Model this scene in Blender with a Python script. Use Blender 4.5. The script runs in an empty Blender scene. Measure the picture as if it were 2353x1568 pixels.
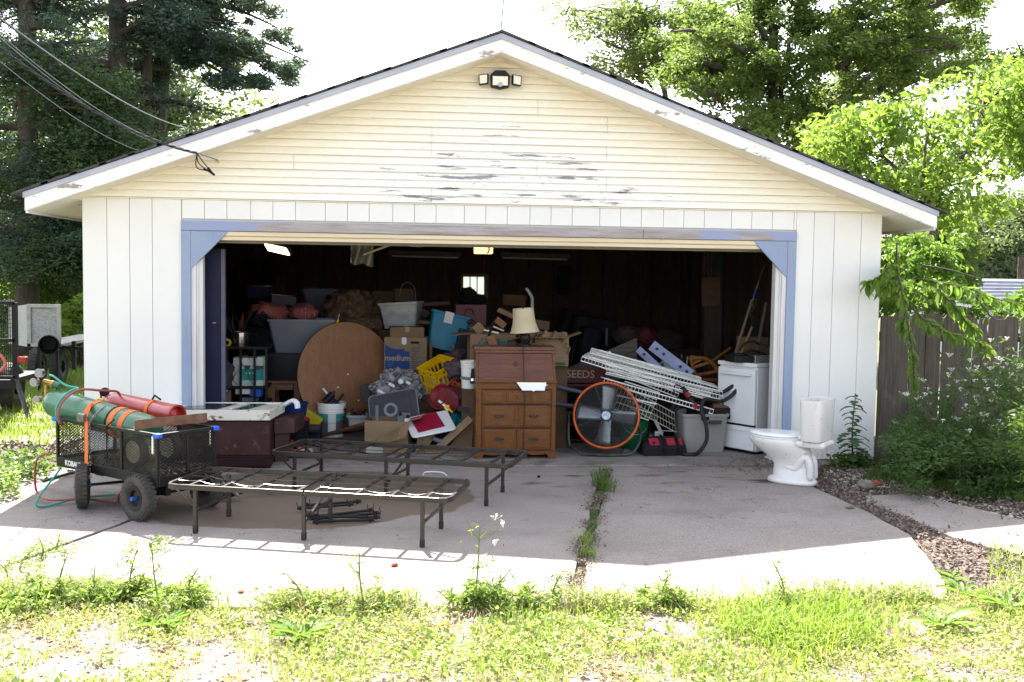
import bpy, math, random
import numpy as np
from mathutils import Vector, Matrix
random.seed(7); rng = np.random.default_rng(11)
R = math.radians
scene = bpy.context.scene
col = scene.collection

# ---------------------------------------------------------------- camera
F, YAW, PIT, ROL = 2403.65, .0935, .0636, .0145
CX, CY, CZ = -.7706, -10., 1.8135
_cy, _sy, _cp, _sp = math.cos(YAW), math.sin(YAW), math.cos(PIT), math.sin(PIT)
_f = Vector((_sy*_cp, _cy*_cp, -_sp)); _r = Vector((_cy, -_sy, 0)); _u = _r.cross(_f)
_r2 = _r*math.cos(ROL) + _u*math.sin(ROL); _u2 = -_r*math.sin(ROL) + _u*math.cos(ROL)
cd = bpy.data.cameras.new('camera'); cam = bpy.data.objects.new('camera', cd); col.objects.link(cam)
cd.sensor_width = 36; cd.lens = F/2353*36; cd.clip_start = .05; cd.clip_end = 600
m = Matrix((( _r2.x, _u2.x, -_f.x, CX), (_r2.y, _u2.y, -_f.y, CY), (_r2.z, _u2.z, -_f.z, CZ), (0, 0, 0, 1)))
cam.matrix_world = m
scene.camera = cam
C0 = Vector((CX, CY, CZ))
def ray(px, py): return _f + _r2*((px-1176.5)/F) - _u2*((py-784)/F)
def at(px, py, Y):                      # point on the upright plane y = Y
    d = ray(px, py); return C0 + d*((Y-CY)/d.y)
def gnd(px, py, z=0.):                  # point on the level plane z
    d = ray(px, py); return C0 + d*((z-CZ)/d.z)

# ---------------------------------------------------------------- light
SUN = Vector((-.69, 3.25, 4.02)).normalized()
w = bpy.data.worlds.new('World'); scene.world = w; w.use_nodes = True
nt = w.node_tree; bg = nt.nodes['Background']
sky = nt.nodes.new('ShaderNodeTexSky'); sky.sky_type = 'NISHITA'; sky.sun_disc = False
sky.sun_elevation = math.asin(SUN.z); sky.sun_rotation = math.atan2(SUN.x, SUN.y)
sky.air_density = 1.0; sky.dust_density = 2.0; sky.ozone_density = 1.0
hs0 = nt.nodes.new('ShaderNodeHueSaturation'); hs0.inputs['Saturation'].default_value = .42
nt.links.new(sky.outputs[0], hs0.inputs['Color']); nt.links.new(hs0.outputs[0], bg.inputs[0]); bg.inputs[1].default_value = .12
sl = bpy.data.lights.new('sun', 'SUN'); sl.energy = 5.0; sl.angle = R(.5); sl.color = (1, .95, .87)
so = bpy.data.objects.new('sun', sl); col.objects.link(so)
so.rotation_euler = (-SUN).to_track_quat('-Z', 'Y').to_euler(); so.location = (-8, 20, 30)
scene.view_settings.view_transform = 'Standard'; scene.view_settings.look = 'None'
scene.view_settings.exposure = 2.3; scene.view_settings.gamma = 1
scene.view_settings.use_curve_mapping = False

# ---------------------------------------------------------------- materials
class N:
    def __init__(s, name):
        s.m = bpy.data.materials.new(name); s.m.use_nodes = True
        s.t = s.m.node_tree; s.b = s.t.nodes['Principled BSDF']
        g = s.t.nodes.new('ShaderNodeNewGeometry'); s.pos = g.outputs['Position']; s.g = g
    def new(s, k, **kw):
        n = s.t.nodes.new(k)
        for a, v in kw.items(): setattr(n, a, v)
        return n
    def link(s, a, b): s.t.links.new(a, b)
    def noise(s, scale, stretch=(1, 1, 1), detail=4, rough=.55, dist=0, vec=None):
        mp = s.new('ShaderNodeMapping'); mp.inputs['Scale'].default_value = stretch
        s.link(vec or s.pos, mp.inputs[0])
        n = s.new('ShaderNodeTexNoise'); n.inputs['Scale'].default_value = scale
        n.inputs['Detail'].default_value = detail; n.inputs['Roughness'].default_value = rough
        n.inputs['Distortion'].default_value = dist
        s.link(mp.outputs[0], n.inputs[0]); return n.outputs[0]
    def ramp(s, fac, lo, hi, a=0., b=1.):
        r = s.new('ShaderNodeMapRange'); r.inputs[1].default_value = lo; r.inputs[2].default_value = hi
        r.inputs[3].default_value = a; r.inputs[4].default_value = b
        s.link(fac, r.inputs[0]); return r.outputs[0]
    def math(s, op, a, b=None):
        n = s.new('ShaderNodeMath', operation=op)
        for i, x in enumerate((a, b)):
            if x is None: continue
            if isinstance(x, (int, float)): n.inputs[i].default_value = x
            else: s.link(x, n.inputs[i])
        return n.outputs[0]
    def mix(s, fac, a, b):
        n = s.new('ShaderNodeMix', data_type='RGBA')
        for i, x in ((0, fac), (6, a), (7, b)):
            if isinstance(x, (int, float)): n.inputs[i].default_value = x
            elif isinstance(x, tuple): n.inputs[i].default_value = (*x[:3], 1)
            else: s.link(x, n.inputs[i])
        return n.outputs[2]
    def xyz(s):
        n = s.new('ShaderNodeSeparateXYZ'); s.link(s.pos, n.inputs[0]); return n.outputs
    def color(s, x):
        if isinstance(x, tuple): s.b.inputs['Base Color'].default_value = (*x[:3], 1)
        else: s.link(x, s.b.inputs['Base Color'])
    def bump(s, h, strength=.3, dist=.01):
        n = s.new('ShaderNodeBump'); n.inputs['Strength'].default_value = strength
        n.inputs['Distance'].default_value = dist; s.link(h, n.inputs['Height'])
        s.link(n.outputs[0], s.b.inputs['Normal'])
    def set(s, **kw):
        for k, v in kw.items(): s.b.inputs[k.replace('_', ' ')].default_value = v

MC = {}
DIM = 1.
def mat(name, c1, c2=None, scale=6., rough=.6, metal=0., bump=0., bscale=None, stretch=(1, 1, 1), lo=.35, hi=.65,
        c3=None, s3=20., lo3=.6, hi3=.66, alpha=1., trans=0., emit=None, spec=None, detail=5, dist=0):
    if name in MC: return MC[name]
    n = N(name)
    if DIM < 1: c1, c2, c3 = [tuple(q*(DIM+(1-DIM)*min(1, max(0, (max(x)-.42)/.25))) for q in x) if x else x for x in (c1, c2, c3)]   # garage shade put into the goods' colours: non-whites darkened, whites kept
    c = c1
    if c2: c = n.mix(n.ramp(n.noise(scale, stretch, detail, dist=dist), lo, hi), c1, c2)
    if c3: c = n.mix(n.ramp(n.noise(s3, (1, 1, 1), 5, .65), lo3, hi3), c, c3)
    n.color(c)
    n.set(Roughness=rough, Metallic=metal, Alpha=alpha)
    if trans: n.set(Transmission_Weight=trans)
    if spec is None and DIM < 1: spec = .22
    if spec is not None: n.set(Specular_IOR_Level=spec)
    if bump: n.bump(n.noise(bscale or scale*4, stretch, 4), bump, .01)
    if emit: n.b.inputs['Emission Color'].default_value = (*emit[0], 1); n.b.inputs['Emission Strength'].default_value = emit[1]
    MC[name] = n.m; return n.m

def leaf_mat(name, c1, c2, tr=.45, c3=None, scale=1.2, rough=.5):
    if name in MC: return MC[name]
    n = N(name)
    c = n.mix(n.ramp(n.noise(scale, (1, 1, 1), 3), .35, .65), c1, c2)
    if c3: c = n.mix(n.ramp(n.noise(scale*9, (1, 1, 1), 2), .5, .7), c, c3)
    n.color(c); n.set(Roughness=rough, Specular_IOR_Level=.25)
    t = n.new('ShaderNodeBsdfTranslucent'); n.link(n.mix(.5, c, n.mix(0.35, c, (.42, .55, .05))), t.inputs[0])
    mx = n.new('ShaderNodeMixShader'); mx.inputs[0].default_value = tr
    n.link(n.b.outputs[0], mx.inputs[1]); n.link(t.outputs[0], mx.inputs[2])
    n.link(mx.outputs[0], n.t.nodes['Material Output'].inputs[0])
    MC[name] = n.m; return n.m

# ---------------------------------------------------------------- mesh builder
class B:
    def __init__(s, T=None): s.v = []; s.f = []; s.mi = []; s.T = T; s.cm = 0
    def add(s, vs, fs):
        o = len(s.v); T = s.T
        s.v += [tuple(T @ Vector(p)) if T else tuple(p) for p in vs]
        s.f += [tuple(i+o for i in f) for f in fs]; s.mi += [s.cm]*len(fs); return s
    def box(s, x0, x1, y0, y1, z0, z1, taper=0.):
        t = taper
        vs = [(x0+t, y0+t, z0), (x1-t, y0+t, z0), (x1-t, y1-t, z0), (x0+t, y1-t, z0), (x0, y0, z1), (x1, y0, z1), (x1, y1, z1), (x0, y1, z1)]
        return s.add(vs, [(0, 3, 2, 1), (4, 5, 6, 7), (0, 1, 5, 4), (1, 2, 6, 5), (2, 3, 7, 6), (3, 0, 4, 7)])
    def cbox(s, c, sz, rot=None):
        h = [q/2 for q in sz]
        M = Matrix.Translation(c) @ (rot.to_4x4() if rot else Matrix())
        vs = [M @ Vector((a*h[0], b*h[1], d*h[2])) for d in (-1, 1) for a, b in ((-1, -1), (1, -1), (1, 1), (-1, 1))]
        return s.add(vs, [(0, 3, 2, 1), (4, 5, 6, 7), (0, 1, 5, 4), (1, 2, 6, 5), (2, 3, 7, 6), (3, 0, 4, 7)])
    def beam(s, p, q, w, h, up=(0, 0, 1)):
        p, q = Vector(p), Vector(q); d = (q-p); L = d.length; d.normalize()
        x = d.cross(Vector(up)); x = x.normalized() if x.length > 1e-5 else d.cross(Vector((1, 0, 0))).normalized()
        z = x.cross(d)
        vs = [e + x*(a*w/2) + z*(b*h/2) for e in (p, q) for a, b in ((-1, -1), (1, -1), (1, 1), (-1, 1))]
        return s.add(vs, [(0, 1, 2, 3), (7, 6, 5, 4), (0, 4, 5, 1), (1, 5, 6, 2), (2, 6, 7, 3), (3, 7, 4, 0)])
    def cyl(s, p, q, r0, r1=None, n=14, cap=True):
        return s.tube([p, q], [r0, r0 if r1 is None else r1], n, cap=cap)
    def tube(s, pts, r, n=7, closed=False, cap=True, flat=None):
        P = [Vector(p) for p in pts]; k = len(P)
        rs = r if isinstance(r, (list, tuple)) else [r]*k
        vs = []; prev = None
        for i in range(k):
            if closed: d = P[(i+1) % k]-P[i-1]
            else: d = P[min(i+1, k-1)]-P[max(i-1, 0)]
            if d.length < 1e-9: d = Vector((0, 0, 1))
            d.normalize()
            if prev is None:
                a = Vector((0, 0, 1)) if abs(d.z) < .9 else Vector((1, 0, 0))
                x = d.cross(a).normalized()
            else:
                x = prev - d*prev.dot(d); x.normalize()
            prev = x; y = d.cross(x)
            fl = flat or 1.
            for j in range(n):
                t = 2*math.pi*(j+.5)/n; vs.append(P[i] + x*(rs[i]*math.cos(t)) + y*(rs[i]*fl*math.sin(t)))
        fs = []
        for i in range(k if closed else k-1):
            a, b = i*n, ((i+1) % k)*n
            for j in range(n): j2 = (j+1) % n; fs.append((a+j, a+j2, b+j2, b+j))
        if cap and not closed: fs += [tuple(range(n))[::-1], tuple(range((k-1)*n, k*n))]
        return s.add(vs, fs)
    def lathe(s, prof, n=24, M=None, capb=True, capt=False):
        vs = []
        for r, z in prof:
            for j in range(n):
                t = 2*math.pi*j/n; p = Vector((r*math.cos(t), r*math.sin(t), z)); vs.append(M @ p if M else p)
        fs = []
        for i in range(len(prof)-1):
            for j in range(n): j2 = (j+1) % n; fs.append((i*n+j, i*n+j2, (i+1)*n+j2, (i+1)*n+j))
        if capb: fs.append(tuple(range(n))[::-1])
        if capt: fs.append(tuple(range((len(prof)-1)*n, len(prof)*n)))
        return s.add(vs, fs)
    def prism(s, pts, d):               # polygon of 3-D points extruded by vector d
        n = len(pts); d = Vector(d); vs = [Vector(p) for p in pts]; vs += [p+d for p in vs]
        fs = [tuple(range(n)), tuple(range(2*n-1, n-1, -1))] + [(i, i+n, (i+1) % n+n, (i+1) % n) for i in range(n)]
        return s.add(vs, fs)
    def grid(s, fn, nu, nv):
        vs = [fn(i/(nu-1), j/(nv-1)) for j in range(nv) for i in range(nu)]
        return s.add(vs, [(j*nu+i, j*nu+i+1, (j+1)*nu+i+1, (j+1)*nu+i) for j in range(nv-1) for i in range(nu-1)])
    def me(s, name):
        me = bpy.data.meshes.new(name); me.from_pydata(s.v, [], s.f); me.update(); return me

def obj(name, b, mats, parent=None, bevel=0, smooth=False, label=None, solid=0, sub=0, recalc=True):
    me = b.me(name) if isinstance(b, B) else b
    for mm in (mats if isinstance(mats, (list, tuple)) else [mats]): me.materials.append(mm)
    if isinstance(b, B) and any(b.mi): me.polygons.foreach_set('material_index', b.mi)
    if recalc and isinstance(b, B) and len(b.f) < 60000:
        import bmesh
        bm = bmesh.new(); bm.from_mesh(me); bmesh.ops.recalc_face_normals(bm, faces=bm.faces); bm.to_mesh(me); bm.free()
    if smooth:
        for p in me.polygons: p.use_smooth = True
        if smooth != 2 and not bevel: me.set_sharp_from_angle(angle=R(40))
    o = bpy.data.objects.new(name, me); col.objects.link(o)
    if parent: o.parent = parent; o.matrix_parent_inverse = Matrix.Translation(-Vector(parent['_loc'])) if '_loc' in parent else Matrix()
    if solid: md = o.modifiers.new('solid', 'SOLIDIFY'); md.thickness = solid; md.offset = 0
    if bevel:
        md = o.modifiers.new('bevel', 'BEVEL'); md.width = bevel; md.segments = 2; md.limit_method = 'ANGLE'; md.angle_limit = R(35)
    if sub: md = o.modifiers.new('sub', 'SUBSURF'); md.levels = sub; md.render_levels = sub
    if label: o['label'] = label
    return o
def tag(o, label, cat, group=None, kind=None):
    if label: o['label'] = label
    if cat: o['category'] = cat
    if group: o['group'] = group
    if kind: o['kind'] = kind
    return o
def thing(name, label, cat, loc=(0, 0, 0), group=None):
    o = bpy.data.objects.new(name, None); col.objects.link(o); o.location = loc; o.empty_display_size = .1
    o['_loc'] = tuple(loc); return tag(o, label, cat, group)
def struct(name, b, mats, **kw): o = obj(name, b, mats, **kw); o['kind'] = 'structure'; return o
def TR(loc, rz=0, rx=0, ry=0):
    return Matrix.Translation(loc) @ Matrix.Rotation(R(rz), 4, 'Z') @ Matrix.Rotation(R(ry), 4, 'Y') @ Matrix.Rotation(R(rx), 4, 'X')
def text(name, s, size, M, mt, parent, depth=.0008, align='CENTER', bold=0., shear=0.):
    cu = bpy.data.curves.new(name, 'FONT'); cu.body = s; cu.size = size; cu.extrude = depth; cu.align_x = align; cu.align_y = 'CENTER'
    cu.offset = bold; cu.resolution_u = 3; cu.shear = shear
    o = bpy.data.objects.new('tmp', cu); col.objects.link(o)
    me = bpy.data.meshes.new_from_object(o.evaluated_get(bpy.context.evaluated_depsgraph_get()))
    bpy.data.objects.remove(o); me.transform(M); me.name = name
    return obj(name, me, mt, parent)
TXF = Matrix.Rotation(R(90), 4, 'X')      # text facing -y
def bez(pts, n=24):                       # Catmull-Rom through points
    P = [Vector(p) for p in pts]; P = [P[0]*2-P[1]] + P + [P[-1]*2-P[-2]]; out = []
    segs = len(P)-3
    for i in range(segs):
        a, b, c, d = P[i:i+4]; k = max(2, n//segs)
        for j in range(k):
            t = j/k; out.append(.5*((2*b)+(c-a)*t+(2*a-5*b+4*c-d)*t*t+(3*b-a-3*c+d)*t**3))
    out.append(P[-2]); return out

# foliage: N leaf blades (each a bent quad pair) scattered round clump centres
def leaves(name, cent, rad, n, size, mt, parent=None, flat=.7, droop=.3, asp=.45, seed=0, shell=.55, kind=None, jit=.4, up=False):
    g = np.random.default_rng(seed+101)
    cent = np.asarray(cent, float); rad = np.asarray(rad, float)
    if rad.ndim == 0: rad = np.full(len(cent), float(rad))
    p = rad**2; p /= p.sum(); k = g.choice(len(cent), n, p=p)
    d = g.normal(size=(n, 3)); d /= np.linalg.norm(d, axis=1)[:, None]
    rr = (shell + (1-shell)*g.random(n))*np.where(g.random(n) < .35, g.random(n)**.5, 1)
    pos = cent[k] + d*(rad[k]*rr)[:, None]*np.array([1, 1, flat])
    s = size*(1+jit*(g.random(n)*2-1))
    ax = g.normal(size=(n, 3)); ax[:, 2] = ax[:, 2]*.5 - droop
    if up: ax = g.normal(size=(n, 3))*.45; ax[:, 2] = 1
    ax /= np.linalg.norm(ax, axis=1)[:, None]
    sd = np.cross(ax, g.normal(size=(n, 3))); sd /= np.linalg.norm(sd, axis=1)[:, None]
    nn = np.cross(ax, sd)
    L = ax*s[:, None]; W = sd*(s*asp*.5)[:, None]
    mid = pos + L*.45 + nn*(s*.06)[:, None]
    v = np.stack([pos, mid-W, pos+L*1.0 - nn*(s*.08)[:, None], mid+W], 1).reshape(-1, 3)
    return quadmesh(name, v, mt, parent, kind)
def quadmesh(name, v, mt, parent=None, kind=None):
    n = len(v)//4; me = bpy.data.meshes.new(name)
    me.vertices.add(n*4); me.vertices.foreach_set('co', v.astype(np.float32).ravel())
    me.loops.add(n*4); me.loops.foreach_set('vertex_index', np.arange(n*4, dtype=np.int32))
    me.polygons.add(n); me.polygons.foreach_set('loop_start', np.arange(0, n*4, 4, dtype=np.int32))
    me.update(calc_edges=True); me.validate()
    o = obj(name, me, mt, parent)
    if kind: o['kind'] = kind
    return o
# ================================================================ ground
g = N('ground_soil')
gx = g.xyz()
c = g.mix(g.ramp(g.noise(1.3, detail=6), .4, .62), (.10, .075, .05), (.055, .10, .022))
c = g.mix(g.ramp(g.noise(30, detail=6), .45, .7), c, (.20, .17, .13))
g.color(c); g.set(Roughness=.95, Specular_IOR_Level=.1); g.bump(g.noise(25, detail=8), .7, .03)
GROUND = g.m
g = N('pale_gravel_soil')
c = g.mix(g.ramp(g.noise(60, detail=5), .4, .6), (.27, .21, .165), (.42, .36, .31))
c = g.mix(g.ramp(g.noise(3.5, detail=5), .5, .62), c, (.17, .14, .07))
g.color(c); g.set(Roughness=.95, Specular_IOR_Level=.1); g.bump(g.noise(70, detail=6), 1., .02)
GRAVEL = g.m
g = N('concrete')
c = g.mix(g.ramp(g.noise(1.1, detail=5, rough=.6), .35, .65), (.265, .228, .207), (.335, .295, .272))
c = g.mix(g.ramp(g.noise(160, detail=3), .4, .75), c, (.14, .12, .11))
c = g.mix(g.ramp(g.noise(48, detail=6, rough=.8), .5, .72, 0, .65), c, (.12, .10, .09))
c = g.mix(g.ramp(g.noise(90, (1, 1, 1), 3), .62, .7, 0, .7), c, (.50, .47, .44))
c = g.mix(g.ramp(g.noise(.8, (1, 1.5, 1), 6, .6), .52, .68, 0, .5), c, (.15, .13, .12))
c = g.mix(g.ramp(g.noise(4, (1, 1.4, 1), 8, .7), .60, .74), c, (.11, .095, .085))
# old damp outline: darker, browner patch in the middle left slab with a wavy rim
X = g.xyz()
dx = g.math('DIVIDE', g.math('SUBTRACT', X[0], -1.7), 1.38); dy = g.math('DIVIDE', g.math('SUBTRACT', X[1], -1.5), 1.12)
dd = g.math('ADD', g.math('MULTIPLY', dx, dx), g.math('MULTIPLY', dy, dy))
dd = g.math('ADD', dd, g.math('MULTIPLY', g.noise(1.4, detail=3), 1.0))
c = g.mix(g.ramp(dd, 1.49, 1.43), c, g.mix(g.ramp(g.noise(170, detail=2), .3, .7), (.165, .125, .095), (.115, .088, .068)))
# black oily spots in front of the door
c = g.mix(g.math('MULTIPLY', g.ramp(g.noise(2.3, (.7, 1.6, 1), 6, .6), .57, .68), g.ramp(X[1], -1.9, -1.0)), c, (.05, .044, .04))
# hairline cracks and lighter worn rings
w1 = g.math('ABSOLUTE', g.math('SUBTRACT', g.noise(.55, detail=7, rough=.6), .5)); c = g.mix(g.math('MULTIPLY', g.ramp(w1, .002, .0006), g.ramp(g.noise(.8, detail=2), .5, .56)), c, (.08, .07, .06))
c = g.mix(g.ramp(g.noise(11, detail=7, rough=.75), .62, .72, 0, .7), c, (.13, .11, .095))
g.color(c); g.set(Roughness=.9, Specular_IOR_Level=.2)
g.bump(g.noise(220, detail=4), .35, .006); CONC = g.m

def gsheet(x0, x1, y0, y1, n, m_, z, amp=0.):
    b = B()
    def fn(u, v):
        x, y = x0+(x1-x0)*u, y0+(y1-y0)*v
        return (x, y, z + amp*(math.sin(x*2.1+y*1.3)+math.sin(x*5.3-y*3.1)*.5))
    return b.grid(fn, n, m_)
struct('ground', gsheet(-150, 150, -60, 260, 2, 2, -.03), GROUND)
struct('verge_ground', gsheet(-9, 9, -10.5, -4.25, 60, 40, -.015, .008), GRAVEL)

dw = thing('driveway', None, None); dw['kind'] = 'structure'
def slab(pts, z=0., th=.09, mt=CONC, label=None):
    P = []
    for i, p in enumerate(pts):          # crumbly edges
        q = pts[(i+1) % len(pts)]; a, b_ = Vector(p), Vector(q); L = (b_-a).length; k = max(1, int(L/.12))
        nrm = Vector((-(b_-a).y, (b_-a).x, 0)).normalized()
        for j in range(k):
            t = j/k; P.append(a.lerp(b_, t) + nrm*(random.uniform(-.008, .008) if j else 0))
    b = B().prism([(p.x, p.y, z) for p in P], (0, 0, -th))
    return obj('slab', b, mt, dw, label=label, bevel=.006)
G = lambda u, v: gnd(u, v).to_2d().to_3d()
slab([(-3.0, -.26, 0), (1.05, -.26, 0), (.78, -1.3, 0), (.42, -2.9, 0), (.06, -4.45, 0), (-2.35, -4.3, 0), (-3.3, -3.75, 0), (-2.72, -2.15, 0)][::-1], 0)
slab([(1.12, -.26, 0), (2.9, -.26, 0), (2.72, -1.26, 0), (2.79, -2.2, 0), (2.77, -2.94, 0), (2.46, -4.0, 0), (2.3, -4.38, 0), (.13, -4.45, 0), (.49, -2.9, 0), (.86, -1.3, 0)][::-1], -.004)
slab([(-3.05, -.26, 0), (-2.78, -2.15, 0), (-3.36, -3.73, 0), (-4.6, -2.9, 0), (-4.6, -1.3, 0), (-3.9, -.26, 0)], -.006, label='left driveway slab cracked along its edge')
slab([(3.02, -1.62, 0), (3.44, -1.55, 0), (3.75, -2.2, 0), (3.95, -2.72, 0), (4.5, -3.1, 0), (4.4, -3.8, 0), (3.3, -3.6, 0), (3.05, -3.02, 0), (2.98, -2.2, 0), (2.92, -1.85, 0)][::-1], .002, label='broken concrete patch right of the drive')
slab([(-8.5, -2.6, 0), (-4.7, -2.9, 0), (-3.5, -3.8, 0), (-4.2, -4.6, 0), (-8.5, -4.3, 0)][::-1], -.016)
struct('garage_floor', B().box(-3.8, 3.8, -.24, 7.45, -.12, .012), mat('floor_concrete', (.16, .14, .125), (.22, .2, .18), 2.5, .9, bump=.3, bscale=90, c3=(.09, .075, .06), s3=3, lo3=.5, hi3=.7), bevel=.012)
# stepping slabs of the old path left of the garage
path = thing('garden_path', None, None); path['kind'] = 'structure'
for u, v, sx, sy in ((30, 1010, 1.3, .55), (95, 955, 1.1, .5), (170, 992, .9, .5), (60, 975, .8, .3)):
    p = gnd(u, v); b = B(TR((p.x, p.y, -.05), random.uniform(-8, 8)))
    b.box(-sx/2, sx/2, -sy/2, sy/2, 0, .05); obj('slab', b, CONC, path, bevel=.01)
# ================================================================ garage
ZR, SL, OH, EX = 4.021, .362, .35, 4.205     # ridge height, slope, overhang, eave half width
def roofz(x): return ZR - SL*abs(x)
W = 3.82
WHITE = N('white_siding_paint')
c = WHITE.mix(WHITE.ramp(WHITE.noise(2.2, (1, 1, .5), 5), .3, .7), (.77, .755, .735), (.72, .71, .695))
c = WHITE.mix(WHITE.ramp(WHITE.noise(55, (1.2, 1, .35), 5, .7), .68, .76), c, (.50, .50, .50))
WX = WHITE.xyz()
c = WHITE.mix(WHITE.math('MULTIPLY', WHITE.ramp(WX[2], .40, 0.), WHITE.ramp(WHITE.noise(26, detail=7, rough=.7), .42, .72)), c, (.36, .32, .27))
WHITE.color(c); WHITE.set(Roughness=.55); WHITE.bump(WHITE.noise(60, (3, 1, .3), 5), .25, .004); WHITE = WHITE.m

n = N('cream_lap_paint')
X = n.xyz()
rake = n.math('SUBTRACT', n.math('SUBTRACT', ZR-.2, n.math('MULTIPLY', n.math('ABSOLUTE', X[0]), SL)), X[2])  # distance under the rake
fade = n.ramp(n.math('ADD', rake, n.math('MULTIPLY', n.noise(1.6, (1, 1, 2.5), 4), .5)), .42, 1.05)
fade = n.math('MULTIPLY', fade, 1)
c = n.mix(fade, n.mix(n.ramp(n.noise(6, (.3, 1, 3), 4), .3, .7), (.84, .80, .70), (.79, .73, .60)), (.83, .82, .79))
cx_ = n.math('ABSOLUTE', n.math('SUBTRACT', X[0], .1))
zone = n.math('MULTIPLY', n.ramp(cx_, 2.3, .9), n.ramp(rake, .35, .75))
zone = n.math('MULTIPLY', zone, n.ramp(X[2], 3.45, 3.1, 0.5, 1))
pe = n.math('ADD', n.noise(4.4, (.40, 1, 4.2), 9, .70), n.math('MULTIPLY', zone, .13))
peel = n.ramp(pe, .700, .704)
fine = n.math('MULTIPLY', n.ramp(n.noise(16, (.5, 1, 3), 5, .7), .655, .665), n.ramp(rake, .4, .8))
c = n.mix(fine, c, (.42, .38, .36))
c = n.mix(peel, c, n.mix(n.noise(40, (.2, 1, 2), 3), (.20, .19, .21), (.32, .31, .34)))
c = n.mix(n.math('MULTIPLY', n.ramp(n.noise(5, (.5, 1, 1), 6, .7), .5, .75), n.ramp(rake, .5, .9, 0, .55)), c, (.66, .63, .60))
n.color(c); n.set(Roughness=.6); n.bump(n.math('SUBTRACT', n.noise(50, (1, 1, 1), 4), peel), .35, .003); CREAM = n.m

n = N('peeling_white_trim')
c = n.mix(n.ramp(n.noise(3, (1, 1, 1), 4), .3, .7), (.80, .79, .78), (.72, .70, .69))
pe = n.noise(4.2, (.8, .8, 2.2), 8, .70)
c = n.mix(n.ramp(pe, .625, .635), c, n.mix(n.noise(30), (.22, .17, .14), (.42, .38, .36)))
c = n.mix(n.ramp(n.noise(22, (.6, 1, 1.6), 5, .7), .67, .68), c, (.33, .25, .2))
n.color(c); n.set(Roughness=.6); n.bump(pe, .3, .004); TRIM = n.m
BLUEGREY = mat('grey_blue_drip_edge', (.32, .34, .42), (.42, .43, .50), 3, .45)
n = N('blue_frame_paint')
c = n.mix(n.ramp(n.noise(3, (1, 1, .4), 4), .3, .7), (.22, .28, .42), (.265, .325, .46))
c = n.mix(n.ramp(n.noise(7, (2.5, 1, .35), 7, .7), .64, .67), c, (.38, .34, .32))
c = n.mix(n.ramp(n.noise(2.6, (4, 1, .5), 6, .7), .55, .7, 0, .5), c, (.17, .19, .27))
n.color(c); n.set(Roughness=.55); n.bump(n.noise(40, (3, 1, .4), 4), .3, .003); BLUE = n.m
n = N('weathered_header')
c = n.mix(n.ramp(n.noise(9, (.25, 1, 4), 6, .65), .35, .62), (.27, .225, .215), (.40, .37, .38))
c = n.mix(n.ramp(n.noise(24, (.15, 1, 5), 5, .7), .55, .7), c, (.18, .14, .125))
hx = n.math('ABSOLUTE', n.xyz()[0])
bl = n.ramp(n.math('ADD', n.math('MULTIPLY', n.noise(2.5, (.7, 1, 4), 6, .65), 2.2), n.math('MULTIPLY', hx, .36)), 1.86, 1.92)
c = n.mix(bl, c, (.27, .31, .48))
n.color(c); n.set(Roughness=.75); n.bump(n.noise(30, (.2, 1, 4), 5), .5, .004); HEAD = n.m
TAN = mat('tan_stop_moulding', (.62, .50, .34), (.70, .60, .42), 5, .6, stretch=(.2, 1, 6), c3=(.35, .25, .16), s3=14, lo3=.68, hi3=.72)
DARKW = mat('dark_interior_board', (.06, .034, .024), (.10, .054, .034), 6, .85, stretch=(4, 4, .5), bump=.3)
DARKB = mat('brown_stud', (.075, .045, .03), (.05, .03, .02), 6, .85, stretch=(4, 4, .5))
SHING = mat('asphalt_shingle', (.045, .042, .045), (.085, .08, .082), 60, .95, bump=.6, bscale=150)

garage = thing('garage', 'white two car garage with open door and peeling cream gable', 'garage')
def part(name, b, mt, **kw): return obj(name, b, mt, kw.pop('parent', garage), **kw)

# backing skin behind the siding and inner lining (walls as shells)
back = mat('groove_backing', (.62, .61, .60))
b = B()
ztop = 2.36
b.box(-W, -2.74, .014, .05, .0, 2.47); b.box(2.76, W, .014, .05, 0, 2.47); b.box(-2.74, 2.76, .014, .05, 2.10, 2.47)
part('wall_sheathing', b, back)
b = B().prism([(-W, .014, 2.472), (W, .014, 2.472), (W, .014, roofz(W)-.12), (0, .014, ZR-.12), (-W, .014, roofz(-W)-.12)], (0, .036, 0))
part('gable_sheathing', b, back)
# vertical siding boards
xs = [-W]
k = 0
while xs[-1] < W-.11:
    xs.append(min(W, xs[-1] + ([.218, .205, .205, .272, .205, .205][k % 6]) * random.uniform(.985, 1.015))); k += 1
xs[-1] = W
for i in range(len(xs)-1):
    x0, x1 = xs[i]+.0018, xs[i+1]-.0018
    segs = []
    if x1 <= -2.93 or x0 >= 2.95: segs = [(x0, x1, 0.0 if x0 > 0 else .0, 2.462)]
    elif x0 < -2.93: segs = [(x0, -2.931, 0, 2.462), (-2.929, x1, 2.268, 2.462)]
    elif x1 > 2.95: segs = [(x0, 2.949, 2.268, 2.462), (2.951, x1, 0, 2.462)]
    else: segs = [(x0, x1, 2.268, 2.462)]
    for a, c_, z0, z1 in segs:
        if c_-a > .006: part('siding_board', B().box(a, c_, -.004, .010, z0+.02, z1), WHITE, bevel=.003)
# band between siding types
part('drip_strip', B().box(-W, W, -.012, .012, 2.463, 2.474), mat('cream_edge', (.78, .72, .6)))
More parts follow.
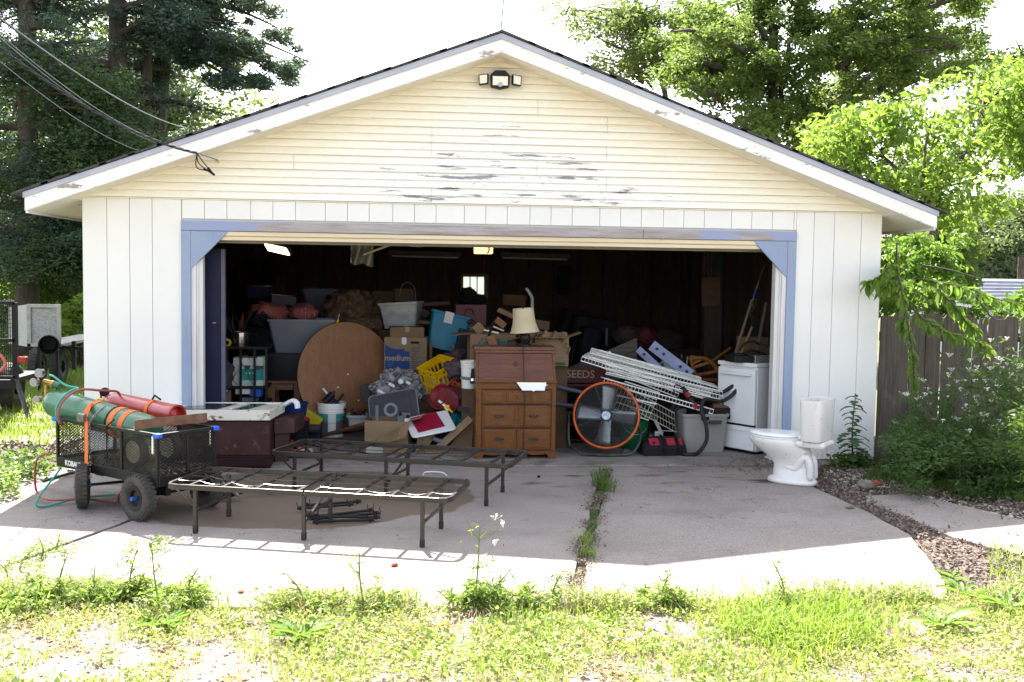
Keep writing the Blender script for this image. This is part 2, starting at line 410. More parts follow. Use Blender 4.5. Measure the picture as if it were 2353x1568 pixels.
# lap boards with the double step profile
z = 2.476; row = 0
while z < ZR-.22:
    h = .142; prof = [(-.006, 0), (-.034, .002), (-.031, .022), (-.022, .044), (-.006, .064), (-.030, .072), (-.027, .095), (-.018, .118), (-.005, h-.001), (.012, h-.001), (.012, 0)]
    zt = lambda zz: min(W-.001, max(.03, (ZR-.165-zz)/SL))
    cuts = [[-.62], [1.05], [-1.9, .38], [-.62, 1.05]][row % 4]
    cuts = [c_ for c_ in cuts if abs(c_) < zt(z+h)-.15]
    es = [None]+cuts+[None]
    for i in range(len(es)-1):
        L = []; Rr = []
        for y, dz in prof:
            zz = z+dz; L.append((-zt(zz) if es[i] is None else es[i]+.0015, y, zz)); Rr.append((zt(zz) if es[i+1] is None else es[i+1]-.0015, y, zz))
        nn = len(prof)
        b = B().add(L+Rr, [tuple(range(nn)), tuple(range(2*nn-1, nn-1, -1))] + [(a, a+nn, (a+1) % nn+nn, (a+1) % nn) for a in range(nn)])
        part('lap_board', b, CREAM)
    z += h; row += 1
# rake boards, drip edge, soffits, roof decks, shingles
for s in (-1, 1):
    def rk(x, dz, y): return (s*x, y, ZR-SL*x-dz)
    part('rake_board', B().prism([rk(.0, .068, -OH), rk(EX, .068, -OH), rk(EX, .068+.118, -OH), rk(0, .068+.118, -OH)], (0, .022, 0)), TRIM, bevel=.003)
    part('drip_edge', B().prism([rk(0, .018, -OH-.012), rk(EX+.012, .018, -OH-.012), rk(EX+.012, .070, -OH-.012), rk(0, .070, -OH-.012)], (0, .02, 0)), BLUEGREY, bevel=.003)
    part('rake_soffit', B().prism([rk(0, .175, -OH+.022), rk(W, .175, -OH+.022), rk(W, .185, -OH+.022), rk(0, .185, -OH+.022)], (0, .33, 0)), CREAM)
    part('eave_soffit', B().prism([rk(W-.0, .178, -OH+.022), rk(EX-.02, .178, -OH+.022), rk(EX-.02, .19, -OH+.022), rk(W, .19, -OH+.022)], (0, 8.05, 0)), TRIM)
    xf = s*(EX-.02); part('fascia_board', B().box(min(xf, xf+s*.02), max(xf, xf+s*.02), -OH+.023, 7.72, roofz(EX)-.205, roofz(EX)-.03), TRIM, bevel=.003)
    part('roof_deck', B().prism([rk(0, .0, -OH), rk(EX+.02, .0, -OH), rk(EX+.02, .03, -OH), rk(0, .03, -OH)], (0, 8.1, 0)), SHING)
    part('frieze_block', B().box(min(s*W, s*(W+.33)), max(s*W, s*(W+.33)), -.004, .02, roofz(EX)-.06, roofz(W)-.19+.02), TRIM)
    n_t = 17
    for i in range(n_t):
        a = i*(EX+.04)/n_t; c_ = a+(EX+.04)/n_t*1.25; j = random.uniform(0, .006)
        q = [rk(a, -.006-j, -OH-.03), rk(c_, -.0-j, -OH-.03), rk(c_, .012, -OH-.03), rk(a, .012, -OH-.03)]
        part('shingle', B().prism(q, (0, .36, 0)), SHING)
# door frame
zt = 2.268
part('door_casing', B().box(-2.93, -2.843, -.028, .012, 0, zt-.092), BLUE, bevel=.003)
part('door_casing', B().box(2.862, 2.95, -.028, .012, 0, zt-.092), BLUE, bevel=.003)
part('header_board', B().box(-2.93, 1.42, -.03, .012, zt-.09, zt), HEAD, bevel=.003, label='long bare weathered header board')
part('header_board', B().box(1.424, 2.95, -.03, .012, zt-.09, zt), HEAD, bevel=.003)
for s, x in ((-1, -2.842), (1, 2.861)):
    tri = [(x, -.024, zt-.093), (x - s*.345, -.024, zt-.093), (x, -.024, zt-.093-.355)]
    part('corner_brace', B().prism(tri, (0, .03, 0)), BLUE, bevel=.002)
JAMB = mat('white_jamb_paint', (.66, .65, .66), (.55, .53, .52), 4, .5, stretch=(4, 1, .4), c3=(.38, .33, .3), s3=9, lo3=.66, hi3=.7)
for s, a in ((-1, -2.842), (1, 2.861)):
    for k_, (w0, w1, y0, y1) in enumerate(((0, .045, -.012, .10), (.046, .062, .0, .05), (.063, .10, .02, .12))):
        xa, xb = a - s*w0, a - s*w1
        part('door_jamb', B().box(min(xa, xb), max(xa, xb), y0, y1, 0, 2.10), JAMB, bevel=.002)
part('stop_moulding', B().box(-2.842, 2.861, -.016, .05, zt-.135, zt-.094), TAN, bevel=.004)
part('stop_moulding', B().box(-2.78, 2.80, -.002, .08, zt-.175, zt-.137), TAN, bevel=.004)
# raised sectional door seen edge on under the ceiling
DOORG = mat('raised_door_grey', (.22, .22, .20), (.27, .26, .23), 3, .5)
od = B().box(-2.7, 2.72, .16, .21, 2.07, 2.13); part('raised_door', od, DOORG, bevel=.006)
for i in range(4): part('door_panel', B().box(-2.7, 2.72, .22+i*.54, .22+i*.54+.53, 2.135, 2.17), DOORG, bevel=.006)
# interior shell
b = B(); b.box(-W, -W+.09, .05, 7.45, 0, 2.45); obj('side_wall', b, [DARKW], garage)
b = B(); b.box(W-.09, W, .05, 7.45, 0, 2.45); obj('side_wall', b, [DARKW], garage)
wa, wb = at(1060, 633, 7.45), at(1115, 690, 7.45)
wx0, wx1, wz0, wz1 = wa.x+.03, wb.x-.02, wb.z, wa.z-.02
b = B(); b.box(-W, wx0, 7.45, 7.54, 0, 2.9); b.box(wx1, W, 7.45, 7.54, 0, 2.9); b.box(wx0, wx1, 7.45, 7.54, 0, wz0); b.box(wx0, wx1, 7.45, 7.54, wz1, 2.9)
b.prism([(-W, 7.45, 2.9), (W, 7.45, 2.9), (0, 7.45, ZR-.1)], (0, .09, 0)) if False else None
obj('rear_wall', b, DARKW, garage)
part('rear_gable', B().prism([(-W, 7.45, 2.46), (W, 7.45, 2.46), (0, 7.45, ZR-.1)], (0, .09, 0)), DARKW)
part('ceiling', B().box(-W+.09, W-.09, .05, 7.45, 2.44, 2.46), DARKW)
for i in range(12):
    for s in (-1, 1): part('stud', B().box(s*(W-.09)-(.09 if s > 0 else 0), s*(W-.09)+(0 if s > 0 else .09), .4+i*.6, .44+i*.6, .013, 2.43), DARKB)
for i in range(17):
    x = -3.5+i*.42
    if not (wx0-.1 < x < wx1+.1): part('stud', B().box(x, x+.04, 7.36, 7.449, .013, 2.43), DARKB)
win = part('window', B().box(wx0-.045, wx0, 7.33, 7.449, wz0-.05, wz1+.05), mat('window_wood', (.28, .19, .15), (.2, .13, .1), 8, .6))
B2 = B().box(wx1, wx1+.06, 7.33, 7.449, wz0-.05, wz1+.05).box(wx0, wx1, 7.33, 7.449, wz1, wz1+.05).box(wx0, wx1, 7.33, 7.449, wz0-.05, wz0)
obj('window_frame', B2, MC['window_wood'], win)
for i in (1, 2): obj('muntin', B().box(wx0+(wx1-wx0)*i/3-.008, wx0+(wx1-wx0)*i/3+.008, 7.46, 7.5, wz0, wz1), MC['window_wood'], win)
for i in range(3):
    gl = mat('dusty_pane', (.75, .8, .8), rough=.45, trans=.9)
    obj('pane', B().box(wx0+(wx1-wx0)*i/3+.003, wx0+(wx1-wx0)*(i+1)/3-.003, 7.505, 7.51, wz0, wz1), gl, win)
# ---- fittings on the garage
FIX = mat('black_fixture', (.008, .008, .010), rough=.5, spec=.25)
p = at(1148, 182, -.03)
sec = thing('security_light', 'black three panel security light under the gable peak', 'floodlight', (p.x, -.03, p.z))
PAN = mat('pale_led_panel', (.80, .78, .68), rough=.35)
T = TR((p.x, -.05, p.z)) @ Matrix.Scale(1.22, 4)
b = B(T); b.prism([(-.07, -.05, -.07), (.0, -.05, -.085), (.07, -.05, -.07), (.075, -.05, .02), (.04, -.05, .055), (-.04, -.05, .055), (-.075, -.05, .02)], (0, .06, 0)); obj('housing', b, FIX, sec, bevel=.006)
b = B(T); b.prism([(-.058, -.056, -.06), (.058, -.056, -.06), (.058, -.056, .008), (-.058, -.056, .008)], (0, .005, 0)); obj('light_panel', b, PAN, sec)
b = B(T); b.cyl((0, -.065, -.055), (0, -.05, -.055), .018, n=16); obj('motion_sensor', b, mat('sensor_grey', (.4, .4, .42), rough=.3), sec)
for s in (-1, 1):
    b = B(T @ TR((s*.085, -.04, -.01), s*12)); b.prism([(s*.005, -.02, -.042), (s*.075, -.02, -.052), (s*.08, -.02, .03), (s*.005, -.02, .035)], (0, .03, 0)); w_ = obj('side_lamp', b, FIX, sec, bevel=.004)
    b = B(T @ TR((s*.085, -.04, -.01), s*12)); b.prism([(s*.013, -.026, -.034), (s*.067, -.026, -.042), (s*.071, -.026, .022), (s*.013, -.026, .027)], (0, .005, 0)); obj('light_panel', b, PAN, w_).parent = w_
p = at(1157, 66, 0)
mast = thing('roof_mast', 'thin grey antenna mast standing on the roof ridge', 'antenna', (0.02, .1, ZR))
GAL = mat('galvanised_steel', (.35, .36, .38), (.25, .26, .28), 20, .45, .6)
obj('pole', B().cyl((.02, .1, ZR), (.10, .1, ZR+1.1), .009, n=8), GAL, mast)
obj('boot', B().cyl((.02, .1, ZR-.01), (.028, .1, ZR+.1), .03, .014, n=10), GAL, mast)

# service drop: twisted cables from the left, insulator and bare ends on the gable
CAB = mat('black_cable', (.012, .012, .014), rough=.5)
sd = thing('service_cable', 'black twisted service cable ending in loose wires on gable', 'cable', tuple(at(455, 352, -.5)))
def wire(u0, v0, Y0, u1, v1, Y1, sag, r, um=None, n=18):
    a, c_ = at(u0, v0, Y0), at(u1, v1, Y1); pts = []
    for i in range(n+1):
        t = i/n; q = a.lerp(c_, t); q.z -= sag*4*t*(1-t); pts.append(q)
    return pts
P1 = wire(-60, 62, -3.2, 452, 352, -.42, .12, .006, n=60)
def twist(P, r, k, ph): return [p_+Vector((math.cos(i*k+ph), 0, math.sin(i*k+ph)))*r for i, p_ in enumerate(P)]
for ph in (0, 2.1, 4.2): obj('strand', B().tube(twist(P1, .007, .8, ph), .0055, 5), CAB, sd)
e = P1[-1]
for k_, (u, v) in enumerate(((478, 392), (492, 402), (486, 396))):
    q = at(u, v, -.12); mid = at(452+k_*6, 385-k_*8, -.3)
    obj('loose_end', B().tube(bez([e, mid, q]), .005, 5), CAB, sd)
    obj('splice', B().cyl(q + (mid-q)*.35, q, .011, n=8), FIX, sd)
obj('bracket', B().cyl(e, at(500, 368, -.03), .006, n=6), GAL, sd)
p = at(500, 372, -.03); obj('insulator', B().lathe([(.012, -.05), (.03, -.045), (.018, -.03), (.03, -.015), (.016, 0)], 14, TR(p, 0, 90)), mat('cream_porcelain', (.75, .68, .5), rough=.3), sd)
for k_, (u0, v0, u1, v1, Y0, Y1, lab) in enumerate(((-50, 5, 432, 295, -2, 9, 'uppermost black overhead line ending behind the roof'), (-50, 38, 370, 325, 0, 9, 'upper line of the close pair behind the roof'), (-50, 45, 360, 328, 0, 9, 'lower line of the close pair behind the roof'), (-50, 100, 330, 350, 1, 9.5, 'lowest thin overhead line crossing the dark tree'))):
    tag(obj('overhead_line', B().tube(wire(u0, v0, Y0, u1, v1, Y1, .15, .004), .008 if k_ else .011, 5), CAB), lab, 'cable', 'overhead lines on the left')
# ================================================================ things in front of the garage
BLK = mat('black_powder_coat', (.006, .006, .0065), (.011, .010, .0095), 12, .42, 0, spec=.35)
RUB = mat('dusty_rubber', (.03, .028, .026), (.06, .052, .045), 14, .85, bump=.4, bscale=60)
# ---------------- garden cart
CT = TR((-3.56, -1.54, 0), -41.3)
CL, CW, Z0, Z1 = 1.30, .50, .325, .63
cart = thing('garden_cart', 'black wire mesh garden cart loaded with gas cylinders', 'garden cart', (-3.0, -1.8, 0))
def wheel(T, parent, r=.165, w=.10, name='wheel'):
    wp = obj(name, B(T).lathe([(r*.55, -w*.36), (r*.62, -w*.42), (r*.78, -w*.5), (r*.93, -w*.40), (r, -w*.18), (r, w*.18), (r*.93, w*.40), (r*.78, w*.5), (r*.62, w*.42), (r*.55, w*.36)], 32, capb=False), RUB, parent, smooth=True)
    tb = B(T)
    for i in range(30):
        a = 2*math.pi*i/30
        for s in (-1, 1):
            c_ = Vector((math.cos(a+s*.05)*r*.985, math.sin(a+s*.05)*r*.985, s*w*.2))
            tb.cbox(c_, (.012, r*.14, w*.32), Matrix.Rotation(a, 3, 'Z'))
    obj('tread', tb, RUB, wp)
    obj('rim', B(T).lathe([(.02, -w*.2), (r*.3, -w*.16), (r*.36, -w*.36), (r*.56, -w*.40), (r*.56, w*.4), (r*.36, w*.36), (r*.3, w*.16), (.02, w*.2)], 24, capb=True, capt=True), BLK, wp, smooth=True)
    obj('hub', B(T).cyl((0, 0, -w*.62), (0, 0, w*.62), .016, n=12), mat('blue_hub_cap', (.02, .09, .35), rough=.4), wp)
    return wp
WY = Matrix.Rotation(R(90), 4, 'X')
for x, y in ((1.13, -.045), (1.13, CW+.045)): wheel(CT @ TR((x, y, .165)) @ WY, cart)
sw = TR((-3.27, -1.87, .165), 14)
wheel(sw @ Matrix.Rotation(R(90), 4, 'Y'), cart)
wheel(TR((-2.83, -1.62, .165), 14) @ Matrix.Rotation(R(90), 4, 'Y'), cart)
obj('axle', B(CT).cyl((1.13, -.04, .165), (1.13, CW+.04, .165), .011), BLK, cart)
obj('axle', B().cyl((-3.27, -1.87, .165), (-2.83, -1.62, .165), .011), BLK, cart)
for bx_ in ((.95, 1.25, .1, .14, .17, Z0-.02), (.95, 1.25, .36, .40, .17, Z0-.02), (.2, .3, .2, .3, .18, Z0-.02)): obj('undercarriage', B(CT).box(*bx_), BLK, cart)
obj('tray', B(CT).box(0, CL, 0, CW, Z0-.02, Z0-.012), BLK, cart)
def rail(pts, w=.024, h=.024, name='frame_rail'):
    for a, c_ in zip(pts, pts[1:]): obj(name, B(CT).beam(a, c_, w, h), BLK, cart, bevel=.003)
rail([(0, 0, Z0-.03), (CL, 0, Z0-.03)], .02, .075, 'side_rail'); rail([(0, CW, Z0-.03), (CL, CW, Z0-.03)], .02, .075, 'side_rail')
rail([(0, 0, Z0-.03), (0, CW, Z0-.03)], .02, .075, 'side_rail'); rail([(CL, 0, Z0-.03), (CL, CW, Z0-.03)], .02, .075, 'side_rail')
for p_ in (((0, 0, Z1), (CL, 0, Z1)), ((0, CW, Z1), (CL, CW, Z1)), ((0, 0, Z1), (0, CW, Z1)), ((CL, 0, Z1), (CL, CW, Z1))): rail(p_)
for x, y in ((.01, 0), (.42, 0), (.86, 0), (CL-.01, 0), (.01, CW), (.42, CW), (.86, CW), (CL-.01, CW), (CL, .25), (0, .25)): rail([(x, y, Z0), (x, y, Z1)], .022, .022, 'post')
def mesh_panel(o, ex, L, z0, z1):
    b = B(CT); ex = Vector(ex); o = Vector(o); st = .036; H = z1-z0; k = .62
    i = -H/k
    while i < L:
        for s in (1, -1):
            a0 = max(0, -i if s > 0 else 0); 
            x0 = i; x1 = i+H/k
            za, zb = (z0, z1) if s > 0 else (z1, z0)
            t0 = max(0, (0-x0)/(x1-x0)); t1 = min(1, (L-x0)/(x1-x0))
            if t1 > t0:
                pa = o+ex*(x0+(x1-x0)*t0); pb = o+ex*(x0+(x1-x0)*t1); pa.z = za+(zb-za)*t0; pb.z = za+(zb-za)*t1
                b.beam(pa, pb, .002, .0045)
        i += st
    obj('mesh_panel', b, BLK, cart)
mesh_panel((0, 0, 0), (1, 0, 0), CL, Z0, Z1); mesh_panel((0, CW, 0), (1, 0, 0), CL, Z0, Z1)
mesh_panel((0, 0, 0), (0, 1, 0), CW, Z0, Z1); mesh_panel((CL, 0, 0), (0, 1, 0), CW, Z0, Z1)
text('maker_name', 'KOBALT', .058, CT @ TR((.235, -.0115, Z0-.028)) @ TXF, mat('white_print', (.75, .75, .75), rough=.5), cart, bold=.0015)
CLIP = mat('blue_plastic', (.01, .10, .55), rough=.35); CREAMP = mat('cream_plastic', (.75, .70, .5), rough=.5)
for x, y in ((0, 0), (CL, 0), (CL, CW)):
    cl = obj('corner_clip', B(CT).cbox((x, y-.003, Z1-.002), (.06, .05, .034)), CLIP, cart, bevel=.008)
    obj('pull_tab', B(CT).beam((x-.03, y-.025, Z1-.01), (x-.026, y-.028, Z1-.13), .012, .008), CREAMP, cl)
obj('drawbar', B(CT).tube([(.15, .25, .2), (-.12, .2, .16), (-.42, .12, .06)], .014, 8), BLK, cart)
b = B(CT); b.box(.38, .47, -.05, -.03, .10, .32); obj('handle_end', b, mat('dark_blue_bracket', (.02, .03, .12), rough=.5), cart)

# gas cylinders
GRN = N('green_cylinder_paint'); c = GRN.mix(GRN.ramp(GRN.noise(6, detail=6), .35, .7), (.03, .13, .065), (.05, .17, .09))
c = GRN.mix(GRN.ramp(GRN.noise(35, detail=6, rough=.7), .63, .66), c, (.10, .09, .07)); GRN.color(c); GRN.set(Roughness=.32); GRN = GRN.m
ga, gb = at(122, 925, -1.30), at(352, 993, -2.0); gd = (gb-ga).normalized()
def axisM(a, d): return Matrix.Translation(a) @ Vector(d).to_track_quat('Z', 'Y').to_matrix().to_4x4()
gc = thing('gas_cylinder', 'long green gas cylinder strapped across the cart', 'gas cylinder', tuple(ga))
L_ = (gb-ga).length; GM = axisM(ga, gd)
obj('shell', B(GM).lathe([(.03, -.045), (.06, -.035), (.088, -.012), (.108, .03), (.115, .08), (.115, L_-.06), (.112, L_-.02), (.095, L_), (.02, L_)], 36, capb=True, capt=True), GRN, gc, smooth=2)
BRS = mat('worn_brass', (.55, .36, .10), (.30, .18, .06), 30, .35, .9); CHR = mat('chrome', (.45, .45, .47), rough=.18, metal=1.)
GLS = mat('gauge_glass', (.25, .26, .28), rough=.15)
v0 = ga - gd*.045; up = Vector((0, 0, 1))
obj('valve', B().cyl(v0+gd*.02, v0-gd*.07, .018, .013).cyl(v0-gd*.05, v0-gd*.05+up*.16, .011), BRS, gc)
rg = v0 - gd*.05 + up*.15
obj('regulator', B().cyl(rg-gd*.01, rg+gd*.09, .024, n=16).cyl(rg+gd*.09, rg+gd*.12, .030, n=16), BRS, gc)
obj('regulator_knob', B().cyl(rg+gd*.11, rg+gd*.19, .028, .022, n=14), mat('green_knob', (.02, .10, .06), rough=.5), gc)
for dx, dz, r in ((-.03, .075, .036), (-.07, -.0, .034), (-.05, -.14, .03)):
    q = rg + Vector((dx, -.02, dz)); ggg = obj('gauge', B().cyl(q+Vector((0, .02, 0)), q-Vector((.01, .022, 0)), r, n=20), CHR, gc)
    obj('dial', B().cyl(q-Vector((.01, .022, 0)), q-Vector((.011, .026, 0)), r*.85, n=20), GLS, ggg)
RED = mat('red_cylinder_paint', (.42, .03, .025), (.30, .02, .02), 8, .3, c3=(.2, .05, .03), s3=40, lo3=.66, hi3=.7)
ra, rb = at(262, 925, -1.2), at(408, 956, -1.68); rd = (rb-ra).normalized(); L2_ = (rb-ra).length
rc = thing('gas_cylinder', 'small red gas cylinder lying behind the green one', 'gas cylinder', tuple(ra))
obj('shell', B(axisM(ra, rd)).lathe([(.03, -.10), (.05, -.08), (.078, 0), (.084, .06), (.084, L2_-.06), (.088, L2_-.05), (.088, L2_), (.074, L2_), (.066, L2_-.05), (.0, L2_-.02)], 32, capb=True), RED, rc, smooth=True)
obj('valve', B().cyl(ra-rd*.08, ra-rd*.2, .016).cyl(ra-rd*.17+up*-.01, ra-rd*.17+up*.05, .009), BRS, rc)
obj('gauge', B().cyl(ra-rd*.12+up*.07+Vector((0, .02, 0)), ra-rd*.12+up*.07-Vector((0, .025, 0)), .036, n=20), FIX, rc)
obj('collar', B().tube([rb-rd*.30+up*.09, rb-rd*.27+up*.125, rb-rd*.2+up*.1], .008), FIX, rc)
# straps
ORS = mat('orange_webbing', (.72, .17, .03), (.62, .13, .03), 30, .7); STL = mat('dull_steel', (.25, .25, .25), (.15, .14, .13), 30, .4, .8)
sp = thing('ratchet_strap', 'orange ratchet strap over the green cylinder hanging down', 'strap', tuple(ga+gd*.5))
for t in (.47, .70, .80):
    M_ = GM @ Matrix.Translation((0, 0, L_*t)); b = B(M_); b.lathe([(.1165, -.026), (.1195, -.026), (.1195, .026), (.1165, .026)], 36, capb=False)
    obj('band', b, ORS, sp)
q0 = CT @ Vector((.45, -.028, .66)); q1 = CT @ Vector((.46, -.04, .16)); top_ = ga+gd*(L_*.47)+up*.10+Vector((-.03, -.06, 0))
obj('hanging_end', B().beam(q0, q1, .042, .003, (.66, .75, 0)), ORS, sp)
obj('tensioned_end', B().beam(top_, q0+Vector((0, -.01, 0)), .036, .003, (.4, .8, .3)), ORS, sp)
obj('ratchet', B(CT).cbox((.40, -.035, .675), (.085, .03, .05)).cyl((.36, -.035, .70), (.45, -.035, .70), .012), STL, sp)
bk = thing('strap', 'thin black strap running over the green cylinder to the rail', 'strap', tuple(ga+gd*.7))
M_ = GM @ Matrix.Translation((0, 0, L_*.66)); obj('band', B(M_).lathe([(.1166, -.006), (.120, -.006), (.120, .006), (.1166, .006)], 36, capb=False), FIX, bk)
obj('free_end', B(CT).tube([(.80, -.02, .70), (.70, -.02, .64), (.70, -.02, .36)], .006), FIX, bk)
# second strap round the red cylinder
obj('band', B(axisM(rb-rd*.28, rd)).lathe([(.0855, -.018), (.0875, -.018), (.0875, .018), (.0855, .018)], 30, capb=False), ORS, sp)
# chain
ch = thing('steel_chain', 'steel chain hanging down the side of the cart', 'chain', tuple(CT @ Vector((.56, -.03, .4))))
pts = bez([CT @ Vector(p_) for p_ in ((.62, .02, .775), (.56, -.035, .70), (.50, -.035, .62), (.49, -.03, .45), (.50, -.03, .16))], 26)
lk = None
for i in range(len(pts)-1):
    a, c_ = pts[i], pts[i+1]; m_ = (a+c_)/2; d = (c_-a).normalized(); M_ = Matrix.Translation(m_) @ d.to_track_quat('Z', 'Y').to_matrix().to_4x4() @ Matrix.Rotation((i % 2)*math.pi/2+.4, 4, 'Z')
    if lk is None:
        ring = [(.009*math.cos(t), 0, .017*math.sin(t)) for t in [k_*2*math.pi/8 for k_ in range(8)]]
        lk = obj('link', B().tube(ring, .0032, 5, closed=True), STL, ch); lk0 = lk
        lk.matrix_basis = M_
    else:
        o = lk0.copy(); col.objects.link(o); o.matrix_basis = M_
# hoses
HG = mat('teal_hose', (.02, .30, .22), rough=.4); HR = mat('red_hose', (.30, .06, .05), rough=.45)
GX = lambda u, v, Y: at(u, v, Y)
hs = thing('welding_hose', 'twin teal and red welding hose looped over the green cylinder', 'hose', tuple(GX(150, 900, -1.5)))
ringp = []
for k_ in range(14):
    t = k_/13*math.pi*1.25 + math.pi*.60
    q = GM @ Vector((.13*math.cos(t), .13*math.sin(t), L_*.22 - .1*(k_/13))); ringp.append(q)
gh = [GX(115, 862, -1.35), GX(124, 866, -1.4), GX(150, 885, -1.45), GX(180, 893, -1.50), GX(163, 898, -1.55), GX(140, 918, -1.62), GX(129, 940, -1.66), GX(130, 958, -1.66), GX(137, 974, -1.62)]
obj('teal_line', B().tube(bez(gh, 60), .009, 7), HG, hs, smooth=2)
rh = [GX(246, 916, -1.25), GX(272, 910, -1.25), GX(268, 900, -1.3), GX(235, 898, -1.4), GX(195, 895, -1.50), GX(170, 901, -1.56), GX(146, 920, -1.63), GX(134, 942, -1.67), GX(135, 960, -1.67), GX(143, 976, -1.62)]
obj('red_line', B().tube(bez(rh, 60), .010, 7), HR, hs, smooth=2)
lo = [GX(118, 1043, -1.62), GX(98, 1046, -1.6), GX(82, 1065, -1.6), (-3.72, -1.55, .06), (-3.55, -1.75, .03), (-3.3, -1.72, .03), (-3.05, -1.8, .02), (-2.95, -2.05, .14), (-2.8, -2.2, .25)]
obj('lower_loop', B().tube(bez(lo, 60), .009, 7), HR, hs, smooth=2)
lo = [GX(140, 1075, -1.7), (-3.6, -1.9, .02), (-3.35, -1.68, .03), (-3.1, -1.62, .04), (-2.98, -1.85, .12), (-2.75, -2.1, .22)]
obj('lower_loop', B().tube(bez(lo, 60), .008, 7), HG, hs, smooth=2)
# rusty angle iron over the back, loose wheels and leaf litter inside the cart
RST = mat('rusty_steel', (.13, .055, .03), (.21, .11, .07), 14, .8, .2, bump=.4)
an = obj('angle_iron', B(CT).prism([(1.02, .0, .645), (1.20, .50, .665), (1.20, .50, .735), (1.02, .0, .715)], (.006, -.002, 0)).prism([(1.02, .0, .645), (1.20, .50, .665), (1.10, .52, .66), (.90, .06, .645)], (0, 0, .006)), RST); tag(an, 'rusty angle iron lying across the back of the cart', 'scrap metal')
HUBC = mat('cream_wheel_disc', (.42, .38, .28), (.25, .2, .14), 25, .6)
for y, nm in ((.07, 'small wheel with cream disc standing behind the cart mesh'), (.36, 'second small wheel deeper in the cart')):
    M_ = CT @ TR((.92, y, .465), 8) @ WY
    t_ = thing('spare_wheel', nm, 'wheel', tuple(CT @ Vector((.92, y, .33))), 'loose wheels in the cart')
    obj('tyre', B(M_).lathe([(.085, -.03), (.115, -.032), (.127, -.015), (.127, .015), (.115, .032), (.085, .03)], 28, capb=False), RUB, t_, smooth=True)
    obj('disc', B(M_).lathe([(.0, .0), (.03, .012), (.05, .002), (.086, .014), (.086, -.014), (.05, -.002), (.0, -.01)], 24, capb=False), HUBC, t_, smooth=True)
tag(leaves('leaf_litter', [(*(CT @ Vector((x, y, .335))),) for x in (.3, .6, .9, 1.1, 1.22) for y in (.1, .3, .42)], .09, 420, .04, mat('dry_leaf', (.16, .09, .05), (.28, .2, .13), 30, .8), flat=.15), 'dry leaf litter in the bottom of the cart', 'leaf litter', kind='stuff')
# ---------------- bed frames
STB = mat('bronze_grey_steel', (.018, .015, .013), (.026, .021, .018), 10, .30, 0., spec=.55)
CAP = mat('black_leg_cap', (.01, .01, .01), rough=.6)
def make_bed(ox, oy, a, L, Wd, label):
    T = TR((ox, oy, 0), a); H = .35
    bd = thing('folding_bed_frame', label, 'bed frame', (ox, oy, 0), 'folding bed frames on the drive')
    bd.rotation_euler = (0, 0, R(a))
    def pt(name, b, m_, par=bd, **kw):
        o = obj(name, b, m_, None, **kw); o.parent = par; return o
    for h in (0, 1):
        x0, x1 = (0, L/2-.004) if h == 0 else (L/2+.004, L)
        r = .07; pts_ = []
        outer = [(x1, 0), (x0+r, 0), (x0+r*.3, r*.3*.6), (x0, r), (x0, Wd-r), (x0+r*.3, Wd-r*.18), (x0+r, Wd), (x1, Wd)] if h == 0 else [(x0, 0), (x1-r, 0), (x1-r*.3, r*.18), (x1, r), (x1, Wd-r), (x1-r*.3, Wd-r*.18), (x1-r, Wd), (x0, Wd)]
        P_ = outer
        b = B()
        vs = []
        k_ = len(P_)
        for i, (x, y) in enumerate(P_):
            xa, ya = P_[max(i-1, 0)]; xb, yb = P_[min(i+1, k_-1)]; t = Vector((xb-xa, yb-ya, 0)).normalized(); nr = Vector((-t.y, t.x, 0))
            q = Vector((x, y, H-.018))
            vs += [q+nr*.012+Vector((0, 0, .018)), q-nr*.012+Vector((0, 0, .018)), q-nr*.012-Vector((0, 0, .018)), q+nr*.012-Vector((0, 0, .018))]
        fs = [(0, 1, 2, 3), tuple(range(4*k_-1, 4*k_-5, -1))]
        for i in range(k_-1):
            for j in range(4): fs.append((4*i+j, 4*i+(j+1) % 4, 4*i+4+(j+1) % 4, 4*i+4+j))
        b.add(vs, fs); pt('side_rail', b, STB, bevel=.003)
        xs_ = [x0+.16, x0+.40, x0+.64, x1-.05] if h == 0 else [x0+.05, x1-.64, x1-.40, x1-.16]
        for x in xs_: pt('slat', B().beam((x, .012, H-.012), (x, Wd-.012, H-.012), .024, .012), STB, bevel=.002)
        xw = ([x0] + xs_) if h == 0 else (xs_ + [x1])
        for y in (.16, .33, .50):
            w_ = []
            for i in range(len(xw)-1):
                for j in range(6):
                    t = j/6; w_.append((xw[i]+(xw[i+1]-xw[i])*t, y, H-.004-4*t*(1-t)*(.022 if 0 < i < len(xw)-2 else .006)))
            w_.append((xw[-1], y, H-.004)); pt('wire', B().tube(w_, .003, 5), STB)
    for x, lean in ((.19, -.0), (L/2+(-.02), 0), (L-.19, 0)):
        for y in (.05, Wd-.09):
            lg = pt('leg', B().beam((x, y, H-.03), (x, y, .045), .026, .026, (0, 1, 0)), STB, bevel=.003)
            o = obj('foot', B().beam((x, y, .055), (x, y, .004), .031, .031, (0, 1, 0)), CAP, None, bevel=.003); o.parent = lg
        pt('leg_brace', B().beam((x, .05, .16), (x, Wd-.09, .16), .016, .016), STB)
        s = 1 if x > L/2+.1 else -1
        e = x+s*.17 if abs(x-L/2) > .1 else x
        if e != x:
            for y in (.07, Wd-.11): pt('leg_brace', B().beam((x, y, .17), (e, y, H-.036), .018, .008), STB)
        else: pt('leg_brace', B().beam((x, .07, .12), (x+.02, Wd-.1, H-.05), .018, .008), STB)
    return bd
make_bed(-2.455, -2.72, -15.3, 1.99, .66, 'steel bed frame nearer the lawn with sunlit front rail')
make_bed(-1.93, -1.40, -18.5, 2.0, .68, 'dark steel bed frame standing closer to the garage')
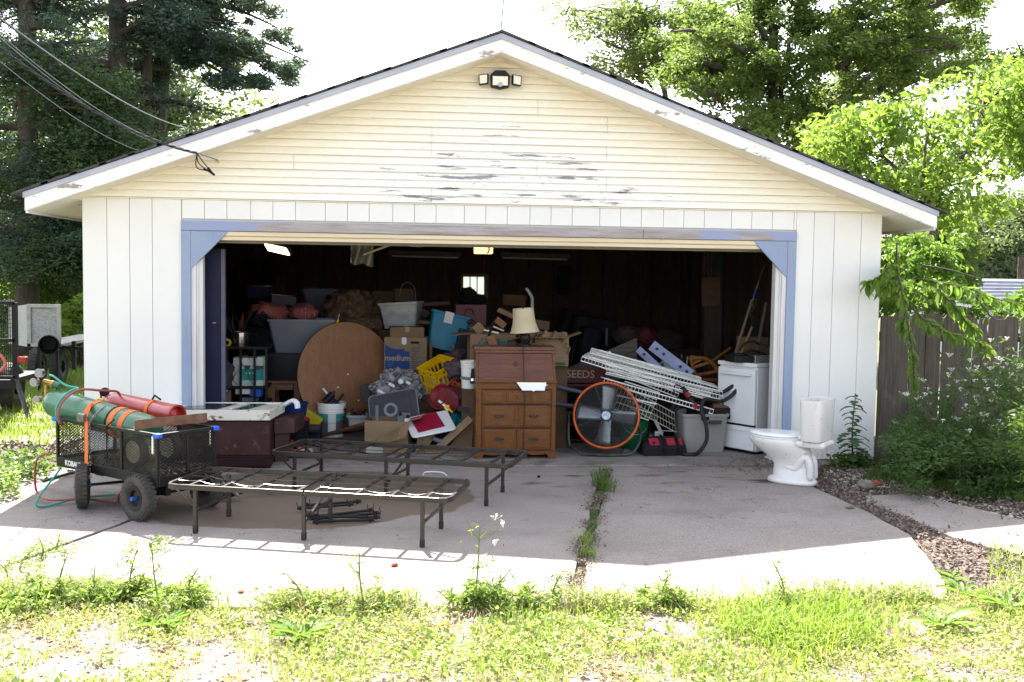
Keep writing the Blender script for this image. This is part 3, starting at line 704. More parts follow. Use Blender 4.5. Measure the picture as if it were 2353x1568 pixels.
# connector bars lying under the near frame
for k_, (u0, v0, u1, v1) in enumerate(((697, 1162, 830, 1152), (683, 1169, 812, 1159), (706, 1189, 858, 1172), (714, 1193, 872, 1179), (718, 1199, 860, 1194), (716, 1186, 874, 1189), (612, 1132, 700, 1127))):
    a, c_ = gnd(u0, v0, .02+.012*(k_ % 2)), gnd(u1, v1, .02+.012*(k_ % 2)); d = (c_-a).normalized()
    t_ = thing('connector_bar', ['topmost connector bar in the heap under the near bed frame', 'connector bar second from top with forked left end', 'connector bar in the lower heap pointing up right', 'connector bar crossing over its neighbour in the heap', 'lowest connector bar nearest the lawn', 'connector bar reaching farthest right in the heap', 'lone connector bar beneath the rear bed frame'][k_], 'metal bar', tuple(a), 'loose bed connector bars')
    obj('bar', B().cyl(a, c_, .011, n=8), BLK, t_)
    for e_, s in ((a, 1), (c_, -1)):
        obj('hook', B().cbox(e_+d*s*.03+Vector((0, 0, .0)), (.02, .02, .032)).tube([e_+d*s*.02+Vector((0, 0, .01)), e_+Vector((0, 0, .02)), e_-d*s*.004+Vector((0, 0, .05))], .003, 5).tube([e_+d*s*.05+Vector((0, 0, .01)), e_+d*s*.048+Vector((0, 0, .048))], .003, 5), BLK, t_)
# folded hand trolley under the cart end (blue and black, pale rails)
p = gnd(470, 1152)
tr_ = thing('folded_trolley', 'folded black trolley with blue grip leaning behind the cart wheel', 'hand trolley', tuple(p))
a0, a1 = at(520, 1156, -1.75), at(432, 1085, -1.6)
for off in (0, .12):
    o_ = Vector((off*1.0, .02, off*.25)); obj('rail', B().beam(a0+o_+Vector((-.03, 0, .02)), a1+o_, .022, .016), mat('tarnished_aluminium', (.30, .28, .26), rough=.5, metal=.5), tr_)
obj('back_plate', B().prism([a0+Vector((-.03, .03, .02)), a0+Vector((.12, .05, .06)), a1+Vector((.13, .05, .04)), a1+Vector((0, .03, 0))], (0, .02, 0)), FIX, tr_)
q = at(450, 1105, -1.78); obj('grip', B(TR(q, 0, 0, -8)).cbox((0, 0, 0), (.035, .03, .13)), CLIP, tr_, bevel=.006)
# white enamel panel on a maroon cabinet
MAR = mat('maroon_painted_wood', (.038, .008, .011), (.022, .006, .009), 4, .38, spec=.3, c3=(.13, .045, .03), s3=16, lo3=.66, hi3=.7)
MAR2 = mat('scuffed_maroon', (.06, .024, .022), (.035, .013, .014), 5, .5, spec=.25, c3=(.12, .07, .055), s3=12, lo3=.58, hi3=.7)
cz = at(560, 966, -.32).z
cb = thing('maroon_cabinet', 'maroon wooden drawer cabinet under the rusty white panel', 'cabinet', (-2.4, -.1, 0))
xr_ = at(621, 1000, -.32).x; xl_ = at(405, 1000, -.32).x
obj('carcass', B().box(xl_, xr_, -.30, .35, .0, cz), MAR, cb, bevel=.006)
zm = at(560, 1049, -.32).z
obj('drawer_front', B().box(xl_+.01, xr_-.004, -.325, -.301, zm+.012, cz-.01), MAR2, cb, bevel=.006)
obj('drawer_front', B().box(xl_+.01, xr_-.004, -.325, -.301, .02, zm-.008), MAR, cb, bevel=.01)
obj('moulding', B().box(xl_, xr_+.004, -.335, -.301, zm-.006, zm+.008), MAR, cb, bevel=.004)
q = at(682, 951, .12)
tk = obj('maroon_bench_end', B().prism([(xr_+.006, -.1, cz-.02), (xr_+.006, .34, cz-.02), (q.x+.05, .34, cz-.02), (q.x, -.05, cz-.02)], (0, 0, -.14)).prism([(xr_+.006, -.05, cz-.15), (q.x-.06, .0, cz-.17), (q.x-.08, .3, cz-.17), (xr_+.006, .3, cz-.15)], (0, 0, -cz+.165)), MAR2, bevel=.004); tag(tk, 'low maroon chest with open flap right of the cabinet', 'chest')
n = N('chipped_white_enamel')
c = n.mix(n.ramp(n.noise(2.5, detail=5), .3, .7), (.74, .70, .60), (.66, .63, .58))
c = n.mix(n.ramp(n.noise(5.5, (1, 2, 1), 8, .72), .585, .62), c, (.13, .055, .025))
c = n.mix(n.ramp(n.noise(13, detail=6, rough=.7), .635, .66), c, (.08, .04, .025))
n.color(c); n.set(Roughness=.35); ENA = n.m
pz = at(621, 946, -.36).z
pfr = gnd(655, 927, pz); pl = at(330, 946, -.36)
pn = thing('enamel_panel', 'chipped white rusty enamel door lying flat on maroon cabinet', 'panel', (-2.4, -.1, cz))
pts = [(pl.x, -.36), (xr_+.0, -.36), (pfr.x, pfr.y), (pl.x+.05, pfr.y)]
obj('slab', B().prism([(x, y, cz+.002) for x, y in pts], (0, 0, pz-cz-.002)), ENA, pn, bevel=.006)
obj('raised_rim', B().beam((pl.x+.02, -.345, pz+.004), (xr_, -.345, pz+.004), .03, .012).beam((xr_-.01, -.34, pz+.004), (pfr.x-.01, pfr.y-.02, pz+.004), .03, .012).beam((pl.x+.05, pfr.y-.02, pz+.004), (pfr.x-.01, pfr.y-.02, pz+.004), .03, .012), ENA, pn, bevel=.003)
GLO = mat('dark_window_glass', (.03, .035, .045), rough=.06, spec=.8)
for xa, xb in ((pl.x+.25, pl.x+.62), (pl.x+.75, xr_-.22)):
    obj('glass_strip', B().prism([(xa, -.24, pz+.003), (xb, -.24, pz+.003), (xb+.12, pfr.y-.08, pz+.003), (xa+.08, pfr.y-.08, pz+.003)], (0, 0, .004)), GLO, pn)
    obj('glazing_bar', B().beam((xa, -.25, pz+.01), (xa+.1, pfr.y-.10, pz+.01), .025, .012), ENA, pn)
q = at(668, 928, .12)
jg = obj('white_downpipe_elbow', B().tube(bez([at(640, 936, .2), at(655, 930, .18), at(672, 921, .15), at(682, 926, .12), at(684, 938, .12)], 14), .032, 8, flat=.7), mat('white_plastic', (.72, .72, .74), (.6, .6, .62), 6, .35), smooth=True); tag(jg, 'white plastic pipe elbow resting on the panel corner', 'pipe')

# ---------------- toilet
POR = mat('white_porcelain', (.74, .72, .70), (.68, .66, .64), 3, .16, c3=(.38, .33, .26), s3=17, lo3=.60, hi3=.72)
POC = mat('clean_seat_plastic', (.80, .80, .80), rough=.2)
TT = TR((2.585, -1.03, 0), -40)
to = thing('toilet', 'old white toilet without tank lid standing beside the garage', 'toilet', (2.575, -1.03, 0))
def loft(T, secs, n=36):
    b = B(T); vs = []
    for z, cx_, rf, rb_, ry in secs:
        for j in range(n):
            t = 2*math.pi*j/n; x = math.cos(t); rr_ = rb_ if x > 0 else rf
            vs.append((cx_ + rr_*x, ry*math.copysign(abs(math.sin(t))**.9, math.sin(t)), z))
    fs = [tuple(range(n))[::-1], tuple(range((len(secs)-1)*n, len(secs)*n))]
    for i in range(len(secs)-1):
        for j in range(n): j2 = (j+1) % n; fs.append((i*n+j, i*n+j2, (i+1)*n+j2, (i+1)*n+j))
    return b.add(vs, fs)
obj('pedestal', loft(TT, [(0, .02, .23, .22, .135), (.025, .02, .23, .22, .135), (.04, .02, .215, .21, .12), (.06, .01, .17, .20, .085), (.16, .0, .155, .19, .082), (.21, -.01, .18, .20, .095), (.26, -.03, .24, .21, .13), (.31, -.06, .28, .22, .165), (.35, -.08, .295, .22, .182), (.385, -.09, .30, .22, .188), (.395, -.09, .295, .22, .182)]), POR, to, smooth=2)
obj('tank_shelf', B(TT).box(.08, .34, -.15, .15, .34, .398), POR, to, bevel=.025)
for s in (-1, 1):
    obj('trapway', B(TT).tube(bez([(-.10, s*.045, .22), (-.02, s*.052, .15), (.06, s*.056, .14), (.10, s*.056, .20), (.15, s*.058, .25), (.19, s*.058, .18), (.20, s*.06, .05)], 30), [.026+.012*math.sin(k_/30*math.pi) for k_ in range(len(bez([(0, 0, 0)]*7, 30)))], 10), POR, to, smooth=2)
obj('seat', loft(TT, [(.396, -.10, .28, .21, .182), (.402, -.10, .288, .21, .188), (.414, -.10, .288, .21, .188)]), POC, to, smooth=True)
obj('lid', loft(TT, [(.417, -.10, .285, .20, .186), (.424, -.10, .29, .20, .188), (.438, -.10, .275, .195, .175), (.443, -.10, .20, .15, .12)]), POC, to, smooth=2)
obj('hinge', B(TT).cbox((.105, -.07, .42), (.04, .03, .035)).cbox((.105, .07, .42), (.04, .03, .035)), POC, to, bevel=.006)
tb = B(TT); n_ = 32
def tk_ring(z, hx, hy, ins=0):
    out = []
    for j in range(n_):
        t = 2*math.pi*(j+.5)/n_; cx_, sy_ = math.cos(t), math.sin(t); e_ = .32
        out.append((.225+(hx-ins)*math.copysign(abs(cx_)**e_, cx_), (hy-ins)*math.copysign(abs(sy_)**e_, sy_), z))
    return out
secs = [tk_ring(.405, .085, .19), tk_ring(.43, .092, .20), tk_ring(.765, .10, .225), tk_ring(.765, .10, .225, .014), tk_ring(.45, .092, .2, .014)]
zs_ = []
for r_ in secs: zs_ += r_
# chipped notches in the front rim
for ri in (2, 3):
    for j in range(n_):
        x, y, z = zs_[ri*n_+j]
        if -.05 < y < .0 and x < .2: zs_[ri*n_+j] = (x, y, z-.016)
fs = [tuple(range(n_))[::-1], tuple(range(4*n_, 5*n_))]
for i in range(4):
    for j in range(n_): j2 = (j+1) % n_; fs.append((i*n_+j, i*n_+j2, (i+1)*n_+j2, (i+1)*n_+j))
obj('tank', tb.add(zs_, fs), POR, to, smooth=True)
obj('flush_valve', B(TT).cyl((.22, 0, .45), (.22, 0, .74), .02), FIX, to)
obj('supply_spout', B(TT).cyl((.16, -.13, .37), (.16, -.13, .40), .012), BRS, to)

# ---------------- trailers at the left
SLV = mat('silvered_plywood', (.42, .42, .40), (.24, .24, .23), 5, .7, stretch=(1, 1, 2.2), dist=4)
GRY = mat('weathered_batten', (.44, .42, .38), (.30, .28, .25), 8, .8)
wt = thing('wooden_trailer', 'grey plywood box trailer parked behind the left corner', 'trailer', tuple(gnd(100, 900)))
Y_ = 5.6
def R4(u0, v0, u1, v1, Y, d): a = at(u0, v1, Y); c_ = at(u1, v0, Y); return (a.x, c_.x, Y, Y+d, a.z, c_.z)
obj('tail_board', B().box(*R4(62, 700, 139, 797, Y_, .02)), SLV, wt)
obj('side_board', B().prism([at(62, 700, Y_), at(62, 797, Y_), at(20, 790, Y_+2.2), at(20, 706, Y_+2.2)], (.02, 0, 0)), SLV, wt)
for r_ in ((62, 700, 139, 707), (62, 707, 70, 797), (131, 707, 139, 797), (62, 790, 139, 797)): obj('batten', B().box(*R4(*r_, Y_-.03, .028)), GRY, wt, bevel=.004)
obj('body', B().box(at(62, 800, Y_).x, at(139, 800, Y_).x+.0, Y_+.03, Y_+2.4, at(62, 797, Y_).z, at(62, 797, Y_).z+.04), GRY, wt)
obj('tongue', B().beam(at(110, 795, Y_+.1), at(205, 803, Y_-.1), .05, .05), FIX, wt)
pp = at(170, 800, Y_-.02); obj('jack', B().beam((pp.x, pp.y, 0.35), (pp.x, pp.y, pp.z+.1), .05, .05), FIX, wt)
for x_, in ((at(75, 800, Y_+1).x,), (at(125, 800, Y_+1).x,)):
    wheel(TR((x_, Y_+1.2, .28)) @ Matrix.Rotation(R(90), 4, 'Y'), wt, .28, .16)
for x_ in (at(75, 800, Y_).x+.05, at(125, 800, Y_).x): obj('support', B().box(x_-.02, x_+.02, Y_+.1, Y_+.14, 0, .66), FIX, wt)
q = at(112, 793, Y_-.35)
bk_ = thing('black_planter', 'black plastic bucket hung sideways on the plywood trailer', 'bucket', tuple(q))
M_ = TR(q, 18) @ Matrix.Rotation(R(90), 4, 'X')
obj('tub', B(M_).lathe([(.10, -.28), (.125, 0), (.14, .01), (.14, .03), (.125, .03), (.095, -.26), (.0, -.26)], 28), FIX, bk_, smooth=True)
ut = thing('mesh_trailer', 'black steel mesh trailer cut by the left picture edge', 'trailer', tuple(gnd(20, 935)))
Y_ = 3.0
x1_ = at(36, 800, Y_).x; x0_ = x1_-1.6; zt_ = at(20, 696, Y_).z; zb_ = at(20, 868, Y_).z
for x in (x0_, x1_): obj('post', B().beam((x, Y_, zb_), (x, Y_, zt_), .05, .05, (0, 1, 0)), FIX, ut)
for z in (zb_, zt_, (zb_+zt_)/2): obj('rail', B().beam((x0_, Y_, z), (x1_, Y_, z), .05, .04), FIX, ut)
b = B()
k_ = x0_
while k_ < x1_: b.beam((k_, Y_+.01, zb_), (k_, Y_+.01, zt_), .011, .006); k_ += .024
k_ = zb_
while k_ < zt_: b.beam((x0_, Y_+.012, k_), (x1_, Y_+.012, k_), .006, .006); k_ += .05
obj('mesh_gate', b, FIX, ut)
obj('deck', B().box(x0_, x1_-.12, Y_+.1, Y_+1.3, zb_-.1, zb_-.04), FIX, ut)
q = at(52, 827, Y_); obj('tail_light', B().cbox(q, (.11, .06, .075)), mat('red_lens', (.35, .01, .015), rough=.2), ut, bevel=.01)
obj('fender_stay', B().beam((x1_, Y_, zb_-.02), (x1_+.18, Y_-.1, .0), .05, .03), mat('scratched_dark_steel', (.06, .06, .08), (.12, .12, .14), 20, .5), ut)
for x_ in (x1_-.25, x0_+.1): wheel(TR((x_-.1, Y_+.8, .3)) @ Matrix.Rotation(R(90), 4, 'Y'), ut, .3, .17)
obj('bumper', B().beam((x0_, Y_-.02, zb_-.08), (x1_, Y_-.02, zb_-.08), .06, .10), FIX, ut)
q = at(-2, 835, Y_-.15); obj_ = obj('pink_hose', B().tube(bez([q+Vector((-.1, 0, .15)), q+Vector((.03, 0, .08)), q+Vector((.07, 0, -.02)), q+Vector((0, 0, -.1))], 12), .02, 8), mat('pink_hose_rubber', (.55, .14, .13), rough=.5), smooth=2); tag(obj_, 'pink hose end draped over the mesh trailer', 'hose')
# ================================================================ garage contents
def S(Y): return (Y+10)/F
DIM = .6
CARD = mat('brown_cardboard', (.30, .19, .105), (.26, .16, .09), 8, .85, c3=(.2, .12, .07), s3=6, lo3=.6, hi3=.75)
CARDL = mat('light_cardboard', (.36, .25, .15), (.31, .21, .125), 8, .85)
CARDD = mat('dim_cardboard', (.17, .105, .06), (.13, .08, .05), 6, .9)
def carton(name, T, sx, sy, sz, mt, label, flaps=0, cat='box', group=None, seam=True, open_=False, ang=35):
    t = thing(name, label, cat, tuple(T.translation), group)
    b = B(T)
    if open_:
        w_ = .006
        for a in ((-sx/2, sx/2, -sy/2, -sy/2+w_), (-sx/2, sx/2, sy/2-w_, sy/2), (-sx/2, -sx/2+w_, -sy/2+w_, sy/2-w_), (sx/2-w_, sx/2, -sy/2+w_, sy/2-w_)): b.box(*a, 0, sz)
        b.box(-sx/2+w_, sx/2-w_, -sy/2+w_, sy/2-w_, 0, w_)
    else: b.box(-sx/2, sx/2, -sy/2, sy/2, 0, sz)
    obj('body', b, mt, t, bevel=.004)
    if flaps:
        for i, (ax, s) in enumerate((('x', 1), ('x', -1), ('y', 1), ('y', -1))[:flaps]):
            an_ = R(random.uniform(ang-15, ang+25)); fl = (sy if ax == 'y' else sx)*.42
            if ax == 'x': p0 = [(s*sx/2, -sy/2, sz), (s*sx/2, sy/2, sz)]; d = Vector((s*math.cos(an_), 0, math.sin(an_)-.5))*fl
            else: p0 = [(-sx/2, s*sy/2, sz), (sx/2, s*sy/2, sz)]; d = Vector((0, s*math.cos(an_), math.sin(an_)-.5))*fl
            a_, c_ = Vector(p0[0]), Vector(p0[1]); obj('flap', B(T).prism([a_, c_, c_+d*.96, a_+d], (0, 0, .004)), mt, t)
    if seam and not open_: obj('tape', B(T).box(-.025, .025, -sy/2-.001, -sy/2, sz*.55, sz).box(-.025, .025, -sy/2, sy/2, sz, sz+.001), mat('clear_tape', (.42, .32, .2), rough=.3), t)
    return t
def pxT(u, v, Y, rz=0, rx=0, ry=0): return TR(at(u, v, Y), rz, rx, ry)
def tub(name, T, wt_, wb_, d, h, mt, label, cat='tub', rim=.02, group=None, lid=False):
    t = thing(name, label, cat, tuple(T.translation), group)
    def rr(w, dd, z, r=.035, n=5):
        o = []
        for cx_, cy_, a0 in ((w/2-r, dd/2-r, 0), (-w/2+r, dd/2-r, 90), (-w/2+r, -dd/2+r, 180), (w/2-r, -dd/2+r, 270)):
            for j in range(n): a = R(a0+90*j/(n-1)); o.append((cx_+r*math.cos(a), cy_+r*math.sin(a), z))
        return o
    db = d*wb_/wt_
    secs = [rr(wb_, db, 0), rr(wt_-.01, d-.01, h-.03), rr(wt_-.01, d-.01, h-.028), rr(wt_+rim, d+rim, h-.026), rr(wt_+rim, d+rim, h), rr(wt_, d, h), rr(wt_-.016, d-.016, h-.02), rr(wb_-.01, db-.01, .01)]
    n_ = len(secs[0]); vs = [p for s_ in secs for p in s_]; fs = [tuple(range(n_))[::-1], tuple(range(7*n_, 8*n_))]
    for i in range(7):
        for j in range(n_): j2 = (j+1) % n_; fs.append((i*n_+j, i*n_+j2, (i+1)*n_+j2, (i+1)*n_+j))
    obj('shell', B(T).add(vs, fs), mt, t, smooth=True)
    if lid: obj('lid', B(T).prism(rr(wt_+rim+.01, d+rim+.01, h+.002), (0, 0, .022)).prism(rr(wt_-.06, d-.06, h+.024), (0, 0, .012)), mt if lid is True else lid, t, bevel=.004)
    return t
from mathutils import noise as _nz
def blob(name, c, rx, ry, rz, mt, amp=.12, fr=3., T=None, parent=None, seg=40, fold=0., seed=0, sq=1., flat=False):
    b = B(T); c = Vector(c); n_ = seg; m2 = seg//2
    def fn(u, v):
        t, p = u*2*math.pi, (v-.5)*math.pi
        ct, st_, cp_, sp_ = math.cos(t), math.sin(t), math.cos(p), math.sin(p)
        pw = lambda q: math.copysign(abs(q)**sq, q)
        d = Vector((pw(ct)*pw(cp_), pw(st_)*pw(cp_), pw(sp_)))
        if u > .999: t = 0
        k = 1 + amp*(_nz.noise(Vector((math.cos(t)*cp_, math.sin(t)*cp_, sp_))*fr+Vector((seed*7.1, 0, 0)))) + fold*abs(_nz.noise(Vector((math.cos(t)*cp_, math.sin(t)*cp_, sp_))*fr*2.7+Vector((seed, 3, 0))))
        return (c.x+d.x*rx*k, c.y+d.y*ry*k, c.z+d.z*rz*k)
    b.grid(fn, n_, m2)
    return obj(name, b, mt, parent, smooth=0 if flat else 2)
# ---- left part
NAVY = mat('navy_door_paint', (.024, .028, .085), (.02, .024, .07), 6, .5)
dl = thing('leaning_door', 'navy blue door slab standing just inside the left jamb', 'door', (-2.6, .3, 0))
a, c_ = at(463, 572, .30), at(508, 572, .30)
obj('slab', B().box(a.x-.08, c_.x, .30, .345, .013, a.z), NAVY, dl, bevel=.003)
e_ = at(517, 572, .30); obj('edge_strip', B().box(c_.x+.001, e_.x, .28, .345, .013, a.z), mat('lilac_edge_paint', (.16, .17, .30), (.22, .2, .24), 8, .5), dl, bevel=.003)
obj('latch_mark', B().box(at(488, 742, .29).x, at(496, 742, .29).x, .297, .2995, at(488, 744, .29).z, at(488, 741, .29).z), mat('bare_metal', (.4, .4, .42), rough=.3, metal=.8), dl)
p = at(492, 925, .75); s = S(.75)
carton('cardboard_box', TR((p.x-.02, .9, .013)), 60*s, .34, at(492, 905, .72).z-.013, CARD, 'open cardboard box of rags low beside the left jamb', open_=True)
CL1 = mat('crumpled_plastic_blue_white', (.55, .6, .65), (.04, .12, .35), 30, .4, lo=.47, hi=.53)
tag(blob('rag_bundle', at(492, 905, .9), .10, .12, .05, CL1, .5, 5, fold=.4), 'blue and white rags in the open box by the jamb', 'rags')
GBAG = mat('charcoal_fabric', (.035, .035, .045), (.06, .06, .075), 5, .85, bump=.4, bscale=40)
gb_ = thing('grey_bag', 'slumped charcoal bag with pale strap beside the left jamb', 'bag', tuple(at(492, 905, .95)))
blob('body', at(495, 868, 1.0), .15, .12, .18, GBAG, .55, 2.4, fold=.35, parent=gb_, seed=3)
obj('pale_flap', B().prism([at(466, 895, .8), at(466, 870, .8), at(505, 838, .86), at(510, 846, .86)], (0, .01, 0)), mat('pale_webbing', (.34, .33, .32), (.2, .2, .2), 20, .8), gb_)
obj('print', B().prism([at(493, 858, .82), at(506, 858, .82), at(503, 880, .82), at(496, 880, .82)], (0, .004, 0)), MC['pale_webbing'], gb_)
RK = thing('wire_rack', 'black metal shelf rack holding a teal carton and a pot', 'shelf rack', tuple(gnd(570, 985, .013)))
Yr = 1.35
def R5(u0, v0, u1, v1, Y): a = at(u0, v1, Y); c_ = at(u1, v0, Y); return a, c_
def pbox(b, u0, v0, u1, v1, Y, d):
    a, c_ = R5(u0, v0, u1, v1, Y); return b.box(a.x, c_.x, Y, Y+d, a.z, c_.z)
for u in (553, 585, 522, 612):
    a = at(u, 798, Yr-.02); obj('upright', B().box(a.x-.012, a.x+.012, Yr-.03, Yr-.006, .013, a.z), FIX, RK)
for v in (797, 888, 925): obj('shelf', pbox(B(), 518, v, 614, v+6, Yr, .4), FIX, RK, bevel=.003)
obj('brace', B().beam(at(556, 835, Yr-.04), at(582, 885, Yr-.04), .006, .006), FIX, RK)
TEAL = mat('teal_print', (.04, .38, .36), (.06, .44, .38), 5, .5); MINT = mat('mint_card', (.52, .62, .55), rough=.5); WPR = mat('white_card', (.62, .62, .62), rough=.5)
cx = thing('teal_carton', 'mint and teal printed carton on the lower rack shelf', 'box', tuple(at(567, 887, Yr+.05)))
obj('body', pbox(B(), 529, 839, 605, 887, Yr+.03, .25), MINT, cx, bevel=.003)
obj('print', pbox(B(), 556, 848, 605, 874, Yr+.027, .0025), TEAL, cx)
obj('print', pbox(B(), 586, 841, 605, 848, Yr+.027, .0025), mat('dark_green_print', (.02, .12, .07), rough=.5), cx)
obj('print', B().prism([at(560, 840, Yr+.026), at(577, 840, Yr+.026), at(572, 850, Yr+.026), at(565, 850, Yr+.026)], (0, .002, 0)), MC['dark_green_print'], cx)
obj('badge', B().cyl(at(592, 846, Yr+.022), at(592, 846, Yr+.027), 6*S(Yr), n=16), mat('plum_print', (.12, .02, .10), rough=.5), cx)
obj('sprig', B().tube(bez([at(538, 868, Yr+.026), at(545, 855, Yr+.026), at(552, 851, Yr+.026)], 8), .004, 4), mat('coral_print', (.5, .12, .07), rough=.5), cx)
obj('sprig', B().tube(bez([at(536, 846, Yr+.026), at(540, 858, Yr+.026), at(536, 876, Yr+.026), at(547, 884, Yr+.026)], 8), .005, 4), MC['coral_print'], cx)
for u in (567, 574, 581): obj('dot', B().cyl(at(u, 858, Yr+.022), at(u, 858, Yr+.026), 2.2*S(Yr), n=8), WPR, cx)
wb = thing('white_carton', 'flat white carton lying on top of the teal carton', 'box', tuple(at(570, 839, Yr+.05)))
obj('body', pbox(B(), 536, 823, 590, 838.5, Yr+.05, .2), WPR, wb, bevel=.002); obj('end', pbox(B(), 591, 821, 605, 838.5, Yr+.05, .2), MINT, wb, bevel=.002)
obj('wire_handle', B().tube(bez([at(556, 826, Yr+.04), at(561, 816, Yr+.04), at(570, 818, Yr+.04), at(573, 826, Yr+.04)], 10), .003, 5), mat('tan_cord', (.35, .25, .1), rough=.6), wb)
pT = at(551, 796, Yr+.16); r_ = 19*S(Yr+.1)
pot = thing('steel_pot', 'shiny steel cooking pot on the top rack shelf', 'pot', tuple(pT))
obj('body', B(TR(pT)).lathe([(r_*.96, 0), (r_, .01), (r_, .15), (r_*1.06, .155), (r_*.97, .158), (r_*.96, .02), (0, .015)], 32), CHR, pot, smooth=True)
obj('handle', B(TR(pT)).tube([(r_*.8, -.03, .13), (r_+.1, -.06, .135)], .009), FIX, pot)
q = at(521, 788, Yr+.05); obj_ = obj('tape_roll', B(TR((q.x, q.y, q.z))).tube([(.035*math.cos(t*math.pi/6), 0, .035*math.sin(t*math.pi/6)) for t in range(12)], .014, 6, closed=True), mat('yellow_tape', (.55, .38, .03), rough=.5)); tag(obj_, 'yellow tape roll beside the steel pot', 'tape roll')
q = at(548, 765, 1.5)
cords = thing('wire_tangle', 'dark tangle of wires and cords standing in the steel pot', 'wires', tuple(q))
for i in range(6):
    a = q+Vector((random.uniform(-.06, .06), random.uniform(-.05, .05), -.05))
    obj('wire', B().tube(bez([a, a+Vector((random.uniform(-.1, .1), 0, .12)), a+Vector((random.uniform(-.12, .12), 0, .26)), a+Vector((random.uniform(-.05, .05), .02, .1))], 14), .004, 5), CAB if i % 3 else mat('red_wire', (.22, .03, .03), rough=.5), cords)
# blue packets and small boxes under the rack shelf
for i, (u0, v0, u1, v1, mt, lab) in enumerate(((541, 893.5, 574, 906, WPR, 'flat white and blue packet directly under the rack shelf'), (575, 894, 600, 912, CLIP, 'bright blue box under the right end of the rack'), (552, 914, 590, 925, mat('grey_card', (.25, .25, .27), rough=.6), 'grey leaflet box on the lowest rack shelf'))):
    t_ = obj('small_packet', pbox(B(), u0, v0, u1, v1, Yr+.02+.03*i, .16), mt, bevel=.002); tag(t_, lab, 'packet')
# tall boards in the far left corner
BRN = mat('dusky_plank', (.03, .02, .014), (.018, .012, .009), 5, .85, stretch=(3, 3, .4))
for i, (u0, v0, u1, v1, lab) in enumerate(((575, 600, 625, 770, 'dark plank leaning left of its pair in the far left corner'), (605, 605, 645, 760, 'dark plank leaning right of its pair in the far left corner'), (535, 620, 560, 780, 'shorter dark plank leaning by the navy door'))):
    a, c_ = at(u0, v0, 6.8), at(u1, v1, 6.0); d = (c_-a); c_ = a + d*((a.z-.013)/-d.z)
    t_ = obj('leaning_plank', B().beam(a, c_, .14, .03, (0, 1, 0)), BRN, bevel=.003); tag(t_, lab, 'plank', 'planks leaning in the back left corner')
# shelf on the left wall with bits, and the lamps
wsf = thing('wall_shelf', 'brown wall shelf board at the back left under the lit lamp', 'shelf', tuple(at(660, 632, 6.9)))
obj('board', B().beam(at(600, 634, 6.9), at(725, 627, 6.9), .3, .03), mat('reddish_board', (.13, .06, .03), rough=.7), wsf)
for u in (620, 700): obj('bracket', B().beam(at(u, 634, 6.9), at(u, 650, 7.2), .03, .03), DARKB, wsf)
LIT = mat('lit_tube', (1, .9, .6), emit=((1, .78, .42), 1.6), rough=.5)
WARM = mat('lit_warm_cover', (1, .75, .4), emit=((1, .60, .22), .55), rough=.5)
def lamp_at(T, w, d, h, mt_body, label, lit=True, tube=False):
    t = thing('shop_light', label, 'ceiling light', tuple(T.translation))
    b = B(T); b.prism([(-w/2, -d/2, 0), (-w/2, d/2, 0), (-w/2, d*.25, h), (-w/2, -d*.25, h)], (w, 0, 0)); obj('reflector', b, mt_body, t)
    if lit: obj('diffuser', B(T).box(-w/2+.02, w/2-.02, -d/2+.02, d/2-.02, -.012, -.001), LIT, t)
    else:
        for s in (-1, 1): obj('tube', B(T).cyl((-w/2+.04, s*d*.25, -.018), (w/2-.04, s*d*.25, -.018), .013, n=8), mat('unlit_tube', (.6, .62, .55), rough=.3), t)
    return t
lamp_at(TR(at(637, 573, 4.2), -32, -42, 10), .40, .17, .05, GAL, 'lit fluorescent fixture glowing at the back left')
LGR = mat('light_fixture_green_grey', (.30, .32, .27), (.24, .26, .22), 6, .5)
l1 = lamp_at(TR(at(977, 588, 6.6), 0, 0, .6), 163*S(6.6), .2, .07, LGR, 'long unlit shop light left of the opener', lit=False)
l2 = lamp_at(TR(at(1229, 592, 6.6), 0, 0, .8), 160*S(6.6), .2, .07, LGR, 'long unlit shop light right of the opener', lit=False)
fl = thing('flood_fixture', 'twin bulb flood fixture under the raised door', 'floodlight', tuple(at(958, 561, 1.6)))
obj('plate', pbox(B(), 943, 556, 973, 567, 1.6, .05), mat('cream_plate', (.5, .48, .38), rough=.4), fl, bevel=.005)
for u in (951, 965): obj('bulb', B().cyl(at(u, 562, 1.6), at(u, 562, 1.57), 3.6*S(1.6), n=12), mat('bulb_glow', (1, .9, .6), emit=((1, .85, .5), 2.0)), fl)
op = thing('door_opener', 'garage door opener with glowing amber light cover', 'door opener', tuple(at(1110, 570, 3.2)))
obj('light_cover', pbox(B(), 1091, 556, 1133, 583, 3.2, .22), WARM, op, bevel=.012)
obj('motor_box', pbox(B(), 1088, 545, 1136, 572, 3.43, .4), DOORG, op, bevel=.01)
obj('track', B().beam(at(1112, 552, .5), at(1112, 552, 3.4), .03, .03), GAL, op)
obj('release_arm', B().tube([at(1122, 556, 3.1), at(1124, 575, 3.1), at(1120, 583, 3.1)], .01), FIX, op)
obj('pull_cord', B().tube([at(1112, 583, 3.15), at(1113, 635, 3.15)], .004), mat('red_cord', (.3, .04, .03), rough=.6), op)
obj('track_teeth', B().tube([at(1060, 556.5, .3), at(1180, 559.5, .3)], .006), FIX, op)
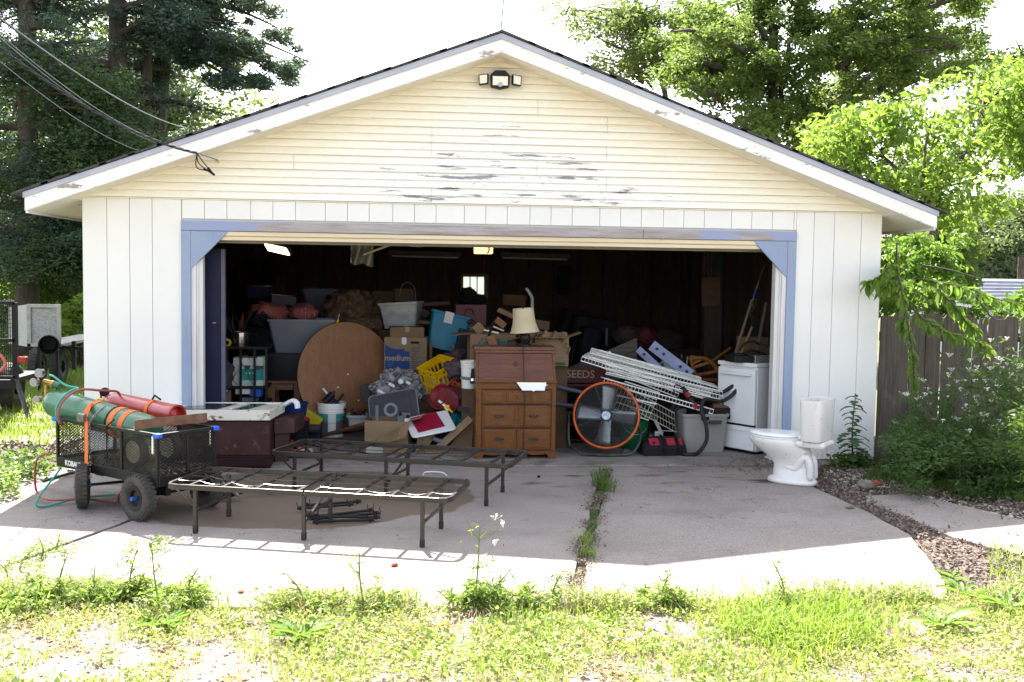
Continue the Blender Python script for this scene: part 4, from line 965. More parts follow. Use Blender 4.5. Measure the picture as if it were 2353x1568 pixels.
# plastic sheet hanging from the ceiling with a pole
n = N('murky_plastic_sheet'); n.color(n.mix(n.ramp(n.noise(5, detail=5), .35, .65), (.16, .17, .13), (.30, .31, .26))); n.set(Roughness=.25); SHEET = n.m
a = at(806, 562, 1.9)
hs_ = obj('hanging_sheet', B().grid(lambda u, v: tuple(at(806+u*52, 556+v*(50+6*u)+3*math.sin(u*9), 1.9+.06*math.sin(u*11+v*3))), 20, 14), SHEET, smooth=2, solid=.004); tag(hs_, 'murky plastic sheet hanging from the ceiling', 'plastic sheet')
pl_ = obj('wooden_pole', B().cyl(at(835, 586, 1.8), at(905, 560, 1.9), .012, n=8), TAN); tag(pl_, 'thin wooden pole slanting up to the raised door', 'pole')
# ---- tubs and heap
GTUB = mat('grey_tub_plastic', (.19, .21, .25), (.22, .24, .28), 4, .42)
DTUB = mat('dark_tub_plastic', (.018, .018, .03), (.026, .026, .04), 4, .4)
stool = thing('wooden_stand', 'small brown wooden stand under the black tote', 'stand', tuple(gnd(650, 985, .013)))
WD = N('stained_pine'); c = WD.mix(WD.ramp(WD.noise(9, (1, 1, 6), 5), .35, .65), (.20, .09, .035), (.12, .05, .02)); WD.color(c); WD.set(Roughness=.55); WD = WD.m
Ys = 1.9
obj('top', pbox(B(), 598, 876, 703, 882, Ys, .42), WD, stool, bevel=.004)
for u0, u1 in ((612, 632), (675, 690)):
    for dy in (.01, .38):
        a, c_ = at(u0, 882, Ys), at(u1, 882, Ys); obj('leg', B().box(a.x, c_.x, Ys+dy, Ys+dy+.04, .013, a.z), WD, stool, bevel=.003)
obj('apron', pbox(B(), 633, 884, 674, 896, Ys+.015, .02), WD, stool)
tot = tub('black_tote', pxT(662, 875, Ys+.22), 100*S(Ys), 88*S(Ys), .40, 60*S(Ys), DTUB, 'black plastic tote on the small wooden stand', 'storage tote', lid=True)
gt = tub('grey_tub', pxT(695, 811, Ys+.24, 3), 151*S(Ys), 118*S(Ys), .44, 79*S(Ys), GTUB, 'large open grey tub heaped with red pillows', 'tub')
PIL = N('red_pillow_cloth'); c = PIL.mix(PIL.ramp(PIL.noise(5, detail=4), .35, .65), (.15, .024, .03), (.2, .055, .05)); c = PIL.mix(PIL.ramp(PIL.noise(9, (6, 1, 1), 3), .62, .68), c, (.42, .22, .18)); PIL.color(c); PIL.set(Roughness=.85); PIL.bump(PIL.noise(60), .4, .004); PIL = PIL.m
for c_, rx_, rz_, ry_, lab, ro in (((620, 717), .215, .105, .2, 'larger dull red pillow slumped over the grey tub', 6), ((696, 719), .165, .095, .2, 'smaller dull red pillow right of the larger one', -6)):
    T = pxT(*c_, Ys+.42, 8, 0, ro); o = blob('red_pillow', (0, 0, 0), rx_, ry_, rz_, PIL, .28, 1.6, T=T, fold=.16, sq=.8, seed=int(ro)); tag(o, lab, 'pillow', None)
hid = tub('dim_tub', TR((at(640, 800, 2.75).x, 2.9, .013)), .75, .62, .5, at(640, 735, 2.7).z-.1, DTUB, 'dark tall bin behind the grey tub', 'bin')
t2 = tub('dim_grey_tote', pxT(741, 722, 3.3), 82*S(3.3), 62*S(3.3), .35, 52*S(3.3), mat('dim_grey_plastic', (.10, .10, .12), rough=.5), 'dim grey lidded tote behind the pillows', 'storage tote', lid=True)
obj('label_frame', B().tube([at(727, 683, 3.05), at(756, 683, 3.05), at(756, 712, 3.05), at(727, 712, 3.05)], .004, 4, closed=True), mat('tote_outline', (.03, .03, .05), rough=.5), t2)
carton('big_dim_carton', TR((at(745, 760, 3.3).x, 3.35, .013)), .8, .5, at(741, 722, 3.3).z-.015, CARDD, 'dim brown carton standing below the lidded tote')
n = N('brown_fur_rug')
c = n.mix(n.ramp(n.noise(22, detail=7, rough=.7), .38, .62), (.05, .028, .015), (.17, .105, .05)); n.color(c); n.set(Roughness=.95); n.bump(n.noise(70, detail=8, rough=.75), 1., .03); FUR = n.m
fr_ = thing('fur_rug', 'heaped brown shaggy rug behind the round tabletop', 'rug', tuple(at(815, 755, 2.7)))
for c_, Y, rx_, ry_, rz_, sd in (((808, 713), 2.85, .30, .25, .22, 1), ((866, 722), 2.9, .13, .15, .17, 2), ((815, 748), 2.5, .25, .15, .09, 3), ((862, 748), 2.6, .1, .12, .11, 4)):
    blob('rug_fold', at(*c_, Y), rx_, ry_, rz_, FUR, .35, 2.4, parent=fr_, seed=sd, fold=.35, seg=56)
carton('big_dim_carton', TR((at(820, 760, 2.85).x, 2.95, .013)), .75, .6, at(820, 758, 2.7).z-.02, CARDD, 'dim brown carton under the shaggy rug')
o = obj('paper_scrap', B().prism([at(802, 752, 2.3), at(822, 746, 2.3), at(823, 754, 2.3)], (0, .002, 0)), WPR); tag(o, 'white paper scrap on the shaggy rug', 'paper')
kn = thing('yellow_screwdriver', 'yellow handled screwdriver stuck upright by the grey tub', 'screwdriver', tuple(at(774, 750, 2.0)))
obj('handle', B().cyl(at(771, 752, 2.0), at(777, 735, 2.0), .014), mat('yellow_plastic', (.75, .45, .0), (.65, .38, .0), 6, .4), kn); obj('shaft', B().cyl(at(777, 735, 2.0), at(780, 722, 2.0), .005), CHR, kn)
# round tabletop leaning
n = N('round_table_laminate')
c = n.mix(n.ramp(n.noise(10, (2.2, 1, .5), 5), .3, .7), (.25, .115, .048), (.19, .082, .034)); c = n.mix(n.ramp(n.noise(60, (2, 1, .4), 4), .5, .7), c, (.16, .072, .032)); n.color(c); n.set(Roughness=.6); LAM = n.m
rt = thing('round_tabletop', 'round brown wood grain tabletop leaning on the heap', 'tabletop', tuple(gnd(800, 985, .013)))
ctr = at(799, 866, 1.84); rad_ = ctr.z-.02
M_ = TR(ctr, 32, 82)
obj('top', B(M_).lathe([(rad_-.004, -.012), (rad_, -.008), (rad_, .008), (rad_-.004, .012)], 72, capb=True, capt=True), LAM, rt, smooth=True)
obj('edge_band', B(M_).lathe([(rad_+.001, -.010), (rad_+.003, -.006), (rad_+.003, .006), (rad_+.001, .010)], 72, capb=False), mat('dark_edge_band', (.09, .045, .02), rough=.5), rt)
nd_ = (M_.to_3x3() @ Vector((0, 0, 1))).normalized()
for u, v in ((797, 862), (774, 892), (835, 893), (821, 922)):
    d_ = ray(u, v); q = C0 + d_*((ctr-C0).dot(nd_)/d_.dot(nd_)); q -= d_.normalized()*.016; o = obj('paint_fleck', B().prism([q, q+Vector((.025, 0, .004)), q+Vector((.012, 0, .022))], (0, .003, 0)), WPR, rt)
# boxes right of the tabletop
Yb = 1.85
mb = carton('medium_box', TR((at(934, 852, Yb).x, Yb+.2, at(934, 852, Yb).z), -4), 98*S(Yb), .36, 76*S(Yb), CARDL, 'moving box printed medium with blue panel', seam=False)
def onface(T, x, z, sy): return T @ Vector((x, -sy/2-.0025, z))
MT = TR((at(934, 852, Yb).x, Yb+.2, at(934, 852, Yb).z), -4); w_, h_ = 98*S(Yb), 76*S(Yb)
def fp(pts): return [MT @ Vector((-w_/2+w_*x, -.1825, h_*(1-y))) for x, y in pts]
BLP = mat('blue_print', (.02, .07, .26), rough=.6)
obj('blue_panel', B().prism(fp([(.02, .22), (.12, .29), (.24, .35), (.48, .355), (.48, .42), (.60, .42), (.60, .95), (.03, .95)]), (0, .0015, 0)), BLP, mb)
obj('hand_hole', B().prism(fp([(.61, .13), (.63, .115), (.80, .12), (.83, .15), (.81, .19), (.63, .185)]), (0, .0015, 0)), mat('hole_dark', (.03, .02, .012), rough=.9), mb)
obj('tape', B().prism(fp([(.41, .0), (.52, .0), (.52, .19), (.47, .23), (.41, .19)]), (0, .001, 0)), WPR, mb)
text('print', 'medium', .088, MT @ TR((-w_/2+w_*.315, -.1835, h_*.37)) @ TXF, mat('tan_print', (.45, .33, .22), rough=.7), mb, bold=.0022)
for k_ in range(3): obj('print_line', B().prism(fp([(.08, .74+k_*.065), (.25-k_*.03, .74+k_*.065), (.25-k_*.03, .765+k_*.065), (.08, .765+k_*.065)]), (0, -.001, 0)), mat('pale_blue_print', (.10, .16, .32), rough=.7), mb)
for k_ in range(11):
    y = .30+k_*.06; obj('print_line', B().prism(fp([(.64, y), (.70+random.uniform(.06, .2), y), (.70+random.uniform(.06, .2), y+.018), (.64, y+.018)]), (0, .0012, 0)), BLP, mb)
carton('cardboard_box', TR((at(934, 880, Yb).x, Yb+.22, .013)), 100*S(Yb), .38, at(934, 853, Yb).z-.018, CARD, 'plain carton supporting the printed moving box')
carton('cardboard_box', pxT(934, 775.5, Yb+.22, 4), 78*S(Yb), .30, 25*S(Yb), CARD, 'dented low carton on top of the printed moving box')
# clear tub
n = N('clear_tub_plastic'); c = n.mix(n.ramp(n.noise(7, (1, 1, 2), 5), .3, .7), (.22, .24, .28), (.40, .40, .38)); n.color(c); n.set(Roughness=.22, Alpha=.9); CLR = n.m
ct_ = tub('clear_tub', pxT(925, 753, 2.55, -14, 0, -4), 90*S(2.55), 72*S(2.55), .36, 58*S(2.55), CLR, 'cloudy clear plastic tub tilted on the boxes')
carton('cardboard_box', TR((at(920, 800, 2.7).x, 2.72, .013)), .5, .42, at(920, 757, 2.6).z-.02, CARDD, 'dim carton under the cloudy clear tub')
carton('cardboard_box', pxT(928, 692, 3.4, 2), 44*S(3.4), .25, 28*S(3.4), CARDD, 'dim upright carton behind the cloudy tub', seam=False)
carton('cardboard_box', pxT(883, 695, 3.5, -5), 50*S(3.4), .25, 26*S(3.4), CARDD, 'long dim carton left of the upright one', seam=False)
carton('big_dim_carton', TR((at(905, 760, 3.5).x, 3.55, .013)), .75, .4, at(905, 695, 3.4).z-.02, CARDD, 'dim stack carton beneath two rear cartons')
o = obj('wire_hoop', B().tube(bez([at(918, 680, 3.2), at(925, 655, 3.2), at(940, 650, 3.2), at(953, 664, 3.2), at(954, 690, 3.2)], 20), .005, 5), GAL); tag(o, 'thin wire hoop arching above the upright carton', 'wire')
# blue tub
BTUB = mat('bright_blue_plastic', (.0, .20, .34), (.0, .24, .40), 4, .35)
bt_T = pxT(1018, 806, 2.25, 0, -8, 13)
bt = tub('blue_tub', bt_T, 92*S(2.25), 78*S(2.25), .36, 84*S(2.25), BTUB, 'bright blue plastic tub tilted to the right')
q = bt_T @ Vector((-.03, -.195, 84*S(2.25)-.05)); obj('white_tag', B(TR(q, 0, 0, 13)).box(-.05, .05, -.004, 0, -.07, .06), WPR, bt)
tub('teal_tub', TR((at(1015, 850, 2.2).x, 2.45, .013)), .46, .38, .36, at(1015, 812, 2.2).z-.06, mat('deep_teal_plastic', (.01, .08, .13), rough=.4), 'deep teal tub below the tilted blue one')
for u in (990, 1040):
    a = at(u, 790, 2.05); o = obj('wooden_post', B().box(a.x-.016, a.x+.016, 2.02, 2.06, .013, a.z), WD); tag(o, 'wooden post in front of the blue tub, %s' % ('left one' if u < 1000 else 'right one'), 'post')
# fleece roll
PUR = mat('mauve_fleece', (.13, .085, .10), (.19, .135, .15), 14, .95, bump=.8, bscale=60)
fz = obj('fleece_roll', B().tube(bez([at(960, 872, 1.7), at(985, 850, 1.65), at(1015, 835, 1.65), at(1045, 822, 1.7), at(1075, 790, 1.75)], 26), [.035+.065*math.sin(math.pi*min(1, (i+2)/27))+.01*math.sin(i*1.7) for i in range(len(bez([(0, 0, 0)]*5, 26)))], 14), PUR, smooth=2); tag(fz, 'mauve fleece blanket rolled behind the yellow crate', 'blanket')
# yellow crate
YEL = mat('yellow_plastic', (.75, .44, .0))
YT = pxT(1015, 867, 1.32, 34, 6, -24)
yc = thing('milk_crate', 'yellow plastic crate tilted on the heap', 'crate', tuple(at(1015, 867, 1.32)))
h = .165
for k_ in range(4):
    TT_ = YT @ Matrix.Rotation(k_*math.pi/2, 4, 'Z'); b = B(TT_)
    b.box(-h, h, -h, -h+.012, h-.08, h); b.box(-h, h, -h, -h+.012, -h, -h+.035); b.box(-h, h, -h, -h+.012, -.045, -.02)
    for x in (-h, -.1, -.05, 0, .05, .1, h-.02): b.box(x, x+.02, -h+.001, -h+.011, -h+.035, h-.08)
    obj('side_panel', b, MC['yellow_plastic'], yc)
    obj('rim', B(TT_).box(-h-.008, h+.008, -h-.008, -h+.006, h-.02, h+.004), MC['yellow_plastic'], yc, bevel=.003)
    for x in (-.06, .06): obj('grip_hole', B(TT_).cyl((x, -h-.001, h-.045), (x, -h+.004, h-.045), .011, n=12), mat('hole_dark', (.03, .02, .012)), yc)
obj('floor', B(YT).box(-h, h, -h, h, -h, -h+.006), MC['yellow_plastic'], yc)
pk = obj('paper_stack', B(YT).box(-.12, .12, -.13, .13, -.15, .02), mat('mixed_paper', (.55, .5, .48), (.25, .2, .3), 60, .6, stretch=(8, 1, 1))); tag(pk, 'stack of papers inside the yellow crate', 'papers')
# pink case + black cloth
PNK = mat('dusty_pink', (.30, .13, .14), (.25, .10, .11), 5, .5)
pc = carton('pink_case', pxT(1080, 748, 3.0, 3), 70*S(3.0), .2, 48*S(3.0), PNK, 'dusty pink suitcase under black clothes', cat='suitcase', seam=False)
obj('handle', B().tube(bez([at(1068, 725, 2.86), at(1072, 712, 2.86), at(1085, 712, 2.86), at(1088, 725, 2.86)], 10), .006), mat('brown_leather', (.1, .04, .03), rough=.5), pc)
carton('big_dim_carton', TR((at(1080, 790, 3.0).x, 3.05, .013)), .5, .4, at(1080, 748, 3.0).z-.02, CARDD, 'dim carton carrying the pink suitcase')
BCL = mat('black_cloth', (.006, .006, .008), (.012, .012, .016), 8, .9)
bc = thing('black_clothes', 'black clothes heaped in front of the rear window', 'clothes', tuple(at(1085, 690, 3.05)))
blob('fold', at(1085, 688, 3.1), .20, .15, .075, BCL, .3, 3, parent=bc, seed=5); blob('fold', at(1076, 674, 3.1), .10, .10, .07, BCL, .3, 3, parent=bc, seed=6)
# ---- desk
OAK = N('honey_oak_varnish')
X = OAK.xyz(); c = OAK.mix(OAK.ramp(OAK.noise(7, (1, 1, 7), 6, .6, 1.2), .3, .7), (.165, .060, .013), (.10, .033, .008)); c = OAK.mix(OAK.ramp(OAK.noise(50, (.3, 1, 5), 4), .5, .75), c, (.07, .024, .007)); OAK.color(c); OAK.set(Roughness=.36, Specular_IOR_Level=.3); OAK = OAK.m
LID = N('faded_pink_oak'); c = LID.mix(LID.ramp(LID.noise(5, (.4, 1, 5), 6, .6, .8), .3, .7), (.15, .062, .04), (.10, .038, .024)); c = LID.mix(LID.ramp(LID.noise(40, (.3, 1, 4), 4), .5, .75), c, (.07, .026, .02)); LID.color(c); LID.set(Roughness=.4, Specular_IOR_Level=.3); LID = LID.m
DKO = mat('dark_oak_shadow_line', (.06, .025, .012), rough=.4)
dk = thing('secretary_desk', 'oak secretary desk with slanted lid and brass drawer pulls', 'desk', tuple(at(1185, 1058, .12)))
Yd = .12
x0, x1 = at(1094, 930, Yd).x, at(1277, 930, Yd).x
zv = lambda v: at(1185, v, Yd).z
zb_ = .013
def dbox(name, u0, v0, u1, v1, Y, d, mt, bevel=.003, par=dk):
    a, c_ = R5(u0, v0, u1, v1, Yd); return obj(name, B().box(a.x, c_.x, Y, Y+d, max(a.z, .013), c_.z), mt, par, bevel=bevel)
obj('carcass', B().box(x0+.012, x1-.012, Yd+.012, Yd+.44, .06, zv(880)), OAK, dk)
obj('side_panel', B().prism([(x0, Yd+.0, .05), (x0, Yd+.0, zv(878)), (x0, Yd+.19, zv(806)), (x0, Yd+.46, zv(806)), (x0, Yd+.46, .05)], (.02, 0, 0)), OAK, dk)
obj('side_panel', B().prism([(x1-.02, Yd+.0, .05), (x1-.02, Yd+.0, zv(878)), (x1-.02, Yd+.19, zv(806)), (x1-.02, Yd+.46, zv(806)), (x1-.02, Yd+.46, .05)], (.02, 0, 0)), OAK, dk)
obj('back_panel', B().box(x0+.02, x1-.02, Yd+.44, Yd+.455, .05, zv(806)), DKO, dk)
obj('top', B().box(x0-.02, x1+.02, Yd+.16, Yd+.48, zv(808), zv(800.5)), LID, dk, bevel=.006)
obj('top_moulding', B().box(x0-.008, x1+.008, Yd+.165, Yd+.2, zv(815), zv(808.3)), LID, dk, bevel=.005)
zl0, zl1 = zv(875), zv(816)
obj('slant_lid', B().prism([(x0+.022, Yd-.006, zl0), (x1-.022, Yd-.006, zl0), (x1-.022, Yd+.172, zl1), (x0+.022, Yd+.172, zl1)], (0, .022, .006)), LID, dk, bevel=.004)
obj('lid_lip', B().box(x0-.008, x1+.008, Yd-.022, Yd+.02, zv(880), zv(873.5)), OAK, dk, bevel=.006)
dbox('rail', 1096, 881, 1275, 894, Yd-.002, .012, OAK)
ANT = mat('antique_brass', (.16, .13, .09), (.08, .065, .05), 60, .35, .85)
q = Vector((at(1185, 838, Yd+.1).x, Yd+.095, zv(838))); es = obj('escutcheon', B(TR(q, 0, 52-90+8)).prism([(0, -.006, -.026), (.022, -.006, 0), (0, -.006, .026), (-.022, -.006, 0)], (0, .006, 0)), ANT, dk, bevel=.003)
dbox('stile', 1096, 895, 1107, 1036, Yd-.004, .015, OAK); dbox('stile', 1266, 895, 1275, 1036, Yd-.004, .015, OAK)
for v in (895, 929.5, 984): dbox('rail', 1107, v, 1266, v+2.2, Yd-.003, .014, DKO, 0)
def dpanel(par, u0, v0, u1, v1):
    dbox('raised_panel', u0, v0, u1, v1, Yd-.014, .012, OAK, .006, par); dbox('raised_panel', u0+4, v0+4, u1-4, v1-4, Yd-.020, .008, OAK, .004, par)
def pull(par, u, v):
    q = Vector((at(u, v, Yd).x, Yd-.024, zv(v))); T = TR(q)
    o = obj('pull', B(T).prism([(-.052, 0, .0), (-.04, 0, .012), (-.02, 0, .010), (0, 0, .018), (.02, 0, .010), (.04, 0, .012), (.052, 0, 0), (.03, 0, -.012), (0, 0, -.02), (-.03, 0, -.012)], (0, .004, 0)), ANT, par, bevel=.002)
    obj('bail', B(T).tube(bez([(-.036, -.004, .002), (-.03, -.018, -.008), (0, -.024, -.014), (.03, -.018, -.008), (.036, -.004, .002)], 12), .0045, 6), ANT, par)
for lst, (v0, v1) in ((((1109, 1159), (1164, 1214), (1219, 1264)), (898, 928)), (((1110, 1183), (1190, 1264)), (932, 982)), (((1110, 1186), (1187, 1264)), (986.5, 1034))):
    dr = dbox('drawer', 1107.5, v0-.4, 1265.5, v1+.4, Yd-.003, .014, OAK, .002)
    for u0, u1 in lst: dpanel(dr, u0, v0+1, u1, v1-1)
    if v0 == 898:
        for u in (1188, 1241): obj('knob', B().cyl(Vector((at(u, 913, Yd).x, Yd-.02, zv(913))), Vector((at(u, 913, Yd).x, Yd-.04, zv(913))), .006, .013, n=14), ANT, dr)
    else:
        for u in (1147, 1226): pull(dr, u, (v0+v1)/2-2)
# scrolled skirt
sk = [(x0-.006, zv(1037)), (x1+.006, zv(1037)), (x1+.006, .013), (x1-.07, .013), (x1-.075, .05), (x1-.10, .062), (x1-.12, .05)]
mid = (x0+x1)/2; sk += [(mid+.14, .05), (mid+.10, .07), (mid, .045), (mid-.10, .07), (mid-.14, .05), (x0+.12, .05), (x0+.10, .062), (x0+.075, .05), (x0+.07, .013), (x0-.006, .013)]
obj('skirt', B().prism([(x, Yd-.018, z) for x, z in sk], (0, .02, 0)), OAK, dk, bevel=.002)
for s, x in ((-1, x0-.006), (1, x1-.014)): obj('skirt_side', B().box(x, x+.02, Yd+.003, Yd+.45, .013, zv(1037)), OAK, dk)
cdl = obj('lamp_cord', B().tube(bez([at(1196, 757, .45), Vector((at(1202, 799, .3).x, .45, zv(799)+.006)), Vector((at(1203, 800, .2).x, Yd+.15, zv(799)+.01)), Vector((at(1204, 812, .2).x, Yd+.145, zv(812))), (at(1204, 872, .1).x, Yd-.03, zv(872)), (at(1205, 940, .1).x, Yd-.035, zv(940)), (at(1203, 1000, .1).x, Yd-.035, zv(1000)), (at(1204, 1040, .1).x, Yd-.04, .08), (at(1212, 1058, .1).x, Yd-.08, .018)], 50), .0048, 6), CAB, smooth=2); tag(cdl, 'black lamp cord hanging down the desk front', 'cord')
pa_ = thing('white_paper', 'white envelopes lying on the desk rail', 'envelopes', tuple(at(1222, 888, .08)))
zq = zv(879)+.003
obj('sheet', B().prism([(at(1187, 880, .08).x, Yd-.045, zv(878)), (at(1255, 880, .08).x, Yd-.045, zv(878)), (at(1251, 896, .08).x, Yd-.06, zv(896)), (at(1200, 896, .08).x, Yd-.06, zv(896))], (0, .004, 0)), mat('bright_paper', (.82, .82, .82), rough=.6), pa_)
obj('sheet', B().prism([(at(1192, 880, .08).x, Yd-.052, zv(880)), (at(1259, 883, .08).x, Yd-.052, zv(883)), (at(1225, 897, .08).x, Yd-.066, zv(898))], (0, .004, 0)), MC['bright_paper'], pa_)
# lamp
SHD = N('aged_lampshade'); SHD.color(SHD.mix(SHD.ramp(SHD.noise(6, detail=4), .3, .7), (.50, .42, .29), (.42, .33, .20))); SHD.set(Roughness=.8); SHD = SHD.m
lp = thing('table_lamp', 'table lamp with aged cream bell shade on the desk', 'lamp', tuple(at(1203, 800, .42)))
qa = at(1206, 764, .42); LT = TR(qa, 0, 0, -5); hs_ = 56*S(.42)
obj('shade', B(LT).lathe([(.150, 0), (.135, .03), (.120, .08), (.110, .14), (.105, hs_-.01), (.105, hs_), (.100, hs_), (.104, .14), (.145, .0)], 40, capb=False), SHD, lp, smooth=2)
obj('harp', B(LT).tube([(-.1, 0, hs_-.02), (.1, 0, hs_-.02)], .003).tube([(0, -.1, hs_-.02), (0, .1, hs_-.02)], .003).cyl((0, 0, hs_-.03), (0, 0, hs_+.02), .008), FIX, lp)
zt2 = zv(800)
obj('base', B(TR((qa.x, .42, zt2))).lathe([(.07, 0), (.07, .015), (.03, .03), (.05, .06), (.055, .1), (.03, .14), (.012, qa.z-zt2+.1)], 24), mat('dark_bronze', (.03, .02, .015), rough=.35), lp, smooth=True)
pv = obj('white_pipe', B().tube(bez([at(1208, 663, .95), at(1213, 668, .95), at(1222, 684, .95), at(1223, 700, .95), at(1223, 740, .95)], 16), .017, 10), mat('aged_pvc', (.30, .30, .27), rough=.4), smooth=2); tag(pv, 'bent grey plastic pipe rising behind the lampshade', 'pipe')
# hand lettered box behind the desk
ab_T = pxT(1128, 838, .95, 3, 0, 0)
ab = carton('lettered_box', ab_T, 104*S(.95), .34, 72*S(.95), CARD, 'open cardboard box with teal upside down handwriting', open_=True, flaps=2, ang=20)
text('handwriting', 'Happy', .17, ab_T @ TR((.04, -.1725, .20), 0) @ TXF @ Matrix.Rotation(math.pi, 4, 'Z'), mat('teal_marker', (.01, .16, .19), rough=.6), ab, bold=.003, shear=.3)
sb = thing('support_box', 'dim carton holding the hand lettered box', 'box', (0, 0, 0)); obj('body', B().box(at(1098, 900, .85).x, at(1176, 900, .85).x, .78, 1.12, .013, ab_T.translation.z-.002), CARDD, sb)
bl = thing('paint_block', 'brown wood block with blue painted end leaning on lettered box', 'wood block', tuple(at(1140, 800, .70)))
a, c_ = at(1126, 772, .72), at(1141, 812, .70)
ORB = mat('orange_brown_wood', (.36, .17, .07), (.28, .12, .05), 8, .6)
obj('block', B().beam(a, a.lerp(c_, .62), .085, .04, (0, 1, 0)), ORB, bl, bevel=.004); obj('neck', B().beam(a.lerp(c_, .62), c_, .06, .04, (0, 1, 0)), mat('brown_red_band', (.15, .05, .03), rough=.5), bl, bevel=.006)
obj('painted_end', B().beam(c_, c_+(c_-a)*.25, .07, .045, (0, 1, 0)), mat('cobalt_paint', (.02, .05, .35), rough=.5), bl, bevel=.004)
o = obj('black_stick', B().beam(at(1135, 736, .75), at(1123, 774, .72), .02, .02), FIX); tag(o, 'black flat stick poking out of the lettered box', 'stick')
for k_, (c0, sz, ry, mt, lab) in enumerate((((1150, 742), (.12, .05, .07), 38, ORB, 'orange wood offcut on top of lettered box'), ((1128, 762), (.17, .05, .02), 12, TAN, 'flat pale wood slat across the lettered box'), ((1144, 755), (.14, .03, .02), 22, GAL, 'grey paintbrush lying on the lettered box'), ((1100, 755), (.11, .05, .10), 50, CARD, 'torn cardboard flap curling at the left box edge'))):
    o = obj('wood_offcut', B(pxT(*c0, .9, 0, 0, ry)).cbox((0, 0, 0), sz), mt, bevel=.004); tag(o, lab, 'offcut')
o = obj('scoop_handle', B().tube(bez([at(1075, 745, 1.2), at(1080, 738, 1.2), at(1090, 745, 1.2), at(1092, 770, 1.15), at(1085, 810, 1.1)], 14), .02, 8), FIX, smooth=2); tag(o, 'black curved handle left of the lettered box', 'handle')
# torn box right of lamp
tb_T = pxT(1254, 838, .82, -6)
tb_ = carton('torn_box', tb_T, 102*S(.82), .34, 66*S(.82), CARDL, 'torn open cardboard box right of the lamp', open_=True, flaps=4, ang=25)
obj('green_stripe', B(tb_T).box(-.16, .05, -.1735, -.171, .19, .215).box(.02, .20, -.1735, -.171, .01, .04), mat('green_print', (.01, .14, .06), rough=.6), tb_)
o = obj('dark_case', B(pxT(1262, 782, .8, -5, 12)).cbox((0, .0, 0), (.30, .16, .09)), mat('dark_case_plastic', (.02, .02, .035), rough=.3), bevel=.006); tag(o, 'dark plastic case inside the torn box', 'case')
for i in range(7):
    u, v = random.uniform(1215, 1300), random.uniform(770, 800); q = at(u, v, .74+random.random()*.1)
    o = obj('crumpled_paper', B(TR(q, random.uniform(0, 90), random.uniform(-40, 40), random.uniform(-40, 40))).prism([(0, 0, 0), (.07, 0, .01), (.085, 0, .04), (.02, 0, .05)], (0, .003, 0)), (WPR, CARDL, GAL)[i % 3]); tag(o, ('white paper scrap', 'tan cardboard scrap', 'shiny foil scrap')[i % 3]+' spilling from the torn box', 'scrap', 'scraps spilling from the torn box')
sb = thing('support_box', 'dim carton holding the torn box', 'box', (0, 0, 0)); obj('body', B().box(at(1215, 900, .8).x, at(1300, 900, .8).x, .70, 1.02, .013, tb_T.translation.z-.002), CARDD, sb)
# white bucket & clamp left of desk
def bucket(name, T, r0, r1, h, mt, label, rings=3, band=None, cat='bucket', bail=True):
    t = thing(name, label, cat, tuple(T.translation)); pr = [(r0, 0), (r0+(r1-r0)*.75, h*.72)]
    for i in range(rings): z = h*(.74+.085*i); r = r0+(r1-r0)*z/h; pr += [(r, z), (r+.007, z+.004), (r+.007, z+.010), (r, z+.014)]
    pr += [(r1, h-.01), (r1+.006, h-.008), (r1+.006, h), (r1-.004, h), (r0-.004, .01)]
    obj('shell', B(T).lathe(pr, 36), mt, t, smooth=True)
    if bail: obj('bail', B(T).tube(bez([(r1+.006, 0, h*.86), (r1*.7, -r1*.75, h*.55), (0, -r1*1.04, h*.42), (-r1*.7, -r1*.75, h*.55), (-r1-.006, 0, h*.86)], 18), .0028, 5), GAL, t)
    return t
WBK = mat('white_bucket_plastic', (.78, .78, .76), (.70, .70, .68), 5, .4)
T_ = TR((at(1078, 880, .8).x, .8, .013)); bucket('white_bucket', pxT(1078, 892, .68), .075, .088, 64*S(.68), WBK, 'tall white bucket squeezed left of the desk', bail=False)
cz_ = at(1078, 892, .68).z; o = thing('support_box', 'dim carton beneath the tall white bucket', 'box', (0, 0, 0)); obj('body', B().box(at(1060, 950, .68).x, at(1090, 950, .68).x, .55, .9, .013, cz_-.001), CARDD, o)
cl_ = thing('bar_clamp', 'black bar clamp with bolt left of the desk', 'clamp', tuple(at(1086, 870, .5)))
obj('bar', B().beam(at(1087, 848, .5), at(1084, 882, .5), .02, .035), FIX, cl_); obj('jaw', B().beam(at(1058, 868, .5), at(1084, 872, .5), .02, .03), GTUB, cl_); obj('bolt', B().cyl(at(1085, 873, .48), at(1085, 873, .45), .015, n=6), CHR, cl_)
# ---- floor level heap in the middle
RDP = mat('red_plastic', (.42, .018, .03), (.33, .02, .03), 7, .35); RDD = mat('dusty_red_plastic', (.36, .05, .06), (.24, .04, .045), 7, .5, c3=(.12, .06, .05), s3=9, lo3=.6, hi3=.72)
gcn = thing('fuel_can', 'dusty red fuel can with yellow spout lying on heap', 'fuel can', tuple(at(1038, 915, .85)))
GT_ = pxT(1036, 916, .85, -30, 10, 34)
b = B(GT_); b.prism([(-.135, -.075, -.13), (.135, -.075, -.13), (.14, -.075, .04), (.085, -.075, .12), (-.03, -.075, .12), (-.135, -.075, .06)], (0, .16, 0))
obj('body', b, RDD, gcn, bevel=.018)
obj('side_rib', B(GT_).prism([(-.10, -.080, -.10), (.10, -.080, -.10), (.105, -.080, .03), (.06, -.080, .085), (-.03, -.080, .085), (-.10, -.080, .04)], (0, .006, 0)), RDD, gcn, bevel=.004)
obj('handle', B(GT_).tube(bez([(-.09, 0, .10), (-.07, 0, .18), (.05, 0, .19), (.08, 0, .12)], 14), .013), RDP, gcn, smooth=2)
